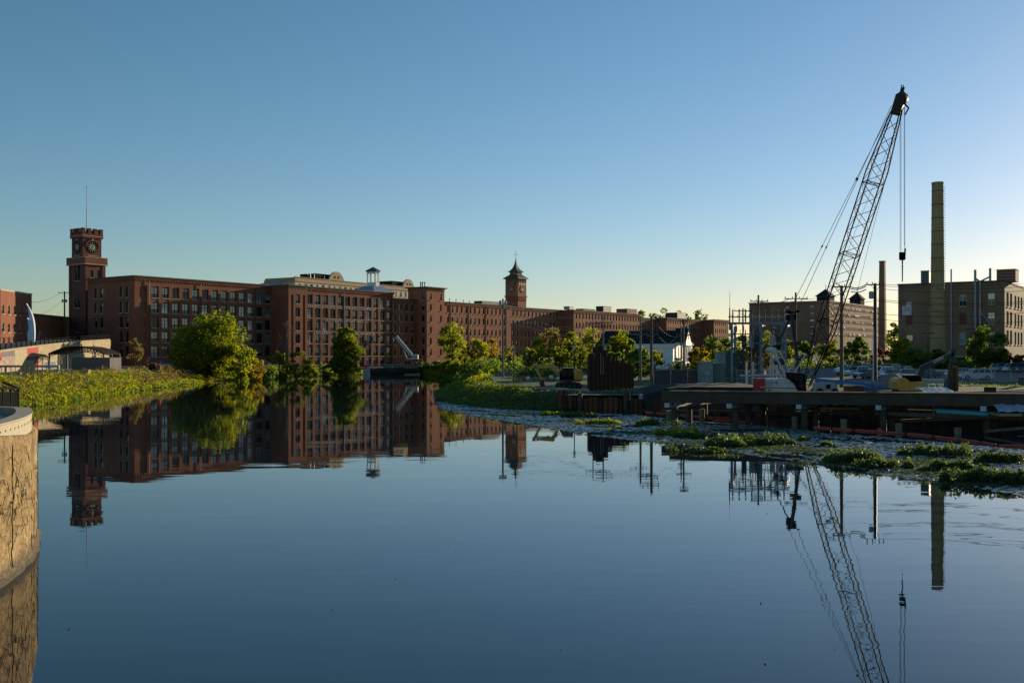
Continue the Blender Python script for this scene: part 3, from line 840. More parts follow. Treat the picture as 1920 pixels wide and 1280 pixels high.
# sloping sheet-metal roof left of it
a = P(436, 535, 372); b_ = P(556, 519, 384)
m_ = MB()
m_.add([(a.x, a.y, a.z - 6), (b_.x, b_.y, b_.z - 8), (b_.x, b_.y, b_.z - .4), (a.x, a.y, a.z - 1), (a.x + 6, a.y + 14, a.z - 6), (b_.x + 6, b_.y + 14, b_.z - 8), (b_.x + 6, b_.y + 14, b_.z + 1.6), (a.x + 6, a.y + 14, a.z + .6)],
       [(0, 1, 2, 3), (3, 2, 6, 7), (1, 5, 6, 2), (0, 3, 7, 4), (5, 4, 7, 6)])
tag(m_.obj("metal_roof", STEELG), "low grey sheet-metal roof behind the mills, left of the cream building", "roof")
# --- white open cupola on brick base
o = P(699.5, 660, 372)
T3 = thing("cupola", "white octagonal cupola with open arches on a brick turret behind the mill roof", "cupola", (o.x, o.y, 0), TH)
m_ = MB(); m_.box(-5, 5, -5, 5, 18, 29.4); m_.obj("turret", BRICKD, T3)
for q in range(-3, 4):
    for k in (0, 1):
        m_ = MB(); m_.box(-.35, .35, -.08, 0.0, 0, 1.5); link("louvre_opening", m_.mesh("louvre_opening", STEELD), T3, (q * 1.3, -5.003, 27.4) if k == 0 else (-5.003, q * 1.3, 27.4), 0 if k == 0 else -PI / 2)
m_ = MB(); e = 6.0
m_.add([(-e, -e, 29.4), (e, -e, 29.4), (e, e, 29.4), (-e, e, 29.4), (-e, -e, 29.8), (e, -e, 29.8), (e, e, 29.8), (-e, e, 29.8), (-2.6, -2.6, 32), (2.6, -2.6, 32), (2.6, 2.6, 32), (-2.6, 2.6, 32)],
       [(0, 3, 2, 1), (0, 1, 5, 4), (1, 2, 6, 5), (2, 3, 7, 6), (3, 0, 4, 7), (4, 5, 9, 8), (5, 6, 10, 9), (6, 7, 11, 10), (7, 4, 8, 11), (8, 9, 10, 11)]); m_.obj("skirt_roof", STEELG, T3)
m_ = MB(); m_.lathe([(2.45, 32.003), (2.45, 33.3), (2.3, 33.35)], 8); m_.obj("plinth", WHITEP, T3)
for i in range(8):
    a = 2 * PI * (i + .5) / 8; x, y = 2.15 * math.cos(a), 2.15 * math.sin(a)
    m_ = MB(); m_.bar((x, y, 33.3), (x, y, 37.4), .42); m_.obj("post", WHITEP, T3)
    a2 = 2 * PI * (i + 1.5) / 8; x2, y2 = 2.15 * math.cos(a2), 2.15 * math.sin(a2)
    m_ = MB(); p, q = Vector((x, y, 0)), Vector((x2, y2, 0)); z0 = 35.9
    n = 8
    for k in range(n):
        u0, u1 = k / n, (k + 1) / n; f_ = lambda u: z0 + 1.0 * math.sqrt(max(0, 1 - (2 * u - 1) ** 2))
        A_, B_ = p.lerp(q, u0), p.lerp(q, u1)
        m_.prism([A_ + Vector((0, 0, f_(u0))), B_ + Vector((0, 0, f_(u1))), B_ + Vector((0, 0, 37.4)), A_ + Vector((0, 0, 37.4))], (-x * .06, -y * .06, 0))
    m_.obj("arch", WHITEP, T3)
m_ = MB(); m_.lathe([(2.9, 37.4), (2.95, 37.75), (.1, 39.2)], 8); m_.obj("roof", ROOFG, T3)

# --- roof equipment along the mills (antennas, vents)
def antenna(px, py0, py1, D, label, group=None, r=.06):
    p = P(px, py1, D); q = P(px, py0, D)
    m_ = MB(o=p); m_.tube(p - Vector((0, 0, 1)), q, r, r * .6, 5)
    o = m_.obj("antenna", STEELD); o.location = p; tag(o, label, "antenna", group)
antenna(577, 514, 524, 386, "thick short antenna, first of three on the cream roof", "antennas on the cream roof", .32)
antenna(581.5, 513, 526, 386, "tall thick antenna, second of three on the cream roof", "antennas on the cream roof", .4)
antenna(589, 514, 526, 388, "thick short antenna, third of three on the cream roof", "antennas on the cream roof", .3)
antenna(608, 517, 530, 392, "thin mast left of the left curved gable", "antennas on the cream roof", .12)
antenna(555, 515, 522, 380, "thin rod at the left end of the cream parapet", "antennas on the cream roof", .06)
antenna(505, 518, 530, 380, "thin rod on the low sheet-metal roof", None, .06)
antenna(764, 524, 531, 440, "thin rod on the right curved gable", None, .07)
for i, (px, D) in enumerate(((789, 368), (792.5, 368), (796.5, 369))):
    p = P(px, 540, D); m_ = MB(); m_.tube((0, 0, -.6), (0, 0, 1.0), .22, n=8); m_.lathe([(.36, 1.0), (.36, 1.15), (.05, 1.4)], 8)
    o = m_.obj("roof_vent", STEELD); o.location = (p.x, p.y, 31.4 + .6)
    tag(o, ("leftmost vent cowl on the square end tower roof", "middle vent cowl on the square end tower roof", "right vent cowl on the square end tower roof")[i], "vent", "vents on the end tower")
roof_unit(893, 933, 566, 574, 408, "long low green roof housing on the sunlit mill left of the spired tower", ROOFG, 4, TH)
roof_unit(1061, 1072, 575, 580.5, 455, "small flared vent box on the mill roof above the hanging power lines", STEELG, 3, TH)
roof_unit(1121, 1143, 575, 585, 475, "row of dark cooling fans on the mill roof above the church", STEELD, 4, TH)
roof_unit(1082, 1114, 580, 584, 460, "low dark roof hut on the mill beside the cooling fans", ROOFM, 4, TH)
roof_unit(1161, 1189, 580, 588, 500, "flat-topped brick stair housing on the mill roof", BRICK2, 6, TH)
roof_unit(1254, 1280, 587, 598, 545, "large louvred machine house on the far mill roof before the hilltop trees", STEELD, 7, TH)
for i, px in enumerate((843, 855, 869, 880)):
    t_ = .0; D = 380 + i * 6
    p = P(px, 570, D); m_ = MB(); m_.tube((0, 0, -1.5), (0, 0, .9), .13, n=6); m_.lathe([(.25, .9), (.25, 1.1), (.03, 1.25)], 6)
    o = m_.obj("roof_vent", STEELD); o.location = (p.x, p.y, 26.7)
    tag(o, ("first thin vent pipe right of the end tower on the sunlit mill roof", "second thin vent pipe from the end tower on the sunlit mill roof", "third thin vent pipe from the end tower on the sunlit mill roof", "thin vent pipe nearest the long green roof housing")[i], "vent", "vents on the sunlit mill")

# --- far-left brick building, low wall building
ang = math.atan2(.995, -.098)
fL = [(a, 1.0, z, 2.1, 'white') for a in (3.2, 7.6, 11.6) for z in (16.9, 12.6, 8.3, 4.2)] + [(a, 1.2, z, 2.3, 'white') for a in (15.0 + 8.0, 28.0) for z in (16.9, 12.6, 8.3)]
fL = [(a, 1.3, z, 2.2, 'white') for a in (1.6, 5.2, 8.8, 12.6, 16.8) for z in (16.9, 12.4, 7.9, 3.6)]
block("brick_block", "orange-lit brick block with white lintels and coping at the left edge", "building", (-125.9, 245), 20.3, 14, 22.6, fL, (), 'white', rotz=ang, roofm=STONE, over=.1, bm=BRICK, rise=0, dent=False)
p = P(62, 600, 272); q = P(132, 600, 300)
d = q - p; ang = math.atan2(d.y, d.x)
t = block("brick_shed", "low brick workshop wall with graffiti between the left block and the clock tower", "building", (p.x, p.y), math.hypot(d.x, d.y) + 4, 10, PZ(592, 280), (), (), bm=BRICK2, rotz=ang, dent=False, over=.1)
m_ = MB()
for k, (dx, dz) in enumerate(((0, 0), (.5, .9), (1.0, .2), (1.5, 1.2), (1.0, 1.5))): m_.tube((3.0 + dx, -.05, 11 + dz), (3.3 + dx, -.05, 11.8 + dz), .16, n=5)
m_.obj("graffiti", mat("graffiti_paint", (.4, .42, .5), .7), t)
# white wavy sculpture
p = P(58, 645, 236)
t = thing("sculpture", "tall white sculpture of three curling blades beside the left brick block", "sculpture", (p.x, p.y, p.z))
for k, (h, off) in enumerate(((9.6, 0.0), (6.2, -.35), (3.2, -.7))):
    m_ = MB(); n = 14; prev = None
    for i in range(n + 1):
        u = i / n; z = h * u; x = off + .55 - 1.5 * u ** 3 * (h / 9.6); w_ = .42 + .22 * math.sin(PI * u) - .45 * u ** 6
        ring = [(x - w_, 0, z), (x, -.35, z), (x + w_, 0, z), (x, .25, z)]
        if prev: m_.add(prev + ring, [(0, 1, 5, 4), (1, 2, 6, 5), (2, 3, 7, 6), (3, 0, 4, 7)])
        prev = ring
    m_.obj("blade", mat("pale_blue_white", (.55, .62, .72), .5, var=.05), t, smooth=True)

# ---------------------------------------------------------------- vegetation
LEAF_G = leaf_mat("leaf_green", (0.042, 0.058, 0.007), (0.125, 0.132, 0.011), .45)
LEAF_D = leaf_mat("leaf_dark_green", (0.028, 0.048, 0.010), (0.075, 0.098, 0.016), .5)
LEAF_Y = leaf_mat("leaf_yellow_green", (0.080, 0.085, 0.009), (0.168, 0.158, 0.014), .55)
LEAF_O = leaf_mat("leaf_orange", (0.10, 0.065, 0.010), (0.17, 0.13, 0.015), .5)
LEAF_R = leaf_mat("leaf_red", (0.06, 0.012, 0.010), (0.11, 0.022, 0.015), .35)
LEAF_B = leaf_mat("leaf_brownish", (0.060, 0.050, 0.018), (0.11, 0.085, 0.025), .45)
LEAF_P = leaf_mat("leaf_light_green", (0.060, 0.075, 0.010), (0.140, 0.145, 0.016), .55)
LEAF_W = leaf_mat("waterside_leaf", (0.028, 0.046, 0.014), (0.066, 0.088, 0.024), .35)

def leaf_quads(C, size, rng, flat=0.0, asp=0.55, up=None):
    n = len(C)
    a = rng.normal(size=(n, 3)); a[:, 2] *= (1 - flat)
    a /= np.linalg.norm(a, axis=1, keepdims=True)
    b = rng.normal(size=(n, 3)); b[:, 2] *= (1 - flat)
    b -= a * (a * b).sum(1, keepdims=True); b /= np.linalg.norm(b, axis=1, keepdims=True) + 1e-9
    s = size * rng.uniform(.6, 1.25, (n, 1))
    a = a * s; b = b * s * asp
    v = np.stack([C - a, C - b * .9 + a * .1, C + a, C + b * .9 + a * .1], 1).reshape(-1, 3)
    return v, np.arange(n * 4).reshape(n, 4)

def clump_crown(rng, w, h, n, cl, size, shape='round', open_=0.25, dw=None):
    """leaf-sized faces gathered in clumps through an uneven crown (base at z=0)"""
    dw = dw or w
    cs, rs = [], []
    while len(cs) < cl:
        p = rng.uniform(-1, 1, 3)
        r = np.linalg.norm(p)
        if r > 1 or r < .35: continue
        z = (p[2] + 1) / 2
        if shape == 'cone': lim = 1.05 - z * .95
        elif shape == 'column': lim = 1.0 if z < .7 else 1.0 - (z - .7) * 2
        elif shape == 'dome': lim = 1.0 - .55 * max(0, z - .25) ** 1.5 / .65
        else: lim = 1.0
        if math.hypot(p[0], p[1]) > lim: continue
        cs.append([p[0] * w / 2 * .84, p[1] * dw / 2 * .84, z * h * .94 + h * .03]); rs.append(rng.uniform(.06, .18))
    cs = np.array(cs); rs = np.array(rs) * (w + h) / 2
    k = rng.integers(0, cl, n)
    d = rng.normal(size=(n, 3)); d /= np.linalg.norm(d, axis=1, keepdims=True)
    d *= rng.uniform(.35, 1.0, (n, 1)) ** .6
    C = cs[k] + d * rs[k][:, None] * np.array([1, 1, .75])
    C[:, 2] = np.maximum(C[:, 2], .05)
    return C, cs

def tree(px, D, ytop, ybase, wpx, mtl, label, n=2600, cl=46, size=.34, shape='dome', trunk=.18, name="deciduous_tree", seed=None, x=None, bark=None, group=None, cat="tree"):
    rng = np.random.default_rng(seed if seed is not None else int(px * 7 + D))
    X = PX(px, D); zb = PZ(ybase, D); g = gz(X, D)
    zb = max(g - .3, min(zb, g + .5))
    H = PZ(ytop, D) - zb; W = wpx / FPX * D * 1.08; trunk *= .75; n = int(n * 1.1)
    t = thing(name, label, cat, (X, D, zb), 0, group)
    ch = H * (1 - trunk)
    C, cs = clump_crown(rng, W, ch, n, cl, size, shape)
    C[:, 2] += H * trunk
    v, q = leaf_quads(C, size, rng)
    link("crown", quads_mesh("crown", v, q, mtl), t)
    m_ = MB(); r0 = max(.09, H * .016)
    top = Vector((rng.normal() * .03 * W, rng.normal() * .03 * W, H * (trunk + (1 - trunk) * .62)))
    m_.tube((0, 0, -.4), top * .55, r0 * 1.25, r0 * .8, 8); m_.tube(top * .55, top, r0 * .8, r0 * .25, 7)
    for i in rng.choice(len(cs), min(14, len(cs)), replace=False):
        e = Vector(cs[i]) + Vector((0, 0, H * trunk)); s0 = top * float(rng.uniform(.32, .85))
        if e.z < s0.z: e.z = s0.z + .2
        mid = s0.lerp(e, .5) + Vector((0, 0, .06 * H))
        m_.tube(s0, mid, r0 * .42, r0 * .26, 5, cap=False); m_.tube(mid, e, r0 * .26, r0 * .06, 5, cap=False)
    m_.obj("trunk", bark or BARK, t)
    return t
def shrub(px, D, ytop, ybase, wpx, mtl, label, n=900, cl=18, size=.26, **k):
    return tree(px, D, ytop, ybase, wpx, mtl, label, n, cl, size, k.pop('shape', 'round'), k.pop('trunk', .04), k.pop('name', "shrub"), cat="shrub", **k)

tree(391, 259, 587, 713, 158, LEAF_G, "largest rounded green tree on the left bank, in front of the long mill", 24000, 110, .38, 'dome', .02, seed=3)
shrub(452, 252, 640, 713, 58, LEAF_P, "light green bush skirting the right foot of the largest tree", 2600, 26, .34)
tree(253, 262, 631, 690, 36, LEAF_B, "small thin brownish tree before the corner of the long mill", 650, 22, .26, 'dome', .3)
shrub(481, 258, 671, 712, 40, LEAF_O, "yellow-orange autumn bush right of the largest tree", 1100, 18, .3)
shrub(506, 268, 684, 712, 30, LEAF_D, "low dark bush between the orange bush and the bare tree", 700, 14, .28)
shrub(524, 280, 645, 704, 26, LEAF_P, "tall narrow bright bush left of the bare pale tree", 800, 16, .3, shape='column')
shrub(556, 282, 657, 706, 54, LEAF_G, "wide sunlit bush below the bare pale tree", 2000, 24, .32)
shrub(580, 287, 669, 707, 34, LEAF_Y, "small yellow-green bush left of the leafless pole-thin tree", 900, 14, .3)
shrub(614, 296, 680, 706, 34, LEAF_G, "low green bush at the foot of the second leafless tree", 800, 14, .3)
tree(650, 300, 612, 704, 66, LEAF_G, "rounded green tree standing before the lettered mill", 11000, 64, .38, 'dome', .05, seed=11)
shrub(645, 297, 660, 706, 70, LEAF_D, "dark leafy bush under the tree before the lettered mill", 2200, 24, .36)
shrub(792, 346, 672, 702, 34, LEAF_D, "dark bush right of the white telescopic crane", 1000, 16, .36)
shrub(818, 332, 676, 702, 34, LEAF_D, "dark green bush below the square end tower", 900, 16, .36)
shrub(842, 300, 676, 709, 48, LEAF_Y, "yellow-green bush hanging over the water's edge below the end tower", 2000, 24, .34)
shrub(868, 288, 688, 710, 36, LEAF_P, "light green waterside bush right of the yellow-green one", 1100, 16, .32)
tree(849, 322, 602, 700, 52, LEAF_P, "tall loose light green tree right of the square end tower", 3400, 60, .38, 'column', .12, seed=5)
tree(896, 292, 634, 700, 44, LEAF_Y, "yellow-green round tree before the sunlit mill", 2800, 40, .36, 'round', .22)
tree(921, 300, 637, 692, 32, LEAF_O, "orange-tinged small tree behind the yellow-green one", 1200, 26, .34, 'dome', .2)
tree(941, 290, 652, 690, 18, LEAF_G, "slim green tree just left of the tall concrete pole", 500, 14, .3, 'column', .2)
tree(992, 232, 653, 694, 33, LEAF_Y, "small glowing yellow tree before the shaded mill", 1700, 30, .28, 'round', .15)
tree(1030, 268, 604, 692, 50, LEAF_B, "tall thin-leaved tree before the shaded mill block", 2200, 46, .34, 'dome', .12)
tree(1049, 240, 646, 694, 42, LEAF_P, "round bright green tree behind the yellow excavator", 2200, 36, .30, 'round', .1)
tree(1087, 244, 636, 694, 34, LEAF_G, "green tree between the excavator and the tall sheet piles", 1600, 30, .30, 'dome', .1)
tree(1108, 256, 616, 692, 44, LEAF_P, "tall light green tree just behind the tall sheet piles", 2200, 40, .34, 'dome', .1)
tree(1166, 196, 614, 700, 60, LEAF_G, "broad green tree covering the left half of the white church", 4200, 56, .30, 'dome', .08, seed=21)
tree(1150, 188, 645, 705, 44, LEAF_D, "dark tree behind the right end of the sheet piles", 2400, 36, .28, 'dome', .05)
tree(1196, 172, 650, 716, 56, LEAF_D, "dark drooping tree beside the bare wooden pole", 3200, 46, .26, 'round', .03)
tree(1008, 262, 634, 692, 34, LEAF_P, "light green tree between the glowing yellow tree and the tall thin-leaved one", 1500, 30, .32, 'dome', .1)
tree(1069, 270, 622, 690, 40, LEAF_G, "green tree behind the right end of the yellow excavator", 1900, 34, .34, 'dome', .08)
tree(1132, 240, 628, 696, 44, LEAF_P, "light green tree above the right half of the tall sheet piles", 2200, 36, .30, 'dome', .08)
tree(957, 284, 648, 694, 26, LEAF_G, "small green tree just right of the tall weathered pole", 900, 20, .32, 'dome', .1)
tree(872, 306, 650, 700, 30, LEAF_P, "small bright tree between the tall loose tree and the yellow-green one", 1100, 24, .34, 'dome', .1)
tree(1284, 256, 642, 688, 34, LEAF_G, "green tree half hidden behind the church's right end", 1400, 28, .32, 'dome', .06)
shrub(1226, 168, 654, 690, 34, LEAF_P, "arching light green vine bush right of the wooden pole", 1300, 20, .24)
tree(1271, 200, 664, 688, 17, LEAF_D, "small dark conifer in front of the church columns", 700, 20, .2, 'cone', .05, name="conifer_tree")
tree(1310, 224, 652, 690, 46, LEAF_O, "orange-yellow round tree right of the church", 1900, 34, .30, 'round', .08)
tree(1333, 262, 628, 690, 44, LEAF_D, "dark tree behind the orange-yellow one near the church", 2200, 36, .34, 'dome', .08)
tree(1362, 258, 634, 692, 40, LEAF_D, "dark tree at the left end of the substation", 1800, 34, .34, 'dome', .06)
tree(1393, 240, 628, 696, 46, LEAF_G, "green tree behind the left bay of the substation", 2200, 36, .32, 'dome', .06)
tree(1432, 232, 618, 696, 40, LEAF_P, "light green tree behind the middle of the substation", 2000, 34, .30, 'dome', .06)
tree(1438, 215, 646, 694, 26, LEAF_O, "orange autumn tree behind the substation post", 1200, 22, .26, 'dome', .06)
tree(1470, 236, 636, 696, 44, LEAF_G, "green tree behind the crane's white gantry", 2000, 34, .32, 'dome', .06)
tree(1512, 250, 640, 696, 44, LEAF_D, "dark tree behind the foot of the crane boom", 1800, 34, .34, 'dome', .06)
tree(1556, 262, 634, 694, 52, LEAF_G, "green tree right of the crane boom, behind the parked cars", 2400, 38, .36, 'dome', .06)
tree(1604, 258, 632, 692, 60, LEAF_D, "wide dark tree behind the first parked cars", 3000, 44, .36, 'dome', .05)
shrub(1650, 250, 652, 692, 44, LEAF_R, "dark red bush between two dark trees in the car park", 1500, 24, .34)
tree(1690, 232, 630, 694, 56, LEAF_Y, "bright yellow-green tree left of the tall chimney's foot", 3600, 48, .34, 'dome', .05, seed=8)
tree(1722, 205, 650, 698, 50, LEAF_D, "dark green tree behind the yellow digger's arm", 2200, 36, .32, 'round', .05)
tree(1757, 212, 655, 696, 60, LEAF_D, "low dark tree at the foot of the tall chimney", 2400, 36, .32, 'round', .05)
tree(1852, 205, 614, 694, 82, LEAF_D, "largest dark tree in front of the drab brick building", 5200, 64, .34, 'dome', .08, seed=31)
shrub(1893, 206, 662, 694, 60, LEAF_R, "dark red shrub bank right of the largest dark tree", 1500, 24, .34)
shrub(1915, 205, 668, 690, 26, LEAF_D, "dark clipped shrub at the right edge by the parked cars", 700, 14, .3)
tree(1676, 420, 603, 664, 32, LEAF_D, "dark pine between the slim chimney and the drab building", 1200, 26, .5, 'dome', .15, name="conifer_tree")
HILL = [(1206, 581, 30), (1222, 583, 16), (1232, 579, 18), (1247, 577, 22), (1272, 579, 26), (1290, 583, 20), (1308, 581, 28), (1322, 586, 22), (1337, 590, 24)]
for i, (px, yt, w_) in enumerate(HILL):
    tree(px, 660, yt, 612, w_, LEAF_D, ("first hilltop tree from the left above the far mills", "second, smaller hilltop tree above the far mills", "third hilltop tree, slim, above the far mills", "tallest hilltop tree left of the roof machine house",
        "hilltop tree just behind the roof machine house", "pale hilltop tree right of the roof machine house", "broad hilltop tree right of the roof machine house", "hilltop tree second from the right end", "last hilltop tree at the right end of the ridge")[i],
         700, 22, .9, 'dome', .2, group="trees on the hilltop behind the far mills")
def bare_tree(px, D, ytop, ybase, label, lean=0.0, seed=1, w=.22):
    rng = random.Random(seed)
    X = PX(px, D); zb = gz(X, D); H = PZ(ytop, D) - zb
    t = thing("bare_tree", label, "tree", (X, D, zb - .2))
    m_ = MB(); br = MB()
    top = Vector((lean * H, 0, H)); m_.tube((0, 0, -.3), top * .5, .2, .13, 7); m_.tube(top * .5, top, .13, .03, 6); m_.obj("trunk", BARKP, t)
    for i in range(26):
        u = rng.uniform(.25, .95); p = top * u; a = rng.uniform(0, 2 * PI); L = H * w * (1.15 - u) * rng.uniform(.6, 1.2)
        e = p + Vector((math.cos(a) * L, math.sin(a) * L, L * rng.uniform(.9, 1.8)))
        br.tube(p, e, .05, .015, 4, cap=False)
        for k in range(3):
            v = rng.uniform(.3, .9); q = p.lerp(e, v); e2 = q + Vector((rng.uniform(-1, 1), rng.uniform(-1, 1), rng.uniform(.4, 1.4))) * L * .4
            br.tube(q, e2, .028, .01, 3, cap=False)
    o = br.obj("branches", BARKP, t)
bare_tree(537, 284, 600, 704, "leafless pale tree with many upswept twigs before the stair bay", .01, 2, .3)
bare_tree(601, 290, 612, 705, "leafless pole-thin tree leaning over the water before the lettered mill", -.03, 5, .2)

# ---- bank vegetation, stuff: left bank, island, reeds
def bank_plants(name, pts_fn, n, mtl, size, hmax, seed, upright=.4, asp=.5):
    rng = np.random.default_rng(seed)
    C = pts_fn(rng, n)
    x, y = C[:, 0], C[:, 1]
    g = gh(x, y)
    hm = hmax * (.5 + .45 * np.sin(x * .9 + 1.3 * np.sin(y * .33)) * np.sin(y * .47 + .5) ** 2 + .35 * np.sin(x * 2.3 + 2 * np.sin(y * .9)) * np.sin(y * 1.3 + x * .4))
    hm = np.clip(hm, hmax * .18, hmax * 1.25)
    z = np.maximum(g, 0.02) + hm * rng.uniform(0, 1, len(x)) ** .8
    C = np.stack([x, y, z], 1)
    v, q = leaf_quads(C, size, rng, 0, asp)
    return struct(link(name, quads_mesh(name, v, q, mtl)), 'stuff')
def left_bank(d0, d1, y0, y1, clump=0):
    def f(rng, n):
        out = []
        while sum(map(len, out)) < n:
            y = rng.uniform(y0, y1, n * 3); x = -rng.uniform(40, 110, n * 3)
            d = shore_dist(x, y); k = (d > d0) & (d < d1) & (x < -45)
            out.append(np.stack([x[k], y[k]], 1))
        return np.concatenate(out)[:n]
    return f
def mound_plants(name, fn, nm, per, mtl, size, r0, r1, hk, seed):
    """low bushes: leaves gathered on uneven mounds, with gaps of shade between them"""
    rng = np.random.default_rng(seed); M = fn(rng, nm); r = rng.uniform(r0, r1, nm); n = nm * per
    i = rng.integers(0, nm, n); d = rng.normal(size=(n, 3)); d /= np.linalg.norm(d, axis=1, keepdims=True); d *= rng.uniform(.55, 1.05, (n, 1))
    x = M[i, 0] + d[:, 0] * r[i]; y = M[i, 1] + d[:, 1] * r[i]; hh = r * hk * rng.uniform(.7, 1.3, nm)
    z = np.maximum(gh(x, y), 0) + np.abs(d[:, 2]) * hh[i] + .03
    v, q = leaf_quads(np.stack([x, y, z], 1), size, rng)
    return struct(link(name, quads_mesh(name, v, q, mtl)), 'stuff')
mound_plants("bank_vegetation", left_bank(-.4, 8.5, 96, 262), 520, 46, LEAF_Y, .20, .5, 1.2, .98, 1)
mound_plants("bank_vegetation", left_bank(-.8, 8.5, 96, 262), 420, 46, LEAF_P, .20, .5, 1.35, 1.0, 2)
mound_plants("bank_vegetation", left_bank(-.8, 7, 96, 258), 330, 50, LEAF_G, .20, .5, 1.2, .9, 3)
mound_plants("bank_vegetation", left_bank(-1, 6, 92, 235), 260, 50, LEAF_D, .20, .6, 1.4, .75, 4)
mound_plants("bank_vegetation", left_bank(0, 9, 96, 250), 150, 50, LEAF_B, .19, .5, 1.3, 1.3, 5)
mound_plants("bank_vegetation", left_bank(1, 7, 206, 246), 70, 60, LEAF_B, .22, .9, 1.6, 1.5, 6)
mound_plants("bank_vegetation", left_bank(-.3, 8, 110, 240), 30, 50, LEAF_O, .19, .4, .8, 1.1, 7)
mound_plants("bank_vegetation", left_bank(-.5, 3, 96, 190), 16, 60, LEAF_R, .18, .5, .8, 1.0, 8)
def blades(name, fn, n, mtl, hmax, seed):
    """tall thin grass and reed blades, two crossed tapering strips each bent by the wind"""
    rng = np.random.default_rng(seed); C = fn(rng, n); x, y = C[:, 0], C[:, 1]; g = np.maximum(gh(x, y), 0)
    tuft = .35 + .65 * (np.sin(x * 1.1 + np.sin(y * .7)) * np.sin(y * .9 + 1.1 * np.sin(x * .5)) > -.1) * rng.uniform(.5, 1, n)
    h = hmax * tuft * rng.uniform(.6, 1.1, n); a = rng.uniform(0, 6.28, n); w = rng.uniform(.02, .045, n); bx, by = rng.normal(0, .22, n) * h, rng.normal(0, .22, n) * h
    dx, dy = np.cos(a) * w, np.sin(a) * w
    v = np.stack([np.stack([x - dx, y - dy, g], 1), np.stack([x + dx, y + dy, g], 1), np.stack([x + bx + dx * .2, y + by + dy * .2, g + h], 1), np.stack([x + bx - dx * .2, y + by - dy * .2, g + h], 1)], 1).reshape(-1, 3)
    return struct(link(name, quads_mesh(name, v, np.arange(n * 4).reshape(n, 4), mtl)), 'stuff')
blades("bank_grass", left_bank(-1.0, 8, 96, 262), 9000, LEAF_P, 1.1, 41)
blades("bank_grass", left_bank(3, 9, 100, 250), 2500, LEAF_B, 1.9, 43)
blades("bank_grass", left_bank(2, 9, 96, 240), 8000, LEAF_B, 1.2, 42)
def mid_bank(rng, n):
    out = []
    while sum(map(len, out)) < n:
        y = rng.uniform(262, 350, n * 3); x = -rng.uniform(22, 82, n * 3); d = shore_dist(x, y); k = (d > -.8) & (d < 5)
        out.append(np.stack([x[k], y[k]], 1))
    return np.concatenate(out)[:n]
bank_plants("bank_vegetation", mid_bank, 9000, LEAF_G, .34, 1.6, 5)
def isle(d0, d1, y0=122, y1=205, x0=-16, x1=14):
    def f(rng, n):
        out = []
        while sum(map(len, out)) < n:
            y = rng.uniform(y0, y1, n * 3); x = rng.uniform(x0, x1, n * 3); d = shore_dist(x, y); k = (d > d0) & (d < d1) & (d < 10 - np.clip(x, 0, 9) * .9) & (x < 9)
            out.append(np.stack([x[k], y[k]], 1))
        return np.concatenate(out)[:n]
    return f
bank_plants("island_grass", isle(-1.0, 9), 14000, LEAF_W, .24, .9, 6, asp=.3)
bank_plants("island_grass", isle(0, 8), 6000, LEAF_G, .24, 1.0, 7, asp=.3)
bank_plants("island_grass", isle(4, 8, 165, 240, -16, -4), 3000, LEAF_Y, .24, 1.2, 8)
bank_plants("bank_vegetation", isle(-1, 8, 200, 345, -32, -2), 9000, LEAF_G, .32, 1.3, 14)
def tree_shade_band(rng, n):
    x = rng.uniform(-14, 70, n); y = rng.uniform(232, 330, n); return np.stack([x, y], 1)
bank_plants("undergrowth", tree_shade_band, 22000, LEAF_D, .42, 2.6, 15)  # dark growth added to stand for the tree shade behind the lawn
def lot_band(rng, n):
    x = rng.uniform(36, 130, n); y = rng.uniform(220, 232, n); return np.stack([x, y], 1)
bank_plants("undergrowth", lot_band, 7000, LEAF_D, .34, 2.2, 16)
def under(rng, n):   # rough growth behind the sheet piling and around the car park edge
    x = rng.uniform(12, 90, n); y = 119 + rng.uniform(0, 1, n) * 18 + np.clip((26 - x) * .4, 0, 6)
    return np.stack([x, y], 1)
bank_plants("undergrowth", under, 6000, LEAF_D, .15, .4, 9)
def far_tree_band():
    rng = np.random.default_rng(77); n = 16000
    x = rng.uniform(-520, 760, n); y = rng.uniform(720, 760, n)
    h = 14 + 4 * np.sin(x * .05) + 3 * np.sin(x * .17 + 1)
    z = 4 + rng.uniform(0, 1, n) * h
    v, q = leaf_quads(np.stack([x, y, z], 1), 1.6, rng)
    struct(link("distant_trees", quads_mesh("distant_trees", v, q, LEAF_D)), 'stuff')
far_tree_band()

# ---- floating leaves and raised clumps of water plants
POLY = [(812, 741), (870, 756), (960, 767), (1050, 773), (1190, 778), (1260, 786), (1450, 800), (1560, 812), (1700, 823), (1800, 833), (1990, 850), (1990, 940), (1916, 932), (1801, 908), (1697, 896), (1582, 881), (1533, 869), (1440, 858), (1383, 850),
        (1310, 836), (1217, 828), (1131, 820), (1060, 808), (993, 797), (930, 788), (870, 777), (826, 766)]
PW = np.array([(PX(px, CAMH * FPX / (py - HORY)), CAMH * FPX / (py - HORY)) for px, py in POLY])
def in_poly(x, y, Pn):
    ins = np.zeros(x.shape, bool)
    for i in range(len(Pn)):
        ax, ay = Pn[i]; bx, by = Pn[(i + 1) % len(Pn)]
        c = (ay > y) != (by > y)
        ins ^= c & (x < (bx - ax) * (y - ay) / (by - ay if by != ay else 1e-9) + ax)
    return ins
PAD = mat("floating_leaf", (0.20, 0.235, 0.20), 0.30, spec=.7, var=.4, scale=.8, ior=1.6)
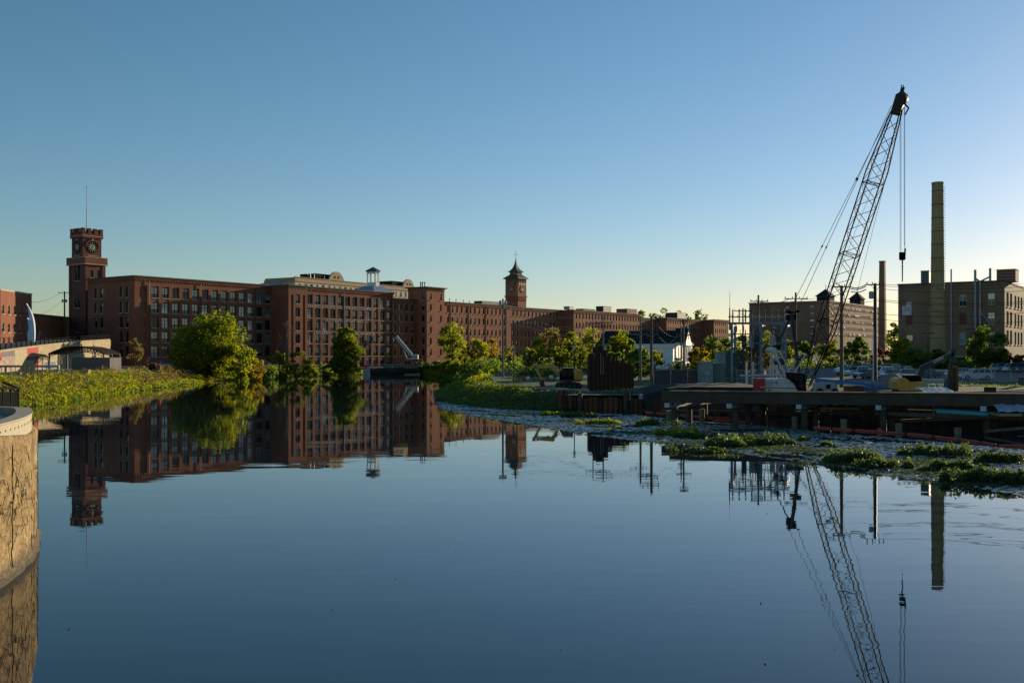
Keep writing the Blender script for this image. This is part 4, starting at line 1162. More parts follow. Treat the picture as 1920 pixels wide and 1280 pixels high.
def pads():
    rng = np.random.default_rng(12)
    n = 170000
    x = rng.uniform(PW[:, 0].min(), PW[:, 0].max(), n); y = rng.uniform(PW[:, 1].min(), PW[:, 1].max(), n)
    patch = (np.sin(x * .55 + 1.1 * np.sin(y * .31)) + np.sin(y * .8 + 1.7 * np.sin(x * .23)) + .9 * np.sin(x * 1.7 + y * 1.3)) 
    k = in_poly(x, y, PW) & (patch > -.95 + rng.normal(size=n) * .5)
    k &= shore_dist(x, y) < .5
    x, y = x[k], y[k]
    n = len(x); m = 5
    r = rng.uniform(.09, .21, n); a0 = rng.uniform(0, 6.3, n)
    tx, ty = rng.normal(0, .09, n), rng.normal(0, .09, n)
    t = np.arange(m) * 2 * PI / m
    vx = x[:, None] + r[:, None] * np.cos(t + a0[:, None]); vy = y[:, None] + r[:, None] * .8 * np.sin(t + a0[:, None])
    vz = .022 + (vx - x[:, None]) * tx[:, None] + (vy - y[:, None]) * ty[:, None] + rng.uniform(0, .02, n)[:, None]
    v = np.stack([vx, vy, vz], -1).reshape(-1, 3)
    struct(link("floating_leaves", quads_mesh("floating_leaves", v, np.arange(n * m).reshape(n, m), PAD)), 'stuff')
pads()
def water_clump(px, py, wpx, hpx, label, mtl=None, n=1500, seed=0, dpx=None):
    rng = np.random.default_rng(seed + int(px))
    D = CAMH * FPX / (py - HORY); X = PX(px, D); W = wpx / FPX * D; hz = hpx / FPX * D * .62; W *= 1.18
    dep = W * .36
    k = 22; n = int(n * 1.9)
    cx = rng.normal(0, .24, k) * W; cy = rng.normal(0, .30, k) * dep; cr = rng.uniform(.10, .22, k) * W * .8; ch = rng.uniform(.4, 1.05, k)
    i = rng.integers(0, k, n); d = rng.normal(size=(n, 3)); d /= np.linalg.norm(d, axis=1, keepdims=True); d *= rng.uniform(.6, 1.05, (n, 1))
    C = np.stack([cx[i] + d[:, 0] * cr[i], cy[i] + d[:, 1] * np.minimum(cr[i], dep * .6), np.abs(d[:, 2]) * hz * ch[i] * rng.uniform(.6, 1.3, n)], 1)
    v, q = leaf_quads(C, .115, rng, .2, .6)
    o = link("water_plant", quads_mesh("water_plant", v, q, mtl or LEAF_W)); o.location = (X, D, .02)
    tag(o, label, "plant", "raised clumps of water plants")
for a in ((845, 752, 60, 14, "low green clump at the left tip of the grassy point"),
          (1034, 778, 36, 12, "small light green clump below the left end of the rusty piling", LEAF_P),
          (1080, 781, 56, 14, "dark clump beside the small light green one below the piling"),
          (1128, 794, 62, 14, "light green clump midway between the piling and the yellow-topped one", LEAF_P),
          (1215, 796, 70, 20, "dark clump directly behind the yellow-topped clump"),
          (1262, 815, 84, 22, "clump with bright yellow leaves on top, before the orange boom", LEAF_Y, 2000),
          (1300, 820, 60, 16, "dark skirt of leaves right of the yellow-topped clump"),
          (1360, 836, 100, 30, "broad dark clump left of the trestle's second pile", None, 2400),
          (1312, 846, 90, 14, "low flat mat of leaves at the lower edge of the floating pads", None, 1200),
          (1424, 832, 92, 30, "broad dark clump in front of the trestle's second pile", None, 2400),
          (1505, 826, 18, 10, "tiny tuft between the broad clumps and the right ones", LEAF_P, 260),
          (1548, 834, 16, 11, "tiny tuft just right of the other tiny tuft", LEAF_G, 260),
          (1612, 866, 96, 38, "round clump with lighter green left side, below the orange buoy", LEAF_W, 2600),
          (1668, 876, 70, 26, "dark clump right of the lighter round one, speckled with pads", None, 1800),
          (1752, 852, 92, 32, "dark clump close under the orange boom at right", None, 2400),
          (1776, 880, 90, 30, "dark clump below the one under the boom", None, 2200),
          (1872, 866, 70, 30, "tall dark clump near the right edge under the boom", None, 2000),
          (1850, 902, 110, 42, "large nearest clump at the right edge", None, 3200),
          (1905, 905, 90, 40, "dark clump cut by the right edge of the view", None, 2600)):
    water_clump(*a)
# flat green mats joining the clumps
def flat_mats():
    rng = np.random.default_rng(55); C = []
    for px, py, w, n in ((860, 757, 90, 900), (1000, 776, 120, 1300), (1110, 790, 120, 1600), (1240, 812, 150, 2200), (1330, 830, 160, 2400), (1420, 840, 150, 2200), (1520, 846, 110, 900), (1620, 870, 170, 2600), (1740, 866, 170, 2400), (1780, 888, 180, 2600), (1860, 905, 170, 3000)):
        D = CAMH * FPX / (py - HORY); X = PX(px, D); W = w / FPX * D
        C.append(np.stack([X + rng.normal(0, .33, n) * W, D + rng.normal(0, .16, n) * W, .03 + np.abs(rng.normal(0, .035, n))], 1))
    C = np.concatenate(C); k = shore_dist(C[:, 0], C[:, 1]) < .3
    v, q = leaf_quads(C[k], .13, rng, .75, .7)
    a = v.reshape(-1, 4, 3); c = a.mean(1, keepdims=True); a[:, :, 2] = np.maximum(.012, c[:, :, 2] + (a[:, :, 2] - c[:, :, 2]) * .35); v = a.reshape(-1, 3)
    struct(link("floating_weed", quads_mesh("floating_weed", v, q, LEAF_W)), 'stuff')
flat_mats()
# little bits of drift on the open water
rng = np.random.default_rng(9)
db = MB()
for i in range(12):
    px = rng.uniform(120, 1800); py = rng.uniform(830, 1250); D = CAMH * FPX / (py - HORY); X = PX(px, D); s = rng.uniform(.006, .018)
    if px > 1300 and py < 930: continue
    db.box(X - s, X + s, D - s, D + s, .0, .03)
struct(db.obj("drifting_leaves", LEAF_B), 'stuff')

# ---------------------------------------------------------------- near curved river wall (left foreground)
def near_wall():
    t = thing("river_wall", "curved concrete river wall with rough stained base and pale parapet, at lower left", "wall", (-17.5, 34, 0))
    O = Vector(t.location)
    # plan curve, from behind the frame round the nose
    A = Vector((-15.95, 29.7)); pts = []
    ang = math.radians(97)      # heading
    p = A.copy(); R = 29.0; step = .6
    back = []
    q = A.copy(); a = ang
    for i in range(26):
        q = q - Vector((math.cos(a), math.sin(a))) * step; a -= step / R; back.append(q.copy())
    pts = back[::-1] + [A]
    a = ang; q = A.copy()
    for i in range(20):
        q = q + Vector((math.cos(a), math.sin(a))) * step; a += step / R; pts.append(q.copy())
    for i in range(9):
        q = q + Vector((math.cos(a), math.sin(a))) * .5; a += .5 / 2.4; pts.append(q.copy())
    for i in range(24):
        q = q + Vector((math.cos(a), math.sin(a))) * .6; pts.append(q.copy())
    n = len(pts)
    nor = []
    for i in range(n):
        d = (pts[min(i + 1, n - 1)] - pts[max(i - 1, 0)]).normalized(); nor.append(Vector((d.y, -d.x)))
    def off(i, o): return pts[i] + nor[i] * o
    def ztop(i): return 4.42 + .45 * max(0, min(1.6, (36 - pts[i].y) / 6.3))
    def sweep(name, prof, mtl, smooth=True, fine=1):
        m_ = MB(o=O); vs_ = []
        k = None
        for i in range(n):
            pr = prof(i); k = len(pr)
            for o, z in pr:
                w_ = off(i, o); vs_.append((w_.x, w_.y, z))
        m_.add(vs_, [(i * k + j, i * k + j + 1, (i + 1) * k + j + 1, (i + 1) * k + j) for i in range(n - 1) for j in range(k - 1)])
        return m_.obj(name, mtl, t, smooth=smooth)
    # rough base
    m, nt, b = nodes("stained_old_concrete")
    N, Lk = nt.nodes, nt.links
    tc = N.new("ShaderNodeTexCoord")
    def nz(sc, det, dist=0.0, v=(1, 1, 1)):
        mp = N.new("ShaderNodeMapping"); mp.inputs['Scale'].default_value = v; Lk.new(tc.outputs['Object'], mp.inputs[0])
        x = N.new("ShaderNodeTexNoise"); x.inputs['Scale'].default_value = sc; x.inputs['Detail'].default_value = det; x.inputs['Distortion'].default_value = dist; x.inputs['Roughness'].default_value = .65
        Lk.new(mp.outputs[0], x.inputs['Vector']); return x.outputs['Fac'], mp
    f1, _ = nz(.9, 8); f2, _ = nz(7.0, 6); f3, _ = nz(1.0, 4, 0, (1.2, 1.2, .25))
    vo = N.new("ShaderNodeTexVoronoi"); vo.feature = 'DISTANCE_TO_EDGE'; vo.inputs['Scale'].default_value = 3.4
    mpv = N.new("ShaderNodeMapping"); mpv.inputs['Scale'].default_value = (1, 1, .9); Lk.new(tc.outputs['Object'], mpv.inputs[0])
    nd = N.new("ShaderNodeTexNoise"); nd.inputs['Scale'].default_value = 1.6; nd.inputs['Detail'].default_value = 5; Lk.new(mpv.outputs[0], nd.inputs['Vector'])
    av = N.new("ShaderNodeMix"); av.data_type = 'VECTOR'; av.inputs[0].default_value = .45; Lk.new(mpv.outputs[0], av.inputs[4]); Lk.new(nd.outputs['Color'], av.inputs[5])
    Lk.new(av.outputs[1], vo.inputs['Vector'])
    crk = N.new("ShaderNodeValToRGB"); crk.color_ramp.elements[0].position = .0; crk.color_ramp.elements[1].position = .05
    crk.color_ramp.elements[0].color = (.42, .38, .3, 1); Lk.new(vo.outputs['Distance'], crk.inputs[0])
    r1 = N.new("ShaderNodeValToRGB"); e = r1.color_ramp.elements; e[0].position, e[1].position = .34, .66
    e[0].color = (.20, .13, .055, 1); e[1].color = (.44, .32, .155, 1); Lk.new(f1, r1.inputs[0])
    r2 = N.new("ShaderNodeValToRGB"); r2.color_ramp.elements[0].color = (.35, .33, .3, 1); r2.color_ramp.elements[1].color = (1.25, 1.25, 1.2, 1); r2.color_ramp.elements[0].position = .32; r2.color_ramp.elements[1].position = .62
    Lk.new(f2, r2.inputs[0])
    r3 = N.new("ShaderNodeValToRGB"); r3.color_ramp.elements[0].color = (.42, .36, .28, 1); r3.color_ramp.elements[1].color = (1.3, 1.28, 1.2, 1); Lk.new(f3, r3.inputs[0])
    def mul(a, c, fac=1.0):
        x = N.new("ShaderNodeMix"); x.data_type = 'RGBA'; x.blend_type = 'MULTIPLY'; x.inputs[0].default_value = fac; Lk.new(a, x.inputs[6]); Lk.new(c, x.inputs[7]); return x.outputs[2]
    c = mul(mul(mul(r1.outputs[0], r2.outputs[0], .8), r3.outputs[0], .8), crk.outputs[0], .32)
    # wet algae band near the waterline (a deposit on the wall)
    sp = N.new("ShaderNodeSeparateXYZ"); Lk.new(tc.outputs['Object'], sp.inputs[0])
    wb_ = N.new("ShaderNodeMapRange"); wb_.inputs[1].default_value = .15; wb_.inputs[2].default_value = .75; Lk.new(sp.outputs[2], wb_.inputs[0])
    wm = N.new("ShaderNodeMix"); wm.data_type = 'RGBA'; wm.inputs[6].default_value = (.07, .055, .035, 1); Lk.new(wb_.outputs[0], wm.inputs[0]); Lk.new(c, wm.inputs[7])
    Lk.new(wm.outputs[2], b.inputs['Base Color']); b.inputs['Roughness'].default_value = .92
    hs = N.new("ShaderNodeMath"); hs.operation = 'ADD'; Lk.new(f2, hs.inputs[0]); Lk.new(crk.outputs[0], hs.inputs[1])
    bp = N.new("ShaderNodeBump"); bp.inputs['Distance'].default_value = .06; bp.inputs['Strength'].default_value = .8; Lk.new(hs.outputs[0], bp.inputs['Height']); Lk.new(bp.outputs[0], b.inputs['Normal'])
    rr = random.Random(3)
    zz = [-1, .3, .34, 1, 1.7, 2.4, 3.1, 3.8, 4.2]
    jit = {}
    def base(i):
        out = []
        for j, z in enumerate(zz): out.append(((.12 if z < .32 else 0) + rr.uniform(-.055, .055), z if j < 8 else ztop(i) - .12))
        return out + [(-.06, ztop(i)), (-.32, ztop(i) + .01)]
    sweep("rough_base", base, m)
    sweep("parapet", lambda i: [(-.16, ztop(i) + .012), (-.16, 5.02), (-.13, 5.06), (-.13, 5.1), (-.72, 5.1), (-.72, 4.35)], CONC if False else mat("pale_new_concrete", (.40, .35, .25), .85, var=.10, scale=1.5, bump=.004, streak=True), False)
    # form-tie holes, a recessed joint and roots/vines
    hole = MB(); hole.lathe([(.035, 0), (.035, .012)], 8); hm = hole.mesh("tie_hole", BLACKP)
    for i in range(2, n - 30):
        o = link("tie_hole", hm, t)
        w_ = off(i, -.158); o.location = (w_.x - O.x, w_.y - O.y, 4.82); o.rotation_euler = (0, PI / 2, math.atan2(nor[i].y, nor[i].x))
    ii = min(range(n), key=lambda i: abs((pts[i].x / pts[i].y) - (22 - 960) / FPX) + (0 if 29 < pts[i].y < 36 else 9))
    m_ = MB(o=O); w0, w1 = off(ii, .05), off(ii, .05)
    prev = None
    for k in range(16):
        z = .3 + k * .27; q = (w0.x + rr.uniform(-.03, .03), w0.y + rr.uniform(-.05, .05), z)
        if prev: m_.tube(prev, q, .018, n=5)
        prev = q
    m_.obj("joint_seam", BLACKP, t)
    vn = MB(o=O)
    for k in range(170):
        i = rr.randint(n - 68, n - 30); z = rr.uniform(.8, 4.2); prev = None; s_ = float(i); dr = rr.choice((-1, 1)) * rr.uniform(.1, .4)
        for q in range(rr.randint(4, 9)):
            a_ = max(0, min(n - 2, int(s_))); fr_ = s_ - int(s_)
            w_ = off(a_, .05).lerp(off(a_ + 1, .05), fr_)
            c_ = (w_.x, w_.y, z)
            if prev: vn.tube(prev, c_, .009, n=4, cap=False)
            prev = c_; s_ += dr * rr.uniform(.3, 1.4); z -= rr.uniform(-.12, .28)
    vn.obj("dead_vine", BARK, t)
    # terrace slab and inner ramp behind the parapet
    m_ = MB(o=O); poly = [(off(i, -.75).x, off(i, -.75).y) for i in range(n)] + [(-60, 44), (-60, 14)]
    m_.add([(x, y, 4.55) for x, y in poly], [tuple(range(len(poly)))]); m_.obj("terrace", CONCG, t)
    a0, a1 = P(-30, 774, 38), P(22, 771, 41)
    m_ = MB(o=O); m_.add([(-25, 33, 4.56), (-18.6, 37.5, 4.56), (-19.9, 40.2, 4.56), (-25, 38, 4.56), (-25, 33.5, 5.2), (-20.2, 39.2, 4.95), (-21, 40.6, 4.9), (-25, 38.5, 5.25)],
                         [(0, 1, 5, 4), (1, 2, 6, 5), (2, 3, 7, 6), (4, 5, 6, 7)]); m_.obj("inner_ramp", CONCG, t)
    return t
near_wall()
def near_rail():
    a, b_ = P(-60, 700, 40.5), P(34, 727, 45.5)
    a.z = 5.95; b_.z = 5.75
    t = thing("railing", "black steel railing with dark mesh panels on the terrace at the left edge", "railing", (b_.x, b_.y, 4.55))
    O = Vector(t.location)
    d = (b_ - a)
    m_ = MB(o=O); m_.bar(a, b_, .07, .09); m_.obj("top_rail", BLACKP, t)
    for zo in (-.18, -1.1):
        m_ = MB(o=O); m_.bar(a + Vector((0, 0, zo)), b_ + Vector((0, 0, zo)), .05, .05); m_.obj("rail", BLACKP, t)
    for k in range(7):
        p = a.lerp(b_, k / 6); m_ = MB(o=O); m_.box(p.x - .04, p.x + .04, p.y - .04, p.y + .04, 4.5, p.z + .04); m_.obj("post", BLACKP, t)
    bal = MB()
    bal.box(-.012, .012, -.012, .012, -1.1, -.18); bm_ = bal.mesh("baluster", BLACKP)
    N_ = 84
    for k in range(N_):
        p = a.lerp(b_, (k + .5) / N_) - O; link("baluster", bm_, t, p)
    # return leg, running away along the terrace edge
    c_ = Vector((b_.x - 3, b_.y + 4.5, 5.9))
    m_ = MB(o=O); m_.bar(b_, c_, .07, .09); m_.bar(b_ + Vector((0, 0, -.18)), c_ + Vector((0, 0, -.18)), .05); m_.obj("rail", BLACKP, t)
    m_ = MB(o=O); e_ = Vector((0, .06, 0)); m_.add([a + e_ + Vector((0, 0, -1.08)), b_ + e_ + Vector((0, 0, -1.08)), b_ + e_ + Vector((0, 0, -.2)), a + e_ + Vector((0, 0, -.2))], [(0, 1, 2, 3)]); m_.obj("mesh_panel", BLACKP, t)
near_rail()

# ---------------------------------------------------------------- left park: road ramp, canopy, fence, monument pier
def road_ramp():
    A = P(-70, 664, 168); B = P(205, 635.4, 270)
    A.z = PZ(666, 168); 
    t = thing("road_ramp", "sunlit concrete road ramp with painted mural panels and black railing", "bridge", (A.x, A.y, 3))
    O = Vector(t.location); d = (B - A); L = math.hypot(d.x, d.y); u = Vector((d.x / L, d.y / L, 0)); nr = Vector((u.y, -u.x, 0))
    def pt(s, o, z): return A + u * s + nr * o + Vector((0, 0, z - A.z))
    def zt(s): k = s / L; return A.z + (B.z - A.z) * (k + .10 * math.sin(PI * k))
    n = 24; m_ = MB(o=O); r_ = MB(o=O); c_ = MB(o=O)
    for i in range(n):
        s0, s1 = L * i / n, L * (i + 1) / n
        m_.add([pt(s0, 0, 2), pt(s1, 0, 2), pt(s1, 0, zt(s1) - .35), pt(s0, 0, zt(s0) - .35)], [(0, 1, 2, 3)])
        c_.add([pt(s0, .18, zt(s0) - .35), pt(s1, .18, zt(s1) - .35), pt(s1, .18, zt(s1)), pt(s0, .18, zt(s0)), pt(s0, -.3, zt(s0)), pt(s1, -.3, zt(s1)), pt(s0, 0.001, zt(s0) - .35), pt(s1, 0.001, zt(s1) - .35)], [(0, 1, 2, 3), (3, 2, 5, 4), (6, 7, 1, 0)])
        r_.add([pt(s0, -.3, zt(s0) - .12), pt(s1, -.3, zt(s1) - .12), pt(s1, -12, zt(s1) - .12), pt(s0, -12, zt(s0) - .12)], [(0, 1, 2, 3)])
    m_.add([pt(L, 0, 2), pt(L, -12, 2), pt(L, -12, zt(L) - .35), pt(L, 0, zt(L) - .35)], [(0, 1, 2, 3)])
    m_.obj("retaining_wall", CONC, t); c_.obj("kerb", CONC, t); r_.obj("road_deck", ASPH, t)
    m_ = MB(o=O); m_.add([pt(L + .02, .0, zt(L) - 3.2), pt(L + 2.6, .0, zt(L) - 1.0), pt(L + 2.6, .0, zt(L) - .3), pt(L + .02, 0, zt(L) - .3), pt(L + .02, -12, zt(L) - 3.2), pt(L + 2.6, -12, zt(L) - 1.0), pt(L + 2.6, -12, zt(L) - .3), pt(L + .02, -12, zt(L) - .3)],
                         [(0, 1, 2, 3), (4, 7, 6, 5), (0, 4, 5, 1), (1, 5, 6, 2), (3, 2, 6, 7)]); m_.obj("bridge_end", CONC, t)
    # recessed vertical joints
    for i in range(1, 12):
        s = L * i / 12; m_ = MB(o=O); m_.add([pt(s - .06, .02, 2), pt(s + .06, .02, 2), pt(s + .06, .02, zt(s) - .36), pt(s - .06, .02, zt(s) - .36)], [(0, 1, 2, 3)]); m_.obj("joint", mat("joint_dark", (.14, .12, .09), .9), t)
    # railings, near and far side
    post = MB(); post.box(-.1, .1, -.1, .1, 0, 1.15); pm = post.mesh("rail_post", BLACKP)
    for o, s0, s1, np_ in ((0, 0, L, 34), (-12, 0, L * .62, 20)):
        for i in range(np_ + 1):
            s = s0 + (s1 - s0) * i / np_; link("rail_post", pm, t, pt(s, o, zt(s)) - O)
        for h in (.35, .72, 1.08):
            m_ = MB(o=O)
            for i in range(n):
                a_, b_ = s0 + (s1 - s0) * i / n, s0 + (s1 - s0) * (i + 1) / n
                m_.bar(pt(a_, o, zt(a_) + h), pt(b_, o, zt(b_) + h), .06, .08)
            m_.obj("rail", BLACKP, t)
    # mural panels (flat paint on the wall): s from the photo columns
    def s_of(px):
        r = (px - 960) / FPX; return (r * A.y - A.x) / (u.x - r * u.y)
    def panel(p0, p1, z0, z1, mtl, o=.03):
        m_ = MB(o=O); a_, b_ = s_of(p0), s_of(p1)
        f = lambda v, s: 3.9 + v * (zt(s) - .4 - 3.9)
        m_.add([pt(a_, o, f(z0, a_)), pt(b_, o, f(z0, b_)), pt(b_, o, f(z1, b_)), pt(a_, o, f(z1, a_))], [(0, 1, 2, 3)]); m_.obj("mural", mtl, t)
    mw = mat("mural_cream", (.36, .30, .19), .8, var=.2, scale=1.2); mr = mat("mural_red", (.38, .05, .035), .8, var=.2, scale=1); mg = mat("mural_grey", (.12, .12, .14), .8, var=.25, scale=1); mp_ = mat("mural_pink", (.30, .21, .17), .8, var=.5, scale=.9); mbl = mat("mural_blue", (.10, .15, .24), .8)
    panel(-40, 3, .55, .98, mr); panel(3, 28, .72, .99, mg); panel(-40, 26, .0, .70, mp_); panel(27, 50, .05, .98, mw); panel(50, 72, .70, 1.0, mr); panel(50, 72, .6, .7, mw); panel(50, 72, .0, .6, mr)
    panel(56, 69, .33, .52, mbl, .04); panel(61, 66, .12, .34, mbl, .04); panel(72, 80, .82, 1.0, mw)
    panel(80, 106, .02, .36, mw); panel(83, 104, .0, .28, mbl, .04)
    return t
road_ramp()
def canopy():
    D = 214
    x0, x1 = PX(108, D), PX(211, D); zb = gz((x0 + x1) / 2, D)
    t = thing("arched_canopy", "dark arched canopy on steel posts and curved trusses in the riverside park", "canopy", ((x0 + x1) / 2, D, zb))
    w = (x1 - x0) / 2; ze = PZ(664.5, D) - zb; zc = PZ(651, D) - zb
    def z(u): return ze + (zc - ze) * (1 - u * u)
    n = 18; m_ = MB()
    for i in range(n):
        u0, u1 = -1 + 2 * i / n, -1 + 2 * (i + 1) / n
        m_.prism([(w * u0, -4.5, z(u0)), (w * u1, -4.5, z(u1)), (w * u1, -4.5, z(u1) + .22), (w * u0, -4.5, z(u0) + .22)], (0, 9, 0))
    m_.obj("roof", mat("canopy_metal", (.022, .018, .015), .9, spec=.1), t)
    for y in (-4.2, 0, 4.2):
        tr = MB()
        zl = lambda u: z(u) - .95 + .35 * abs(u)
        for i in range(n):
            u0, u1 = -1 + 2 * i / n, -1 + 2 * (i + 1) / n
            tr.bar((w * u0, y, zl(u0)), (w * u1, y, zl(u1)), .1); tr.bar((w * u0, y, zl(u0)), (w * (u0 + u1) / 2, y, z((u0 + u1) / 2)), .07); tr.bar((w * (u0 + u1) / 2, y, z((u0 + u1) / 2)), (w * u1, y, zl(u1)), .07)
        tr.obj("truss", STEELD, t)
        for u in (-.97, .97):
            m_ = MB(); m_.box(w * u - .13, w * u + .13, y - .13, y + .13, -.3, z(u)); m_.obj("post", STEELD, t)
    return t
canopy()
def box_thing(name, label, cat, px0, px1, py0, py1, D, dep, mtl, zb=None, rz=0, cap=None, bev=0, group=None):
    a, b_ = P(px0, py1, D), P(px1, py0, D)
    z0 = a.z if zb is None else zb
    t = thing(name, label, cat, ((a.x + b_.x) / 2, D, z0), rz, group); w = (b_.x - a.x) / 2; h = b_.z - z0
    m_ = MB(); m_.box(-w, w, 0, dep, 0, h); m_.obj("body", mtl, t)
    if cap:
        m_ = MB(); m_.box(-w - .12, w + .12, -.12, dep + .12, h + .003, h + cap); m_.obj("cap", mtl, t)
    return t
box_thing("storage_shed", "plain grey-brown concrete box wall under the arched canopy", "shed", 135, 206, 671, 696, 206, 6, mat("dull_concrete", (.12, .115, .105), .9, var=.15), 3.4, cap=.1)
t = box_thing("portable_toilet", "green and white portable toilet right of the arched canopy", "toilet", 211, 220.5, 673, 693, 212, 1.3, GREENP, 3.4, cap=.12)
m_ = MB(); m_.box(-.35, .35, -.04, -.003, .1, 2.0); m_.obj("door", GREENP, t)
m_ = MB(); m_.box(.25, .5, -.03, -.003, .05, 2.2); m_.obj("trim", WHITEP, t)
t = box_thing("monument_pier", "square concrete park pier with a lit side and stepped cap, before the road ramp", "pier", 41, 65, 685, 712, 176, 2.4, CONC, 3.3, rz=.5)
m_ = MB(); m_.box(-.5, 1.0, .4, 1.8, PZ(685, 176) - 3.3 + .003, PZ(676, 176) - 3.3); m_.obj("cap", CONC, t)
t = box_thing("low_wall", "long pale horizontal concrete band in the park, running behind the square pier", "wall", -60, 110, 684.5, 688.5, 186, .5, CONCG)
for px in (-40, 10, 108):
    m_ = MB(); x = PX(px, 186) - t.location.x; m_.box(x - .2, x + .2, .05, .45, -2.0, 0); m_.obj("leg", CONCG, t)
for i, (a_, b_, y0, y1, D, lb) in enumerate(((22, 37, 698, 706, 172, "white block seat left of the square pier"), (131, 166, 693, 701, 186, "long white block seat in front of the canopy"), (66, 130, 693, 700, 196, "long grey retaining kerb in the park lawn"))):
    box_thing("block_seat", lb, "bench", a_, b_, y0, y1, D, .8, CONC if i < 2 else CONCG, 3.3)
def car(name, label, loc, rz, paint, kind='suv', group="cars in the car park"):
    t = thing(name, label, "car", loc, rz, group)
    L, W, hb, ht = {'suv': (4.6, 1.8, 1.02, 1.72), 'sedan': (4.6, 1.75, .9, 1.42), 'van': (4.9, 1.9, 1.1, 1.85)}[kind]
    h = L / 2
    body = [(-h, .42), (-h + .05, hb - .08), (-h + .25, hb), (h * .45, hb + .02), (h - .25, hb - .18), (h, hb - .38), (h, .38), (h - .3, .28), (-h + .2, .28)]
    m_ = MB(); m_.prism([(x, -W / 2, z) for x, z in body], (0, W, 0)); m_.obj("body", paint, t)
    if kind == 'sedan': cab = [(-h * .72, hb), (-h * .42, ht), (h * .08, ht), (h * .46, hb)]
    elif kind == 'van': cab = [(-h * .97, hb), (-h * .9, ht), (h * .2, ht), (h * .55, hb)]
    else: cab = [(-h * .95, hb), (-h * .82, ht), (h * .12, ht), (h * .46, hb)]
    ins = .14
    n = len(cab)
    m_ = MB()
    lo = [(x, z) for x, z in cab]
    vsL = [(cab[0][0], -W / 2 + .02, hb - .01), (cab[1][0], -W / 2 + ins, ht), (cab[2][0], -W / 2 + ins, ht), (cab[3][0], -W / 2 + .02, hb - .01)]
    vsR = [(x, -y, z) for x, y, z in vsL]
    m_.add(vsL + vsR, [(0, 1, 2, 3), (7, 6, 5, 4), (0, 4, 5, 1), (1, 5, 6, 2), (2, 6, 7, 3)]); m_.obj("cabin", paint, t)
    def lerp3(a, b, u): return tuple(a[i] + (b[i] - a[i]) * u for i in range(3))
    def sub(quad, u0, u1, v0, v1, off):
        a, b, c, d = quad
        f = lambda u, v: lerp3(lerp3(a, d, u), lerp3(b, c, u), v)
        return [tuple(f(u, v)[i] + off[i] for i in range(3)) for u, v in ((u0, v0), (u0, v1), (u1, v1), (u1, v0))]
    for side, off in ((vsL, (0, -.012, .0)), (vsR, (0, .012, .0))):
        for u0, u1 in ((.06, .34), (.38, .64), (.68, .93)):
            g = MB(); g.add(sub(side, u0, u1, .12, .88, off), [(0, 1, 2, 3)]); g.obj("window", GL_CAR, t)
    for q, off in (((vsL[3], vsL[2], vsR[2], vsR[3]), (.012, 0, .012)), ((vsL[0], vsL[1], vsR[1], vsR[0]), (-.012, 0, .012))):
        g = MB(); g.add(sub(q, .08, .92, .1, .9, off), [(0, 1, 2, 3)]); g.obj("windscreen", GL_CAR, t)
    wh = MB(); wh.tube((0, -.11, 0), (0, .11, 0), .34, n=14); wm = wh.mesh("wheel", RUBBER)
    hb_ = MB(); hb_.tube((0, -.125, 0), (0, .125, 0), .19, n=10); hm = hb_.mesh("rim", STEELG)
    for x in (-h * .62, h * .62):
        for y in (-W / 2 + .09, W / 2 - .09):
            o = link("wheel", wm, t, (x, y, .34)); link("rim", hm, o)
    for y in (-W * .36, W * .36):
        m_ = MB(); m_.box(h - .04, h + .01, y - .17, y + .17, hb - .5, hb - .33); m_.obj("headlight", WHITEP, t)
        m_ = MB(); m_.box(-h - .005, -h + .06, y - .12, y + .12, hb - .3, hb - .12); m_.obj("tail_light", REDP, t)
    return t
def paint(name, col):
    if name in MATS: return MATS[name]
    m, nt, b = nodes(name); b.inputs['Base Color'].default_value = (*col, 1); b.inputs['Roughness'].default_value = .3; b.inputs['Coat Weight'].default_value = .6; b.inputs['Coat Roughness'].default_value = .05
    MATS[name] = m; return m
PAINTS = [paint("car_silver", (.42, .44, .46)), paint("car_dark_blue", (.02, .035, .08)), paint("car_black", (.012, .012, .014)), paint("car_white", (.65, .65, .65)), paint("car_grey", (.14, .15, .16)), paint("car_maroon", (.10, .018, .02))]
D2R = math.radians
def put_car(px, D, rz, pi, kind, label):
    x = PX(px, D); car("parked_car", label, (x, D, gz(x, D) + .13), D2R(rz), PAINTS[pi], kind)
put_car(1828, 146, 178, 0, 'suv', "silver four-wheel-drive car parked side-on behind the chain-link fence")
put_car(1801, 158, 165, 0, 'sedan', "silver car mostly hidden behind the brown steel pile")
put_car(1590, 172, 205, 4, 'sedan', "dark grey saloon at the left end of the car park, behind the wooden pole")
put_car(1606, 166, 210, 0, 'suv', "tall silver estate car under the dark tree, left of the metal pole")
put_car(1622, 156, 212, 1, 'sedan', "dark blue saloon between the estate car and the metal pole")
put_car(1650, 160, 215, 3, 'van', "white van just right of the metal pole")
put_car(1667, 164, 215, 1, 'suv', "dark blue car right of the white van")
put_car(1672, 152, 212, 4, 'sedan', "grey saloon with glinting roof, left of the gravel heap")
put_car(1702, 150, 212, 2, 'sedan', "black saloon behind the yellow digger's rear")
put_car(1735, 150, 200, 1, 'sedan', "dark blue saloon seen past the digger's cab")
for i, (px, D) in enumerate(((1585, 190), (1613, 187), (1640, 184), (1668, 181), (1694, 178))):
    put_car(px, D, 214, (3, 1, 0, 4, 3)[i], ('sedan', 'suv', 'sedan', 'suv', 'sedan')[i],
            ("white saloon at the left end of the back row of the car park", "dark blue car second in the back row of the car park", "silver saloon in the middle of the back row, just left of the metal pole", "grey car fourth in the back row, right of the metal pole", "white saloon at the right end of the back row, behind the gravel heap")[i])
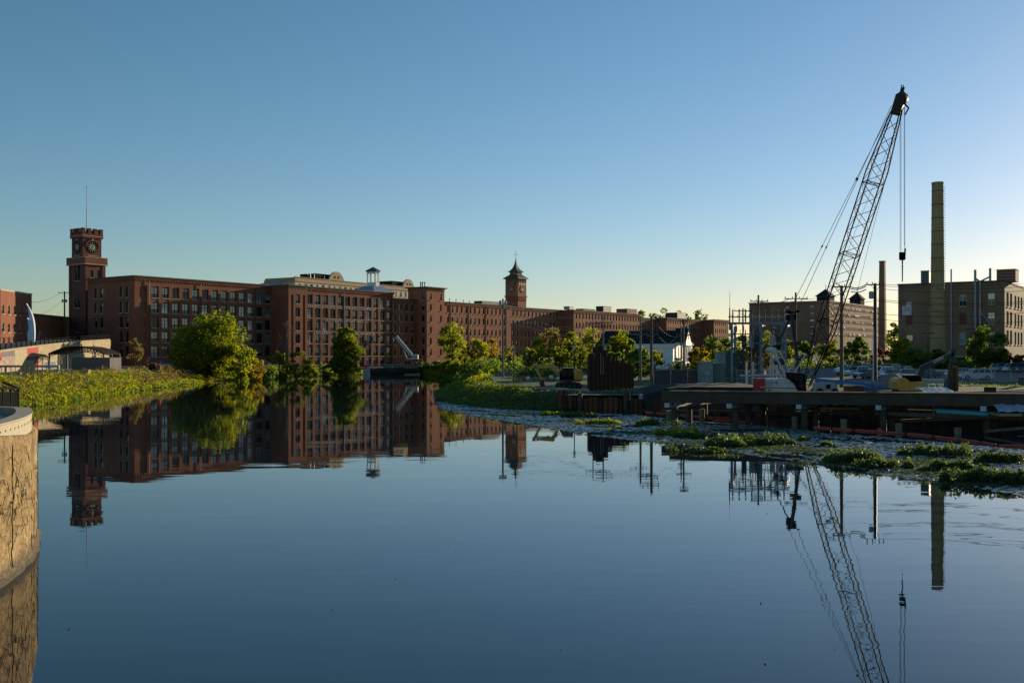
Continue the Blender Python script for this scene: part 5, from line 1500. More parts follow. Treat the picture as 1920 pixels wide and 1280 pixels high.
for i, px in enumerate((1868, 1881, 1893, 1905, 1919)):
    put_car(px, 196 - i * 2.5, 232, (0, 4, 3, 2, 1)[i], ('sedan', 'suv', 'sedan', 'suv', 'van')[i],
            ("pale saloon first in the angled row at far right", "grey car second in the angled row at far right", "white saloon third in the angled row at far right", "black car fourth in the angled row at far right", "dark van last in the angled row, cut by the right edge")[i])
x = PX(303, 232); car("parked_car", "dark car before the long mill, right of the orange digger", (x, 250, gz(x, 250) + .1), D2R(60), PAINTS[2], 'sedan', "cars by the long mill")
x = PX(274, 240); car("parked_car", "white car before the long mill, left of the orange digger", (x, 252, gz(x, 252) + .1), D2R(50), PAINTS[3], 'sedan', "cars by the long mill")
x = PX(492, 290); car("parked_car", "blue car behind the orange bush", (x, 290, gz(x, 290) + .1), D2R(50), PAINTS[1], 'suv', "cars by the long mill")

# ---------------------------------------------------------------- fences
def chain_mat():
    m, nt, b = nodes("chain_link_wire")
    N, Lk = nt.nodes, nt.links
    b.inputs['Base Color'].default_value = (.22, .23, .24, 1); b.inputs['Metallic'].default_value = .4; b.inputs['Roughness'].default_value = .5
    tr = N.new("ShaderNodeBsdfTransparent"); ms = N.new("ShaderNodeMixShader"); ms.inputs[0].default_value = .16
    Lk.new(tr.outputs[0], ms.inputs[1]); Lk.new(b.outputs[0], ms.inputs[2]); Lk.new(ms.outputs[0], N["Material Output"].inputs[0])
    return m
CHAIN = chain_mat()
def fence(label, pts, h, np_, rails, post_m, pr=.04, panel=None, name="fence", arms=False, ph=None):
    """pts: world (x, y); follows the ground"""
    a, b_ = Vector((*pts[0], 0)), Vector((*pts[1], 0))
    t = thing(name, label, "fence", (a.x, a.y, gz(a.x, a.y)))
    O = Vector(t.location)
    pos = []
    for i in range(np_ + 1):
        p = a.lerp(b_, i / np_); p.z = gz(p.x, p.y) + .05; pos.append(p)
    for p in pos:
        m_ = MB(o=O); m_.tube(p - Vector((0, 0, .3)), p + Vector((0, 0, ph or h)), pr, n=6)
        if arms: m_.tube(p + Vector((0, 0, h)), p + Vector((-.25, -.2, h + .35)), pr * .8, n=5)
        m_.obj("post", post_m, t)
    for z in rails:
        m_ = MB(o=O)
        for p, q in zip(pos[:-1], pos[1:]): m_.tube(p + Vector((0, 0, z)), q + Vector((0, 0, z)), pr * .7, n=5)
        m_.obj("rail", post_m, t)
    if panel:
        for p, q in zip(pos[:-1], pos[1:]):
            m_ = MB(o=O); e = Vector((0, .03, 0)); m_.add([p + e, q + e, q + e + Vector((0, 0, h - .05)), p + e + Vector((0, 0, h - .05))], [(0, 1, 2, 3)]); m_.obj("mesh_panel", panel, t)
    return t
fence("black park fence with thin posts along the top of the left bank", ((PX(-60, 158), 158), (PX(172, 178), 178)), 1.5, 28, (.25, 1.4), STEELD, .05)
fence("low white-topped fence by the orange digger on the left bank", ((PX(222, 205), 205), (PX(300, 225), 225)), 1.2, 9, (.6, 1.15), STEELG, .05)
SLATS = mat("fence_slats", (.055, .05, .045), .7, var=.15, scale=1)
fence("tall substation fence filled with dark slats and angled wire arms", ((PX(1226, 142), 142), (PX(1322, 140), 140)), 2.45, 3, (.1, 2.4), STEELG, .06, SLATS, arms=True)
fence("substation chain-link fence in front of the green cabinets and steel frame", ((PX(1324, 139.5), 139.5), (PX(1500, 137), 137)), 2.4, 6, (.1, 1.2, 2.35), STEELG, .06, CHAIN, arms=True)
fence("chain-link fence with slim posts in front of the car park", ((PX(1660, 137), 137), (PX(1990, 128), 128)), 1.9, 11, (.08, 1.85), STEELG, .045, CHAIN)
fence("thin-post wire fence round the lawn with the yellow excavator", ((PX(950, 162), 162), (PX(1086, 146), 146)), 1.5, 9, (1.45,), STEELG, .03, CHAIN)
for k, (px, py, D, lb, w_) in enumerate(((1260, 697, 141.5, "small pale warning sign tinted orange as if sunlit on the slatted fence", .55), (1434, 699, 136.5, "small warning sign tinted orange as if sunlit on the chain-link fence", .75))):
    p = P(px, py, D); m_ = MB(); m_.box(-w_ / 2, w_ / 2, -.03, .0, -w_ * .42, w_ * .42); o = m_.obj("warning_sign", mat("sign_sunlit_orange", (.62, .36, .24), .6)); o.location = (p.x, p.y - .1, p.z); tag(o, lb, "sign"); o.rotation_euler = (0, 0, .9)  # orange of the low sun is put into the pale sign's colour
    m_ = MB(); 
    for q in range(3): m_.box(-w_ * .3, w_ * .3, -.036, -.032, w_ * (.2 - .2 * q), w_ * (.26 - .2 * q))
    m_.obj("print_line", PAINTK, o)
for k, (px, py, D) in enumerate(((990, 708, 165), (1033, 706, 158))):
    p = P(px, py, D); g = gz(p.x, D)
    t = thing("notice_sign", ("white notice board on a stake in the lawn, left of the digger bucket", "smaller white notice board on a stake, behind the digger boom")[k], "sign", (p.x, D, g))
    m_ = MB(); m_.box(-.3, .3, -.03, 0, p.z - g - .22, p.z - g + .22); m_.obj("board", WHITEP, t)
    m_ = MB(); m_.box(-.03, .03, 0.003, .05, -.2, p.z - g + .1); m_.obj("stake", STEELG, t)

# ---------------------------------------------------------------- utility poles, lamps, wires
INS = mat("insulator", (.08, .07, .065), .4)
def pole(px, D, ytop, label, arms=(), r=.16, mtl=WOOD, xform=None, conduit=False, name="utility_pole", group="utility poles", armm=WOOD, yb=None):
    X = PX(px, D); g = gz(X, D); H = PZ(ytop, D) - g
    t = thing(name, label, "pole", (X, D, g), 0, group)
    m_ = MB(); m_.tube((0, 0, -.5), (0, 0, H), r * 1.15, r * .8, 10); m_.obj("shaft", mtl, t)
    s = D / FPX
    for py, l, rr in arms:
        z = PZ(py, D) - g; m_ = MB(); m_.box(-l * s, rr * s, -r - .12, -r * .9, z - .07, z + .07); m_.obj("crossarm", armm, t)
        for k in range(4):
            x = -l * s + (l + rr) * s * (k + .12) / 3.25
            if abs(x) < r: x = r * 1.6
            m_ = MB(); m_.lathe([(.03, 0), (.07, .06), (.045, .12), (.07, .18), (.03, .27)], 7, (x, -r - .03, z + .073)); m_.obj("insulator", INS, t)
        m_ = MB(); m_.bar((-l * s * .55, -r - .02, z - .08), (0, -r - .02, z - .75), .04); m_.bar((rr * s * .55, -r - .02, z - .08), (0, -r - .02, z - .75), .04); m_.obj("brace", STEELD, t)
    if xform:
        for sx in xform[1]:
            z = PZ(xform[0], D) - g; m_ = MB(); m_.lathe([(.2, 0), (.27, .05), (.27, .8), (.2, .9)], 10, (sx * (r + .3), -.1, z)); m_.obj("transformer", STEELG if r < .2 else GREYP, t)
    if conduit:
        m_ = MB(); m_.tube((-r - .02, -.1, 0), (-r - .02, -.1, H * .58), .07, n=7); m_.obj("conduit", WHITEP, t)
    return t
PGREY = mat("weathered_pole", (.19, .165, .14), .85, var=.25, scale=1.3, streak=True)
pole(943, 195, 560, "tall weathered pole at the grassy point with small boxes near its top", ((571, 6, 7),), .22, PGREY, (572, (-1, 1)))
pole(1112, 162, 592, "slim weathered pole behind the tall sheet piles", ((606, 14, 14),), .10, PGREY)
pole(1131, 158, 592, "pole with double crossarm right of the slim one behind the sheet piles", ((605, 14, 17), (612, 13, 13)), .13, PGREY)
pole(1201, 152, 592, "grey substation pole with stacked switch gear, left of the dark wooden pole", ((626, 20, 12), (612, 6, 22)), .18, PGREY)
pole(1221.5, 138, 592, "thick dark wooden pole in front of the church roof", ((611, 18, 14), (627, 22, 12)), .21, WOOD)
pole(1282, 141, 598, "sunlit grey pole in front of the church porch", ((602, 8, 8), (628, 14, 14)), .14, PGREY)
pole(1277, 144, 610, "shorter pole just left of the sunlit grey pole", ((640, 6, 6),), .11, PGREY)
pole(1393, 170, 578, "wooden pole with twin crossarms rising left of the substation frame", ((583, 17, 14), (568 + 26, 22, 12)), .15, WOOD)
pole(1422, 152, 553, "tall dark pole with crossarm above the substation frame", ((565, 16, 18), (572, 15, 8)), .17, WOOD)
pole(1492, 150, 548, "tall pole with insulators, just left of the crane boom", ((560, 22, 22),), .17, WOOD)
pole(1578, 125, 535, "sunlit wooden pole right of the crane boom", ((538, 17, 16),), .22, WOOD)
pole(1641, 123, 531, "dark metal-clad pole with transformer and pale conduit in front of the car park", ((534, 18, 15),), .24, STEELD, (560, (-1,)), True)
pole(121, 292, 546, "wooden pole with transformers left of the crenellated tower", ((549, 11, 9),), .24, WOOD, (567, (-1, 1)))
WIREM = mat("wire", (.05, .05, .05), .5)
WIREL = mat("sunlit_wire", (.42, .32, .28), .45, metal=.3)  # pinkish sunlight on these wires is put into their colour
def wire(p, q, sag, label, r=.022, mtl=WIREM, group="power lines", n=18):
    p, q = Vector(p), Vector(q); m_ = MB(o=p); pts = []
    for i in range(n + 1):
        u = i / n; c = p.lerp(q, u); c.z -= 4 * sag * u * (1 - u); pts.append(c)
    m_.poly(pts, r, 4); o = m_.obj("power_line", mtl); o.location = p
    tag(o, label, "wire", group)
a = P(946, 560, 195)
wire(P(946, 561, 195), P(1131, 592, 158), 1.6, "topmost pale wire from the tall weathered pole to the double-armed pole", .03, WIREL)
wire(P(946, 571, 195), P(1131, 605, 158), 2.2, "second pale wire down from the tall weathered pole's crossarm", .03, WIREL)
wire(P(948, 572, 195), P(1112, 606, 162), 2.6, "third pale wire sagging most, from the tall weathered pole", .03, WIREL)
wire(P(946, 602, 195), P(1112, 640, 162), .2, "lowest pale wire below the others, right of the tall weathered pole", .03, WIREL)
wire(P(1131, 592, 158), P(1201, 612, 152), .5, "upper pale wire from the double-armed pole to the switch-gear pole", .022, WIREL)
wire(P(1145, 605, 158), P(1215, 627, 139), .7, "lower pale wire from the double-armed pole to the thick wooden pole", .022, WIREL)
wire(P(1118, 592, 160), P(1221, 611, 138), 1.2, "crossing wire from the slim pole to the thick wooden pole", .02, WIREL)
wire(P(1234, 611, 138), P(1282, 628, 141), .8, "sagging wire from the thick wooden pole to the sunlit grey pole", .025, WIREL)
wire(P(1234, 627, 138), P(1268, 630, 141), 1.1, "drooping loop between the thick wooden pole and the church porch", .025, WIREL)
wire(P(1210, 626, 152), P(1234, 622, 138), .5, "short jumper wire between the switch-gear pole and the thick wooden pole", .025, WIREL)
for i, (y0, y1, y2) in enumerate(((538, 533, 529), (541, 536, 533), (546, 542, 538))):
    wire(P(1595, y0, 125), P(1624, y1, 123), .25, ("upper", "middle", "lower")[i] + " heavy cable from the sunlit wooden pole to the transformer pole", .06)
    wire(P(1656, y1, 123), P(2060, y2 - 14 + i * 4, 112), .7, ("topmost", "second", "third")[i] + " power line from the transformer pole to beyond the right edge", .025)
for i, (y0, y1) in enumerate(((561, 548), (564, 552), (588, 566), (598, 586))):
    wire(P(1645, y0, 122.5), P(2060, y1, 112), .9, ("fourth line from the top, from the transformer pole to the right edge", "fifth line from the top, from the transformer pole to the right edge", "sixth line, crossing the drab brick building", "lowest line, crossing the drab brick building above the canopy")[i], .028)
for i, (y0, y1) in enumerate(((564, 564), (590, 592), (600, 601))):
    wire(P(1578, y0, 124.5), P(1640, y1, 122.5), .2, ("highest", "middle", "lowest")[i] + " slack line between the wooden pole and the transformer pole", .022)
    wire(P(1495, 560 + 14 * i, 150), P(1577, y0 - 22 + 10 * i, 125), .5, ("highest", "middle", "lowest")[i] + " line passing behind the crane boom to the sunlit wooden pole", .025)
wire(P(1424, 565, 152), P(1480, 560, 150), .5, "thick cable between the two tall substation poles", .05)
wire(P(1396, 583, 170), P(1420, 566, 152), .4, "short line between the twin-arm pole and the tall substation pole", .03)
for i in range(3):
    wire(P(113 - i * .5, 549 + i * 18, 292), P(58, 566 + i * 24 + i * i * 3, 262), .8, ("upper", "middle", "lower")[i] + " line from the wooden pole to the left brick block", .035)
for i in range(2):
    wire(P(131 , 549 + 3 * i, 292), P(200, 520 + 6 * i, 330), .5, ("upper", "lower")[i] + " line vanishing behind the crenellated tower", .03)
def park_lamp(px, D, ytop, label):
    X = PX(px, D); g = gz(X, D); H = PZ(ytop, D) - g
    t = thing("street_lamp", label, "lamp", (X, D, g), 0, "park lamps near the point")
    m_ = MB(); m_.lathe([(.17, -.2), (.17, .5), (.09, .7), (.075, H - .9), (.12, H - .85)], 8); m_.obj("post", STEELD, t)
    m_ = MB(); m_.lathe([(.12, H - .85), (.22, H - .45), (.22, H - .25)], 8); m_.obj("lantern", mat("lamp_glass", (.5, .5, .46), .3), t)
    m_ = MB(); m_.lathe([(.3, H - .247), (.28, H - .16), (.05, H)], 8); m_.obj("hood", STEELD, t)
park_lamp(963, 166, 654, "dark park lamp post right of the tall weathered pole")
park_lamp(988, 196, 658, "slender park lamp beside the glowing yellow tree")
park_lamp(1077, 152, 645, "park lamp post right of the yellow excavator")
def lot_lamp(px, D, ytop, label):
    X = PX(px, D); g = gz(X, D); H = PZ(ytop, D) - g
    t = thing("street_lamp", label, "lamp", (X, D, g), 0, "car park lamps")
    m_ = MB(); m_.tube((0, 0, 0), (0, 0, H), .11, .07, 8); m_.obj("post", STEELD, t)
    m_ = MB(); m_.box(-.75, .75, -.06, .06, H + .003, H + .08); m_.obj("arm", STEELD, t)
    for s in (-1, 1):
        m_ = MB(); m_.box(s * .95 - .35, s * .95 + .35, -.2, .2, H - .05, H + .15); m_.obj("lamp_head", STEELD, t)
lot_lamp(1740, 208, 625, "twin-headed car park lamp before the tall chimney"); lot_lamp(1821, 214, 617.5, "twin-headed car park lamp before the white pipes")

# ---------------------------------------------------------------- substation
def substation():
    D = 138
    t = thing("substation_frame", "blue-grey steel substation frame with posts, beams and insulators", "steel frame", (PX(1420, D), D, gz(PX(1420, D), D)))
    O = Vector(t.location)
    for px, d in ((1372, D), (1427, D), (1473, D + 1), (1378, D + 9), (1424, D + 9), (1466, D + 9)):
        p = P(px, 604, d); m_ = MB(o=O); m_.box(p.x - .15, p.x + .15, d - .15, d + .15, O.z - .3, p.z); m_.obj("post", STEELB, t)
        m_ = MB(o=O); m_.box(p.x - .55, p.x + .55, d - .5, d + .5, O.z - .3, O.z + .32); m_.obj("footing", CONCG, t)
    for py, d, h in ((606, D - .003, .3), (606, D + 9, .3), (594, D + 4, .16), (643, D + .0, .12), (626, D + 9, .14)):
        a, b_ = P(1366, py, d), P(1480, py, d); m_ = MB(o=O); m_.box(a.x, b_.x, d - .15, d + .15, a.z - h / 2, a.z + h / 2); m_.obj("beam", STEELB if py > 600 else STEELG, t)
    for px in (1372, 1427, 1473):
        a, b_ = P(px, 606, D), P(px + 6, 606, D + 9); m_ = MB(o=O); m_.bar(a + Vector((0, .21, -.35)), b_ + Vector((0, -.21, -.35)), .2); m_.obj("beam", STEELB, t)
    ins = MB(); ins.lathe([(.04, 0)] + [(.12 if k % 2 else .06, .1 + .08 * k) for k in range(10)] + [(.04, 1.0)], 8); im = ins.mesh("insulator", INS)
    for d in (D, D + 4, D + 9):
        for k in range(9):
            p = P(1374 + k * 12, 604.5, d); o = link("insulator", im, t, (p.x - O.x, d - O.y, PZ(603.5, D) - O.z if d != D + 4 else PZ(594, d) - O.z + .1))
    hang = MB(); hang.lathe([(.03, 0)] + [(.11 if k % 2 else .05, -.08 * k - .05) for k in range(9)] + [(.03, -.85)], 7); hm = hang.mesh("hanging_insulator", INS)
    for d in (D, D + 9):
        for k in range(7): p = P(1381 + k * 13, 608, d); link("hanging_insulator", hm, t, (p.x - O.x, d - O.y, PZ(608.5, D) - O.z - .1))
    for k in range(9):
        a, b_ = P(1376 + k * 11, 618, D + 1), P(1376 + k * 11 + (6 if k % 2 else -4), 652, D + 3); m_ = MB(o=O); m_.tube(a, b_, .035, n=5); m_.obj("conductor", WIREM, t)
    for k, (px, d) in enumerate(((1395, D + 3), (1409, D + 4), (1419, D + 3), (1448, D + 3), (1460, D + 4))):
        p = P(px, 640, d); m_ = MB(o=O); m_.box(p.x - .3, p.x + .3, d - .3, d + .3, p.z - .9, p.z + .8); m_.tube((p.x, d, O.z), (p.x, d, p.z - .9), .1, n=6)
        for s in (-.2, .2): m_.tube((p.x + s, d, p.z + .8), (p.x + s, d, p.z + 1.6), .07, n=6)
        m_.obj("switch_gear", STEELG if k % 2 else STEELD, t)
    for px in (1399, 1412.5, 1444.5, 1450, 1456):
        d = D - 1.5; p = P(px, 678 if px < 1420 else 674, d); m_ = MB(o=O); m_.tube((p.x, d, O.z - .2), (p.x, d, p.z), .13, n=8); m_.obj("pale_post", mat("pale_post", (.5, .46, .38), .7), t)
    a, b_ = P(1387, 704, 134), P(1470, 703, 134); m_ = MB(o=O); m_.tube(a, b_, .14, n=8); m_.obj("pipe_rail", WHITEC, t)
    return t
substation()
# ivy-clad lattice left bay
rng = np.random.default_rng(5); n = 2600; X0 = PX(1411, 143)
C = np.stack([X0 + rng.normal(0, 1.15, n), 143 + rng.normal(0, .6, n), gz(X0, 143) + rng.uniform(.3, 1, n) ** .8 * 5.6], 1)
v, q = leaf_quads(C, .13, rng)
t = thing("creeper", "dark creeper climbing the wire lattice in the substation", "plant", (0, 0, 0)); link("foliage", quads_mesh("foliage", v, q, mat("dry_creeper", (.055, .055, .045), .8)), t)
m_ = MB()
for k in range(6): m_.tube((X0 - 1.2 + k * .48, 143, 2.6), (X0 - 1.4 + k * .5, 143, 8.2), .05, n=5)
m_.obj("stem", BARK, t)
antenna(1368.5, 577, 605, 138.3, "thick lower part of the tall whip mast on the substation frame", None, .14)
antenna(1368.5, 546, 577, 138.3, "thin upper part of the tall whip mast on the substation frame", None, .045)
def cabinet(px0, px1, py0, py1, D, dep, label, mtl):
    t = box_thing("electrical_cabinet", label, "cabinet", px0, px1, py0, py1, D, dep, mtl, None, 0, .08)
    a, b_ = P(px0, py1, D), P(px1, py0, D); w = (b_.x - a.x) / 2; h = b_.z - a.z
    for s in (-1, 1):
        m_ = MB(); m_.box(s * w * .5 - w * .44, s * w * .5 + w * .44, -.05, -.003, h * .06, h * .94); d_ = m_.obj("door", mtl, t)
        m_ = MB(); m_.box(-s * -.0 + s * w * .12 - .03, s * w * .12 + .03, -.09, -.053, h * .45, h * .58); m_.obj("handle", STEELG, d_)
    return t
cabinet(1314, 1337, 679, 719, 136, 2.2, "pale green electrical cabinet with a meter box on its front", mat("pale_green_cabinet", (.20, .27, .27), .55, var=.08))
cabinet(1337, 1360, 682, 719, 137, 2.4, "grey-green electrical cabinet joined right of the pale one", GREENC)
cabinet(1345, 1361, 661, 690, 146, 2.0, "light green louvred unit standing behind the cabinets", mat("pale_green_unit", (.20, .30, .27), .55, var=.08))
cabinet(1362, 1391, 663, 716, 146, 3.0, "large dark green transformer tank behind the substation post", mat("tank_green", (.04, .085, .08), .5, var=.08))
p = P(1326, 700, 135.6); t = box_thing("meter_box", "small grey meter box on a post in front of the pale green cabinet", "meter box", 1321, 1331, 696, 704, 135.5, .35, STEELG)
m_ = MB(); m_.tube((0, .17, -1.9), (0, .17, -.003), .06, n=6); m_.obj("post", STEELG, t)
for i, (a_, b_, py, D) in enumerate(((1300, 1328, 721, 126), (1362, 1404, 722, 125), (1268, 1280, 721, 127))):
    p, q = P(a_, py + 1, D), P(b_, py + 1, D)
    t = thing("timber_beam", ("pale timber beam lying on the dark bank, left of the crane", "longer pale timber beam lying just left of the crane", "short pale timber beam near the slatted fence")[i], "beam", ((p.x + q.x) / 2, D, p.z), .05, "beams on the dark bank")
    m_ = MB(); m_.box(-(q.x - p.x) / 2, (q.x - p.x) / 2, 0, .3, 0, .16); m_.obj("beam", CONCG, t)
# dark raised bank / earth platform behind the trestle
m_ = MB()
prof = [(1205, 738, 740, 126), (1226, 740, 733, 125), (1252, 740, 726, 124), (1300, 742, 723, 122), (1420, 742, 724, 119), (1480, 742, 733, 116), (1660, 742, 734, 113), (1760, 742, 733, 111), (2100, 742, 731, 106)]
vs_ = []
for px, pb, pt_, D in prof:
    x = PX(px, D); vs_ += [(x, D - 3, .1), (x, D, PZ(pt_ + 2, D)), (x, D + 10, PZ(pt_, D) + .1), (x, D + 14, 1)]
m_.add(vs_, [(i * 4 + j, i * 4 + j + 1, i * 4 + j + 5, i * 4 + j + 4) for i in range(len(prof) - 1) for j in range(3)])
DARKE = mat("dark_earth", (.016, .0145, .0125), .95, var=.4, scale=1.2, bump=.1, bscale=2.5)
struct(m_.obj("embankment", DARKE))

# ---------------------------------------------------------------- church
def church():
    D = 232; X = PX(1262, D); g = gz(X, D)
    th = D2R(66)
    t = thing("church", "white clapboard church with dark roof and columned porch behind the substation", "building", (X, D, g), th)
    L, W = 11.5, 18.0; ze = PZ(642, D) - g; zr = PZ(622, D) - g + .2
    ops = [(2.2 + 3 * i, 1.1, 2.6, 2.8, 'white') for i in range(3)]
    so_ = [(3 + 3.2 * i, 1.2, 2.4, 3.0, 'white') for i in range(5)]
    w = MB(); wall(w, FRONT, 0, L, 0, ze, ops, .2, 0); wall(w, SIDE(0), 0, W, 0, ze, so_, .2, 0); w.box(L - .01, L, 0, W, 0, ze); w.box(0, L, W - .01, W, 0, ze)
    w.add([(0, W, ze), (L, W, ze), (L / 2, W, zr), (0, 0, ze), (L, 0, ze), (L / 2, 0, zr)], [(0, 1, 2), (3, 4, 5)])
    w.obj("wall", WHITEP, t)
    for o in ops: put_window(t, 'white', o[1], o[3], (o[0], .1, o[2]))
    for o in so_: put_window(t, 'white', o[1], o[3], (.1, o[0], o[2]), -PI / 2)
    m_ = MB(); e = .5; sl_ = (zr - ze) / (L / 2)
    m_.prism([(-e, -e, ze - e * sl_), (L / 2, -e, zr), (L + e, -e, ze - e * sl_), (L + e, -e, ze - e * sl_ + .25), (L / 2, -e, zr + .28), (-e, -e, ze - e * sl_ + .25)], (0, W + 2 * e, 0)); m_.obj("roof", SLATE, t)
    m_ = MB(); m_.box(-.28, -.003, -.3, W, ze - 1.2, ze - .3); m_.obj("frieze", WHITEP, t)
    # porch with three columns and steep gable
    m_ = MB(); m_.box(-.2, 4.6, -3.0, -.003, 0, 1.6); m_.obj("porch_base", WHITEP, t)
    m_ = MB(); m_.box(-.2, 4.6, -3.0, -.003, 1.603, 1.75); m_.obj("porch_floor", REDP, t)
    for x, y in ((.15, -2.7), (2.2, -2.7), (4.25, -2.7), (.15, -.5)):
        m_ = MB(); m_.lathe([(.36, 1.753), (.36, 1.95), (.26, 2.0), (.22, ze - 1.0), (.34, ze - .85), (.34, ze - .7)], 12, (x, y, 0)); m_.obj("column", WHITEP, t)
    m_ = MB(); m_.box(-.4, 4.8, -3.2, -.003, ze - .697, ze + .1); m_.obj("entablature", WHITEP, t)
    m_ = MB(); m_.prism([(-.5, -3.1, ze + .103), (4.9, -3.1, ze + .103), (2.2, -3.1, ze + 2.9)], (0, 2.7, 0)); m_.obj("gable", WHITEP, t)
    m_ = MB(); m_.prism([(1.7, -3.16, ze + .8), (2.7, -3.16, ze + .8), (2.2, -3.16, ze + 2.1)], (0, .05, 0)); m_.obj("gable_vent", GL_DRK, t)
    m_ = MB(); m_.prism([(-.75, -3.25, ze + .05), (2.2, -3.25, ze + 3.1), (2.2, -3.25, ze + 3.4), (-.95, -3.25, ze + .05)], (0, 3.2, 0)); m_.prism([(5.15, -3.25, ze + .05), (2.2, -3.25, ze + 3.102), (2.2, -3.25, ze + 3.402), (5.35, -3.25, ze + .05)], (0, 3.2, 0)); m_.obj("gable_roof", SLATE, t)
    m_ = MB(); m_.lathe([(.2, ze + 3.2), (.22, ze + 3.8), (.03, ze + 4.2)], 6, (2.2, -3, 0)); m_.obj("finial", WHITEP, t)
    # side wing
    m_ = MB(); m_.box(L + .003, L + 4.4, -.6, 9, 0, ze - .6); m_.obj("wing", WHITEP, t)
    for z in (1.6, 4.4):
        for x in (L + 1.2, L + 3.1): put_window(t, 'white', .9, 1.8, (x, -.66, z))
    m_ = MB(); m_.prism([(L, -1, ze - .597), (L + 4.8, -1, ze - .597), (L + 4.8, -1, ze - .35), (L, -1, ze + .9)], (0, 10.4, 0)); m_.obj("wing_roof", mat("red_roof", (.12, .05, .04), .8), t)
church()

# ---------------------------------------------------------------- steel sheet piling
def sheet_mesh(h, mtl, w=.6, name="sheet_pile", dep=.22):
    m_ = MB(); pr = [(0, 0), (w * .18, 0), (w * .32, -dep), (w * .68, -dep), (w * .82, 0), (w, 0)]; k = .014
    for (x0, y0), (x1, y1) in zip(pr[:-1], pr[1:]):
        m_.add([(x0, y0, 0), (x1, y1, 0), (x1, y1, h), (x0, y0, h), (x0, y0 + k, 0), (x1, y1 + k, 0), (x1, y1 + k, h), (x0, y0 + k, h)], [(0, 1, 2, 3), (7, 6, 5, 4), (3, 2, 6, 7)])
    return m_.mesh(name, mtl)
D = 142; x0 = PX(1101, D)
t = thing("sheet_pile_cell", "cluster of tall dark rusty sheet piles standing upright with uneven tops", "sheet piles", (x0, D, 1.2))
rr = random.Random(12)
tops = [668, 662, 650, 646, 648, 664, 656, 669, 668, 673, 675, 676, 679, 672, 681, 683, 684, 687]
for i in range(11):
    for row in (0, 1):
        py = tops[min(len(tops) - 1, int(i * 1.6) + row)]
        h = PZ(py, D) - 1.2
        link("sheet_pile", sheet_mesh(h, RUSTD), t, (i * .6 + row * .3 * (i < 10), row * 1.6 + rr.uniform(-.05, .05), 0))
for k, (px, pt_) in enumerate(((1187, 690), (1126, 662), (1131, 668))):
    x = PX(px, D) - x0; m_ = MB(); m_.box(x - .06, x + .06, -.4, -.25, 3 if k else 0, PZ(pt_, D) - 1.2); m_.obj("guide_beam", RUSTD if not k else PGREY, t)
# low piling along the water
t = thing("sheet_pile_wall", "low rusty sheet-pile wall along the water right of the grassy point", "wall", (PX(1046, 128), 128, -.6))
O = Vector(t.location); a = P(1046, 700, 128.0); b_ = P(1226, 700, 127.2)
n = int((b_.x - a.x) / .62)
for i in range(n):
    u = i / n; px = 1046 + 180 * u
    py = 731 if px < 1061 else 742 if px < 1085 else 738 if px < 1091 else 745 + 2 * math.sin(i * 1.7) if px < 1200 else 734
    py += rr.uniform(-.6, .6)
    z = PZ(py, 128)
    link("sheet_pile", sheet_mesh(z + .6, RUST if rr.random() < .75 else RUSTD), t, (a.x + (b_.x - a.x) * u - O.x, -.8 * u + (.0 if px < 1200 else -.9), 0))
m_ = MB(); m_.box(PX(1200, 127) - O.x, PX(1290, 124) - O.x, -.75 - .9, -.35 - .9, PZ(757, 127) + .6, PZ(750, 127) + .6); m_.obj("waler", GIRD, t)
m_ = MB(); m_.add([(a.x - O.x, .02, 2.5), (b_.x - O.x, -.6, 2.5), (b_.x - O.x, 5, 2.6), (a.x - O.x, 6, 2.6)], [(0, 1, 2, 3)]); m_.obj("fill", GRAVM, t)
for i, (px, py, r_) in enumerate(((1173, 734, .34), (1087, 737, .32))):
    p = P(px, 768, 127.4); t = thing("round_pile", ("dark round steel pile with a pale timber stake beside it", "short dark round pile at the left end of the rusty wall")[i], "pile", (p.x, 126.9, -1))
    m_ = MB(); m_.tube((0, 0, 0), (0, 0, PZ(py, 127) + 1), r_, n=14); m_.obj("shaft", GIRD, t)
    if i == 0: m_ = MB(); m_.box(.42, .54, -.1, .1, 2.2, PZ(734, 127) + 1.1); m_.obj("stake", WOODL, t)
p = P(1203, 742, 127.5); t = thing("tarp_bundle", "small white tarp folded over the rusty wall", "tarp", (p.x, 127.2, p.z - .1))
m_ = MB(); m_.prism([(-.35, -.4, -.25), (.4, -.4, -.25), (.32, -.4, .2), (0, -.4, .38), (-.3, -.4, .22)], (0, 1.2, 0)); m_.obj("sheet", TARP, t)
# concrete retaining wall of the point, riprap
t = thing("retaining_wall", "low grey concrete retaining wall below the lawn with the yellow excavator", "wall", (PX(955, 149), 149, .5))
O = Vector(t.location)
for k, (p0, D0, p1, D1, y0, y1) in enumerate(((954, 150, 1008, 145, 725, 728), (1008.2, 144, 1044, 141.5, 728.5, 727), (1044.2, 141, 1105, 138, 727, 730))):
    a, b_ = P(p0, y0, D0), P(p1, y1, D1); m_ = MB(o=O)
    m_.add([(a.x, a.y, -.4), (b_.x, b_.y, -.4), (b_.x, b_.y, b_.z), (a.x, a.y, a.z), (a.x, a.y + .5, -.4), (b_.x, b_.y + .5, -.4), (b_.x, b_.y + .5, b_.z), (a.x, a.y + .5, a.z)], [(0, 1, 2, 3), (3, 2, 6, 7), (1, 5, 6, 2), (0, 3, 7, 4)])
    m_.obj("wall_segment", CONCG, t)
rng = np.random.default_rng(31); rb = MB()
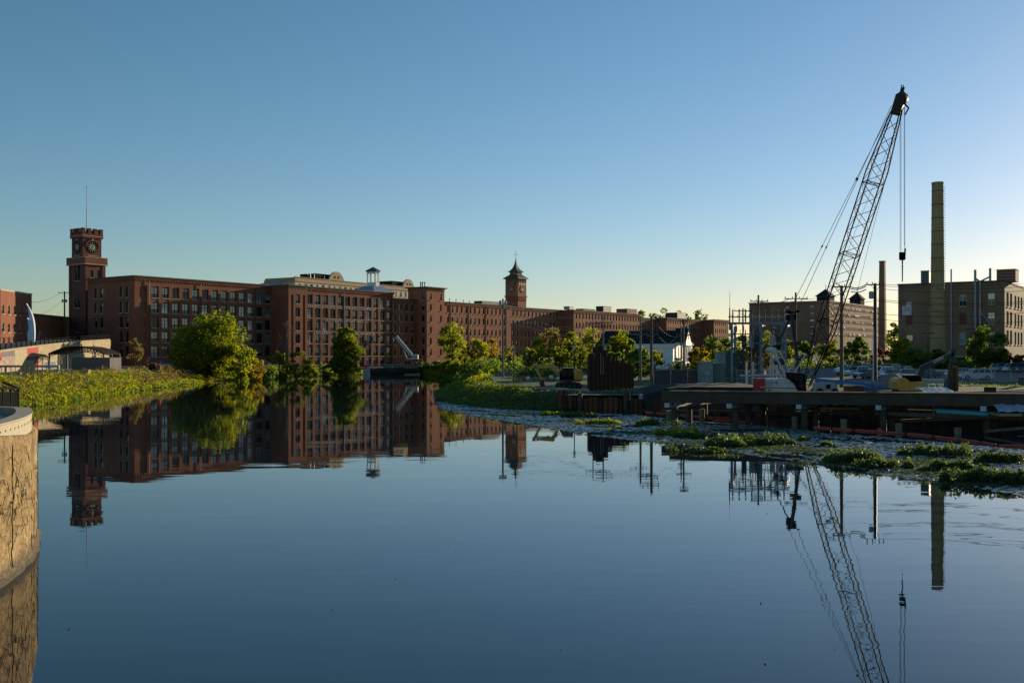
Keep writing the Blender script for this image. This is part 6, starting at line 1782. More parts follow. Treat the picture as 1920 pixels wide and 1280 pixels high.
for i in range(150):
    px = rng.uniform(1008, 1048); D = rng.uniform(134, 140.5); x = PX(px, D); z = max(0, .2 + (D - 134) * .22) + rng.uniform(0, .15); s = rng.uniform(.15, .38)
    vs_ = [(x + s * a * rng.uniform(.7, 1.1), D + s * b * rng.uniform(.7, 1.1), z + s * c * rng.uniform(.6, .9)) for a, b, c in ((1, 0, 0), (0, 1, 0), (-1, 0, 0), (0, -1, 0), (.2, .1, 1), (0, .1, -1))]
    rb.add(vs_, [(0, 1, 4), (1, 2, 4), (2, 3, 4), (3, 0, 4), (1, 0, 5), (2, 1, 5), (3, 2, 5), (0, 3, 5)])
struct(rb.obj("riprap", ROCK), 'stuff')
rb = MB()      # shore rocks below the mill bank
for i in range(260):
    t_ = rng.uniform(0, 1); seg = int(rng.integers(8, 13)); x = SHORE[seg][0] * (1 - t_) + SHORE[seg + 1][0] * t_ + rng.normal(0, .6); y = SHORE[seg][1] * (1 - t_) + SHORE[seg + 1][1] * t_ - rng.uniform(-.3, 1.2); s = rng.uniform(.2, .6)
    vs_ = [(x + s * a * rng.uniform(.7, 1.1), y + s * b * rng.uniform(.7, 1.1), .1 + s * c * rng.uniform(.5, .8)) for a, b, c in ((1, 0, 0), (0, 1, 0), (-1, 0, 0), (0, -1, 0), (.2, .1, 1), (0, .1, -1))]
    rb.add(vs_, [(0, 1, 4), (1, 2, 4), (2, 3, 4), (3, 0, 4), (1, 0, 5), (2, 1, 5), (3, 2, 5), (0, 3, 5)])
struct(rb.obj("shore_rocks", mat("warm_rock", (.20, .16, .12), .9, var=.3)), 'stuff')
p, q = P(254 + 30, 731, 196), P(303, 729, 200)
for i, (a_, py, D, L, lb) in enumerate(((293, 727, 200, 1.2, "pale log lying at the water's edge on the left bank"), (340, 720, 222, 1.6, "second pale log farther along the left bank's edge"), (774, 704.5, 326, 4.6, "long sunlit plank raft floating before the white crane's bridge"))):
    x = PX(a_, D); t = thing("log" if i < 2 else "plank_raft", lb, "log" if i < 2 else "raft", (x, D - .6, .12), .15 + .1 * i)
    m_ = MB()
    if i < 2: m_.tube((-L, 0, 0), (L, .2, .25), .16, .1, 8)
    else:
        for k in range(3): m_.box(-L * .55, L * .55, k * .5, k * .5 + .42, -.1, .25)
    m_.obj("trunk" if i < 2 else "planks", WOODL, t)

# ---------------------------------------------------------------- footbridge with white telescopic crane
def footbridge():
    D = 341; a, b_ = P(684, 690, 336), P(792, 690, 350)
    t = thing("footbridge", "dark steel footbridge with pale railings below the lettered mill", "bridge", (a.x, a.y, a.z))
    O = Vector(t.location); d = b_ - a
    m_ = MB(o=O)
    dn = Vector((d.y, -d.x, 0)).normalized()
    for o in (0, -3): m_.bar(a + dn * o - Vector((0, 0, .9)), b_ + dn * o - Vector((0, 0, .9)), .4, 1.3)
    m_.obj("girder", STEELD, t)
    m_ = MB(o=O); m_.bar(a - dn * 1.5, b_ - dn * 1.5, 3.6, .2); m_.obj("deck", GIRD, t)
    n = 26; pm = MB(); pm.box(-.07, .07, -.07, .07, 0, 1.35); pmesh = pm.mesh("rail_post", CONCG)
    for i in range(n + 1): link("rail_post", pmesh, t, a.lerp(b_, i / n) - O + dn * .1 + Vector((0, 0, .1)))
    for h in (.5, .95, 1.4): m_ = MB(o=O); m_.bar(a + dn * .1 + Vector((0, 0, h)), b_ + dn * .1 + Vector((0, 0, h)), .08); m_.obj("rail", CONCG, t)
    for i in range(40):
        pass
    return t
footbridge()
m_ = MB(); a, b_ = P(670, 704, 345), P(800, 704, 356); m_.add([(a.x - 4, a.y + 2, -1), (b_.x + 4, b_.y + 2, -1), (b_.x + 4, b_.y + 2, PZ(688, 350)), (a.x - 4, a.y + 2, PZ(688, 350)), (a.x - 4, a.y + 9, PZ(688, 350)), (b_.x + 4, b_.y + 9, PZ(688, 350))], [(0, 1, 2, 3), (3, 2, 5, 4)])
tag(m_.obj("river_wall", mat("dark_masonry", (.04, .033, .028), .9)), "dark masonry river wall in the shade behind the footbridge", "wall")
t = box_thing("bridge_pier", "pale grey tarp-wrapped bridge pier at the left end of the footbridge", "pier", 672, 694, 692, 706, 332, 3, TARP, -.3, .3)
m_ = MB(); m_.box(-1.2, 1.6, .3, 2.2, 2.6, 3.3); m_.obj("cap_beam", REDP, t)
m_ = MB(); m_.bar((-2.2, -.2, .2), (-.6, -.2, 2.4), .15); m_.obj("brace", STEELD, t)
def white_crane():
    D = 352; g = P(772, 676, D)
    t = thing("truck_crane", "white telescopic truck crane with red carrier working beside the footbridge", "crane", (g.x, D, g.z))
    s = D / FPX
    W = lambda px, py, y=0.0: ((px - 772) * s, y, -(py - 676) * s)
    m_ = MB(); m_.bar(W(743, 631), W(776, 671), 1.1, 1.25, up=(0, 1, 0)); m_.obj("boom", WHITEC, t)
    m_ = MB(); m_.bar(W(736, 624), W(743, 631), .7, .7, up=(0, 1, 0)); m_.obj("boom_tip", STEELD, t)
    m_ = MB(); m_.bar(W(756.5, 656), W(762.5, 671), .4, .4, up=(0, 1, 0)); m_.obj("ram", WHITEC, t)
    m_ = MB(); m_.prism([W(761, 671, -1.2), W(776, 670, -1.2), W(776, 665, -1.2), W(784, 667, -1.2), W(784, 673, -1.2), W(762, 674, -1.2)], (0, 2.4, 0)); m_.obj("turntable", WHITEC, t)
    m_ = MB(); m_.prism([W(765.5, 671, -1.3), W(767, 666, -1.3), W(770, 666, -1.3), W(772, 671, -1.3)], (0, 1.0, 0)); m_.obj("cab", GL_CAR, t)
    for px in (778, 782):
        m_ = MB(); m_.tube(W(px, 667, -1.4), W(px, 667, 1.4), .45, n=10); m_.obj("winch_drum", WHITEC, t)
    m_ = MB(); x0, z0 = W(758, 680)[0], W(758, 680)[2]; m_.box(x0, W(790, 0)[0], -1.3, 1.3, z0, z0 + .95); m_.obj("carrier", REDP, t)
    for px in (762, 768, 780, 786):
        for y in (-1.2, 1.2): m_ = MB(); m_.tube(W(px, 681, y - .2), W(px, 681, y + .2), .55, n=12); m_.obj("wheel", RUBBER, t)
    # dark lettering blocks on the boom: not legible, broad strokes only
    a, b_ = Vector(W(748, 637)), Vector(W(760, 651.5)); dd = (b_ - a) / 8
    for k in range(8):
        m_ = MB(); c = a + dd * (k + .2); e = a + dd * (k + .75); m_.bar(c + Vector((0, -.56, 0)), e + Vector((0, -.56, 0)), .5, .02, up=(0, 1, 0)); m_.obj("boom_mark", PAINTK, t)
white_crane()

# ---------------------------------------------------------------- excavators
def excavator(label, loc, rz, scale, paintm, pts, text=None, cabx=0.0, armm=None):
    """local x = along the machine, z up; pts: boom foot, knee, boom end, stick end"""
    t = thing("excavator", label, "excavator", loc, rz); t.scale = (scale,) * 3
    armm = armm or paintm
    for y in (-1.15, 1.15):
        m_ = MB(); pr = []
        for a in range(9): th = PI / 2 + PI * a / 8; pr.append((-1.5 + .42 * math.cos(th), y - .28, .45 + .42 * math.sin(th)))
        for a in range(9): th = -PI / 2 + PI * a / 8; pr.append((1.5 + .42 * math.cos(th), y - .28, .45 + .42 * math.sin(th)))
        m_.prism(pr, (0, .56, 0)); tr = m_.obj("track", RUBBER, t)
        for x in (-1.5, -.75, 0, .75, 1.5):
            w = MB(); w.tube((x, y - .32, .45), (x, y + .32, .45), .26, n=10); w.obj("roller", STEELD, tr)
    m_ = MB(); m_.box(-1.3, 1.3, -.85, .85, .5, .95); m_.lathe([(.6, .95), (.6, 1.1)], 14); m_.obj("undercarriage", STEELD, t)
    m_ = MB(); m_.box(-1.3, 1.75, -1.25, 1.25, 1.1, 1.35); m_.obj("deck", STEELD, t)
    m_ = MB(); pr = [(.75, 1.353), (1.7, 1.353), (2.05, 1.5), (2.1, 2.35), (1.85, 2.75), (1.2, 2.8), (.75, 2.5)]; m_.prism([(x, -1.2, z) for x, z in pr], (0, 2.4, 0)); m_.obj("counterweight", paintm, t)
    m_ = MB(); m_.box(-1.0, .72, .15, 1.2, 1.353, 2.35); m_.obj("engine_hood", paintm, t)
    cab = [(-1.35, 1.36), (.6, 1.36), (.6, 3.05), (-.75, 3.05), (-1.3, 2.3)]
    m_ = MB(); m_.prism([(x, -1.2, z) for x, z in cab], (0, 1.25, 0)); c_ = m_.obj("cab", BLACKP, t)
    for x0, x1 in ((-1.1, -.3), (-.2, .5)):
        m_ = MB(); m_.box(x0, x1, -1.23, -1.203, 1.9, 2.9); m_.obj("window", GL_CAR, c_)
    m_ = MB(); m_.box(-.85, .65, -1.25, .08, 3.053, 3.13); m_.obj("cab_roof", WHITEP, t)
    F_, K, E, S_ = [Vector((x, 0.35, z)) for x, z in pts]
    def beam(p, q, w0, w1, name, m):
        d = (q - p).normalized(); n = Vector((-d.z, 0, d.x)); b_ = MB(); yv = Vector((0, .2, 0))
        b_.prism([p - n * w0 / 2 - yv, q - n * w1 / 2 - yv, q + n * w1 / 2 - yv, p + n * w0 / 2 - yv], (0, .4, 0)); return b_
    n1 = Vector((-(K - F_).z, 0, (K - F_).x)).normalized(); n2 = Vector((-(E - K).z, 0, (E - K).x)).normalized(); nm = (n1 + n2).normalized(); yv = Vector((0, .2, 0))
    b_ = MB(); b_.prism([p - yv for p in (F_ - n1 * .2, K - nm * .36, E - n2 * .18, E + n2 * .18, K + nm * .36, F_ + n1 * .2)], (0, .4, 0)); bo = b_.obj("boom", armm, t)
    st0 = E + (E - S_).normalized() * .55
    b2_ = beam(st0, S_, .42, .26, "stick", armm); b2_.obj("stick", armm, t)
    m_ = MB(); m_.tube(F_.lerp(K, .1) + n1 * -.5, K - nm * .2, .09, n=7); m_.obj("boom_ram", STEELG, t)
    m_ = MB(); m_.tube(K + nm * .45 + (E - K) * .1, st0, .08, n=7); m_.obj("stick_ram", STEELG, t)
    d = (S_ - E).normalized(); m_ = MB(); B = S_
    pr = [(B.x + .15, B.z + .1), (B.x - .25, B.z - .05), (B.x - .45, B.z - .6), (B.x - .1, B.z - 1.0), (B.x + .45, B.z - .95), (B.x + .3, B.z - .5)]
    m_.prism([(x, -.2, z) for x, z in pr], (0, 1.1, 0)); m_.obj("bucket", STEELD, t)
    if text:
        dd = E - K; o = link("lettering", text_mesh(text, .5, .004, 1.5, PAINTW), bo); flip = 1 if dd.x > 0 else -1
        ang = math.atan2(dd.z * flip, dd.x * flip)
        c = K.lerp(E, .32 if flip > 0 else .62)
        o.location = (c.x + .1 * math.sin(ang), c.y - .212, c.z - .14); o.rotation_euler = (PI / 2, -ang, 0)
    return t
def ex_loc(px, D): x = PX(px, D); return (x, D, gz(x, D) + .02)
lx = ex_loc(1066, 147)
def loc_pts(l, D, s, pxs): return [((PX(px, D) - l[0]) / s, (PZ(py, D) - l[2]) / s) for px, py in pxs]
excavator("yellow excavator with arched boom reaching left on the lawn by the sheet piles", lx, 0, 1.0, YELLOW, loc_pts(lx, 147, 1, ((1046, 700), (1036, 685), (1003, 688), (1017, 713))))
# dark-armed excavator on the right: turned so its arm reaches right
D = 112; s = 1.0
lx = ex_loc(1709, D); lx = (lx[0], D, 1.75)
ptsm = [(-(x), z) for x, z in loc_pts(lx, D, s, ((1722, 706), (1727, 690), (1784, 663), (1776, 712)))]
def mirror_ex():
    # machine faces +x: build it mirrored about x by rotating half a turn; the visible flank is then its other side
    t = excavator("yellow excavator with long black arm lettered DEERE, beside the gravel heap", lx, PI, 1.0, YELLOW, ptsm, None, armm=mat("arm_charcoal", (.030, .035, .036), .5))
    bo = [c for c in t.children if c.name.startswith("boom") and 'ram' not in c.name][0]
    K, E = Vector((ptsm[1][0], .35, ptsm[1][1])), Vector((ptsm[2][0], .35, ptsm[2][1]))
    o = link("lettering", text_mesh("DEERE", .5, .004, 1.25, PAINTW), bo)
    c = K.lerp(E, .36); d = E - K; ang = math.atan2(d.z, -d.x)
    o.location = (c.x, c.y + .212, c.z - .02); o.rotation_euler = (PI / 2, -ang, PI)
    o.rotation_euler = (Matrix.Rotation(PI, 4, 'Z') @ Matrix.Rotation(-ang, 4, 'Y') @ Matrix.Rotation(PI / 2, 4, 'X')).to_euler()
    return t
mirror_ex()
lx = ex_loc(287, 226)
excavator("small bright orange excavator with folded upright arm on the left bank", lx, 0.3, .8, ORANGE, [(-1.2, 1.6), (-1.7, 3.2), (-1.2, 4.4), (-1.9, 2.0)])
# gravel heap
p = P(1672, 722, 122); g = gz(p.x, 122)
m_ = MB(); rng = np.random.default_rng(3); ring = []
n = 20
for k, (r, z) in enumerate(((3.2, 0), (2.3, .75), (1.3, 1.45), (.5, 1.9), (.05, 2.0))):
    for i in range(n): a = 2 * PI * i / n; q = r * rng.uniform(.9, 1.1); m_.v.append((q * math.cos(a) * 1.1, q * math.sin(a), z + rng.uniform(-.05, .05)))
for k in range(4):
    for i in range(n): m_.f.append((k * n + i, k * n + (i + 1) % n, (k + 1) * n + (i + 1) % n, (k + 1) * n + i)); m_.m.append(0)
o = m_.obj("gravel_heap", GRAVM, smooth=True); o.location = (p.x, 122, g - .1); struct(o, 'stuff')

# ---------------------------------------------------------------- blue boom lift
def boom_lift():
    D = 113; g = 2.25; x = PX(1546, D)
    t = thing("boom_lift", "blue articulated boom lift folded flat on a grey chassis, right of the crane", "boom lift", (x, D, g))
    s = D / FPX; W = lambda px, py, y=0.0: ((px - 1546) * s, y, PZ(py, D) - g)
    m_ = MB(); m_.prism([W(1528, 733, -1), W(1528, 719, -1), W(1533, 715.5, -1), W(1560, 716, -1), W(1565, 722, -1), W(1565, 733, -1)], (0, 2, 0)); m_.obj("chassis", mat("lift_grey", (.32, .36, .40), .5), t)
    m_ = MB(); m_.prism([W(1528, 708, -.35), W(1533, 709, -.35), W(1636, 718.5, -.35), W(1634, 725, -.35), W(1620, 724.5, -.35), W(1530, 716, -.35)], (0, .7, 0)); m_.obj("boom", BLUEP, t)
    m_ = MB(); m_.bar(W(1580, 719, -.42), W(1618, 723, -.42), .2, .1); m_.obj("inner_boom", WHITEC, t)
    m_ = MB(); m_.bar(W(1634, 720, 0), W(1642, 732, 0), .35, .3, up=(0, 1, 0)); m_.obj("jib_link", BLUEP, t)
    m_ = MB(); m_.prism([W(1647, 722, -.6), W(1660, 724, -.6), W(1658, 731, -.6), W(1648, 729, -.6)], (0, 1.2, 0)); m_.obj("basket", BLUEP, t)
    m_ = MB(); m_.prism([W(1544, 720, -1.03), W(1552, 720, -1.03), W(1552, 728, -1.03), W(1544, 728, -1.03)], (0, .02, 0)); m_.obj("panel", BLACKP, t)
    m_ = MB(); m_.bar(W(1567, 718, 0), W(1567, 733, 0), .3, .3); m_.obj("mast", BLUEP, t)
    for px in (1532, 1560):
        for y in (-1, 1): m_ = MB(); m_.tube(W(px, 734, y - .15), W(px, 734, y + .15), .42, n=12); m_.obj("wheel", RUBBER, t)
boom_lift()
t = box_thing("generator", "dark orange-brown generator box under the blue boom", "generator", 1588, 1620, 724, 735, 115, 1.2, mat("rust_paint", (.16, .06, .02), .7), 2.2, 0, .06)
m_ = MB(); m_.box(-.8, .8, -.05, -.003, .35, .8); m_.obj("panel", BLACKP, t)
t = box_thing("steel_pile", "upright brown steel pile in front of the silver four-wheel-drive car", "pile", 1783, 1797, 687, 730, 112, .8, mat("ochre_rust", (.17, .075, .025), .85, var=.4, scale=1.5, streak=True), 1.8)
m_ = MB(); m_.box(-.02, .02, -.2, -.003, 0, PZ(688, 112) - 1.8); m_.obj("rib", RUST, t)
t = box_thing("steel_plate_box", "small dark rusty steel box beyond the trestle at right", "box", 1853, 1868, 726, 738, 108, 1, RUSTD, 2.6, 0, .04)
t = box_thing("concrete_barrier", "long pale concrete barrier at the edge of the car park", "barrier", 1690, 1772, 711, 719, 126, .6, CONCG, None, .05)
t = box_thing("barrel", "dark blue barrel at the right edge by the car park", "barrel", 1915, 1926, 707, 722, 118, .7, paint("barrel_blue", (.02, .03, .08)), None, 0, .04)
# tarps
def tarp(px0, px1, py0, py1, D, dep, label, rz=0):
    a, b_ = P(px0, py1, D), P(px1, py0, D); t = thing("tarp_stack", label, "tarp", ((a.x + b_.x) / 2, D, a.z), rz)
    w = (b_.x - a.x) / 2; h = max(.25, b_.z - a.z); n = 14; m_ = MB(); vs_ = []
    for j in range(5):
        for i in range(n + 1): u = i / n * 2 - 1; v = j / 4; vs_.append((u * w + .5 * v, v * dep, h * (.25 + .75 * v) * (1 - .15 * abs(u)) + .07 * math.sin(i * 2.1 + j)))
    m_.add(vs_, [(j * (n + 1) + i, j * (n + 1) + i + 1, (j + 1) * (n + 1) + i + 1, (j + 1) * (n + 1) + i) for j in range(4) for i in range(n)])
    m_.obj("sheet", TARP, t, smooth=True)
    m_ = MB(); m_.box(-w * .95, w * .95, .05, dep * .95, -.2, .02); m_.obj("timber_stack", WOODL, t)
tarp(1735, 1795, 727, 737.5, 100, 4.0, "pale blue tarpaulin over timber lying on the trestle deck")
tarp(1872, 1990, 757, 776, 92.5, 2.0, "large crumpled grey tarpaulin beneath the trestle at the right edge")
tarp(1535, 1615, 757, 764, 102, 1.6, "flat white tarpaulin strip beneath the middle of the trestle")

# ---------------------------------------------------------------- trestle over the shallows
def trestle():
    A = P(1255, 733, 101); dirx = Vector((.977, -.21, 0)).normalized(); L = 54; ztop = 3.45
    t = thing("trestle_bridge", "low steel trestle with long dark girders on round piles over the shallows", "bridge", (A.x, A.y, 0))
    O = Vector(t.location); nrm = Vector((-dirx.y, dirx.x, 0)); B = A + dirx * L
    def pt(s, o, z): q = A + dirx * s + nrm * o; return Vector((q.x, q.y, z))
    for o in (0, 3.2):
        m_ = MB(o=O)
        m_.bar(pt(-1 if o else 0, o, ztop - .6), pt(L, o, ztop - .6), .05, 1.05); m_.bar(pt(0, o, ztop - .05), pt(L, o, ztop - .05), .42, .06); m_.bar(pt(0, o, ztop - 1.15), pt(L, o, ztop - 1.15), .42, .06)
        g_ = m_.obj("girder", GIRD, t)
        if o == 0:
            for k in range(19):
                s = 1.5 + k * 2.8; st = MB(o=O); st.bar(pt(s, -.11, ztop - .09), pt(s, -.11, ztop - 1.11), .03, .18); st.obj("stiffener", GIRD, g_)
    m_ = MB(o=O); m_.bar(pt(0, .0, ztop + .028), pt(L, .0, ztop + .028), .5, .05); m_.obj("edge_timber", mat("pale_edge_timber", (.20, .155, .10), .7, var=.3, scale=1), t)
    for k in range(int(L / 1.2)):
        if 3 < k * 1.2: 
            s = k * 1.2; m_ = MB(o=O); m_.bar(pt(s + .55, .6, ztop - 1.0), pt(s + .55, 9.2, ztop - 1.0), 1.1, .16); m_.obj("deck_mat", GIRD, t)
    cap_m = mat("cap_beam_grey", (.20, .20, .20), .7)
    for k, (px, D) in enumerate(((1251, 102.0), (1367, 99.8), (1497, 98), (1646, 96), (1842, 94))):
        r = (px - 960) / FPX; s = (r * A.y - A.x) / (dirx.x - r * dirx.y)
        p = pt(s, -.35, 0); z1 = ztop - 1.182; z0 = z1 - .48
        q = p + U * 10.5
        m_ = MB(o=O); m_.bar(Vector((p.x, p.y, (z0 + z1) / 2)), Vector((q.x, q.y, (z0 + z1) / 2)), .55, z1 - z0); m_.obj("cap_beam", cap_m, t)
        m_ = MB(o=O); e = U * -.05; m_.bar(Vector((p.x, p.y, (z0 + z1) / 2)) + e, Vector((p.x, p.y, (z0 + z1) / 2)) - U * .005, .5, .44); m_.obj("cap_end", WHITEC, t)
        for f in (1.7, 5.2, 9.2):
            c = p + U * f; m_ = MB(o=O); m_.tube((c.x, c.y, -1.5), (c.x, c.y, z0 - .003), .34, n=14); m_.obj("pile", GIRD, t)
        for f in (.55, 3.6):
            c = p + U * f; m_ = MB(o=O); m_.bar((c.x - .3, c.y + .21, z1 - .12), (c.x + .3, c.y - .22, z1 - .12), .16, .2); m_.obj("bracket", BLACKP, t)
    # a second, short pale bent behind
    p = P(1432, 752, 109); q = p + Vector((2.6, 1.6, 0)); m_ = MB(o=O); m_.bar(p - Vector((1.5, .9, 0)), q, .8, .5); m_.obj("cap_beam", cap_m, t)
    m_ = MB(o=O); m_.tube((p.x, p.y, -1), (p.x, p.y, p.z - .26), .4, n=14); m_.obj("pile", CONC, t)
    return t
trestle()
STUB = ((1316, 765, 107), (1404, 770, 105), (1490, 779, 100.5), (1582, 784, 97.5), (1685, 792, 94), (1796, 800, 90.5), (1254, 768, 110), (1915, 815, 88))
for i, (px, py, D) in enumerate(STUB):
    p = P(px, py, D)
    lb = ("pale pile stub between the first and second trestle bents", "pale pile stub left of the second white cap end", "pale pile stub midway under the trestle", "pale pile stub right of the third white cap end", "ochre pile stub right of the fourth trestle bent", "greenish pile stub under the teal pipes", "low pile stub at the left end of the orange boom", "pile stub near the right edge under the trestle")[i]
    t = thing("pile_stub", lb, "pile", (p.x, D, -1), 0, "cut-off piles in the shallows")
    m_ = MB(); m_.lathe([(.30, 0), (.30, p.z + .55)], 14); m_.obj("shaft", mat("stub_concrete", (.21, .18, .11), .9, var=.3), t)
    m_ = MB(); m_.lathe([(.32, p.z + .553), (.33, p.z + .9), (.28, p.z + .93)], 14); m_.obj("collar", mat("stub_concrete", (.21, .18, .11), .9, var=.3), t)
for i, (p0, p1, y0, y1, D0, D1, w) in enumerate(((1690, 1950, 789, 776, 100, 92, .3), (1850, 1990, 808, 796, 90, 86, .22), (1440, 1660, 774, 771, 106, 101, .3), (1640, 1990, 774, 786, 99, 94, .35), (1240, 1420, 770, 772, 112, 110, .25), (1540, 1760, 763, 770, 104, 101, .12))):
    a, b_ = P(p0, y0, D0), P(p1, y1, D1); m_ = MB(o=a); m_.bar(a, b_, .9 if i != 5 else .4, w); o = m_.obj("timber_baulk", WOOD if i % 2 else GIRD); o.location = a
    tag(o, ("dark baulk slanting up to the right under the trestle", "slender baulk above the orange boom near the right edge", "baulk lying under the middle of the trestle", "heavy baulk carrying the teal pipes", "baulk under the left end of the trestle", "narrow pale-topped plank beneath the middle of the trestle")[i], "beam")
for i, (p0, p1, y0, y1, D) in enumerate(((1754, 1880, 768, 776, 97), (1756, 1850, 771.5, 777, 95.5))):
    a, b_ = P(p0, y0, D), P(p1, y1, D - 2); m_ = MB(o=a); m_.tube(a, b_, .17, n=10); m_.tube(b_, b_ + (b_ - a).normalized() * .12, .21, n=10)
    o = m_.obj("pipe", TEAL); o.location = a; tag(o, ("upper teal plastic pipe lying under the trestle", "lower, shorter teal plastic pipe under the trestle")[i], "pipe")
t = thing("steel_post", "short yellow-green post at the left end of the teal pipes", "post", P(1750, 778, 97)); m_ = MB(); m_.box(-.1, .1, -.1, .1, 0, .95); m_.obj("shaft", mat("post_olive", (.16, .15, .05), .7), t)
# dark quay face behind the trestle
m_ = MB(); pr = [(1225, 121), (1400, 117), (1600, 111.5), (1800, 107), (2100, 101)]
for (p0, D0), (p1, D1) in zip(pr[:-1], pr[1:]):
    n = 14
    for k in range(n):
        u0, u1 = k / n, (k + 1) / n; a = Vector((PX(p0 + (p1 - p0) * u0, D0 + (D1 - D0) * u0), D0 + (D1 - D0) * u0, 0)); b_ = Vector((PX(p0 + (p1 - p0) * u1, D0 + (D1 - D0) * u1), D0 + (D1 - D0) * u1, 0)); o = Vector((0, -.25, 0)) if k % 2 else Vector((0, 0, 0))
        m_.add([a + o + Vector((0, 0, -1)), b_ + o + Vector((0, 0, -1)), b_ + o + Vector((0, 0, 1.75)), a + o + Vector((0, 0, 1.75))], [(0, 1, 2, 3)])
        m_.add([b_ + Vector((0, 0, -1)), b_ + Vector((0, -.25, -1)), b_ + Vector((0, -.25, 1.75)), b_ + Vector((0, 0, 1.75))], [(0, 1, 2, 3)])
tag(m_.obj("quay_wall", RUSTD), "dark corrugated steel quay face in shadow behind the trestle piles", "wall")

# ---------------------------------------------------------------- floating containment boom
def boom_line(label, pts, seed):
    W = [Vector((PX(px, CAMH * FPX / (py - HORY)), CAMH * FPX / (py - HORY), .06)) for px, py in pts]
    t = thing("containment_boom", label, "floating boom", W[0], 0, "orange containment boom"); O = Vector(W[0]); rr = random.Random(seed)
    for a, b_ in zip(W[:-1], W[1:]):
        L = (b_ - a).length; n = max(1, round(L / 2.4))
        for k in range(n):
            p, q = a.lerp(b_, k / n), a.lerp(b_, (k + .93) / n); q = q + Vector((0, rr.uniform(-.12, .12), 0)); m_ = MB(o=O)
            mid1, mid2 = p.lerp(q, .12), p.lerp(q, .88); m_.tube(p, mid1, .04, .10, 8); m_.tube(mid1, mid2, .10, .10, 8); m_.tube(mid2, q, .10, .04, 8); m_.obj("float", BOOMO, t)
    return t
boom_line("left length of orange floating boom below the rusty piling", ((1209, 772.5), (1250, 776), (1300, 780), (1340, 783.5), (1376, 785)), 1)
boom_line("short middle length of orange floating boom before the second trestle pile", ((1338, 788), (1375, 789.5), (1411, 793)), 2)
boom_line("long right length of orange floating boom with a buoy", ((1525, 802), (1560, 804), (1602, 807), (1648, 810), (1700, 814), (1752, 819), (1800, 825), (1840, 830), (1872, 836), (1930, 837), (1990, 840)), 3)
p = Vector((PX(1649, CAMH * FPX / 150), CAMH * FPX / 150, 0)); t = thing("buoy", "round orange buoy on the floating boom", "buoy", p)
m_ = MB(); m_.lathe([(.05, -.15)] + [(.26 * math.sin(PI * k / 8), .12 - .26 * math.cos(PI * k / 8)) for k in range(1, 8)] + [(.05, .4)], 12); m_.obj("float", BOOMO, t, smooth=True); m_ = MB(); m_.lathe([(.05, .4), (.05, .5)], 6); m_.obj("eye", STEELD, t)

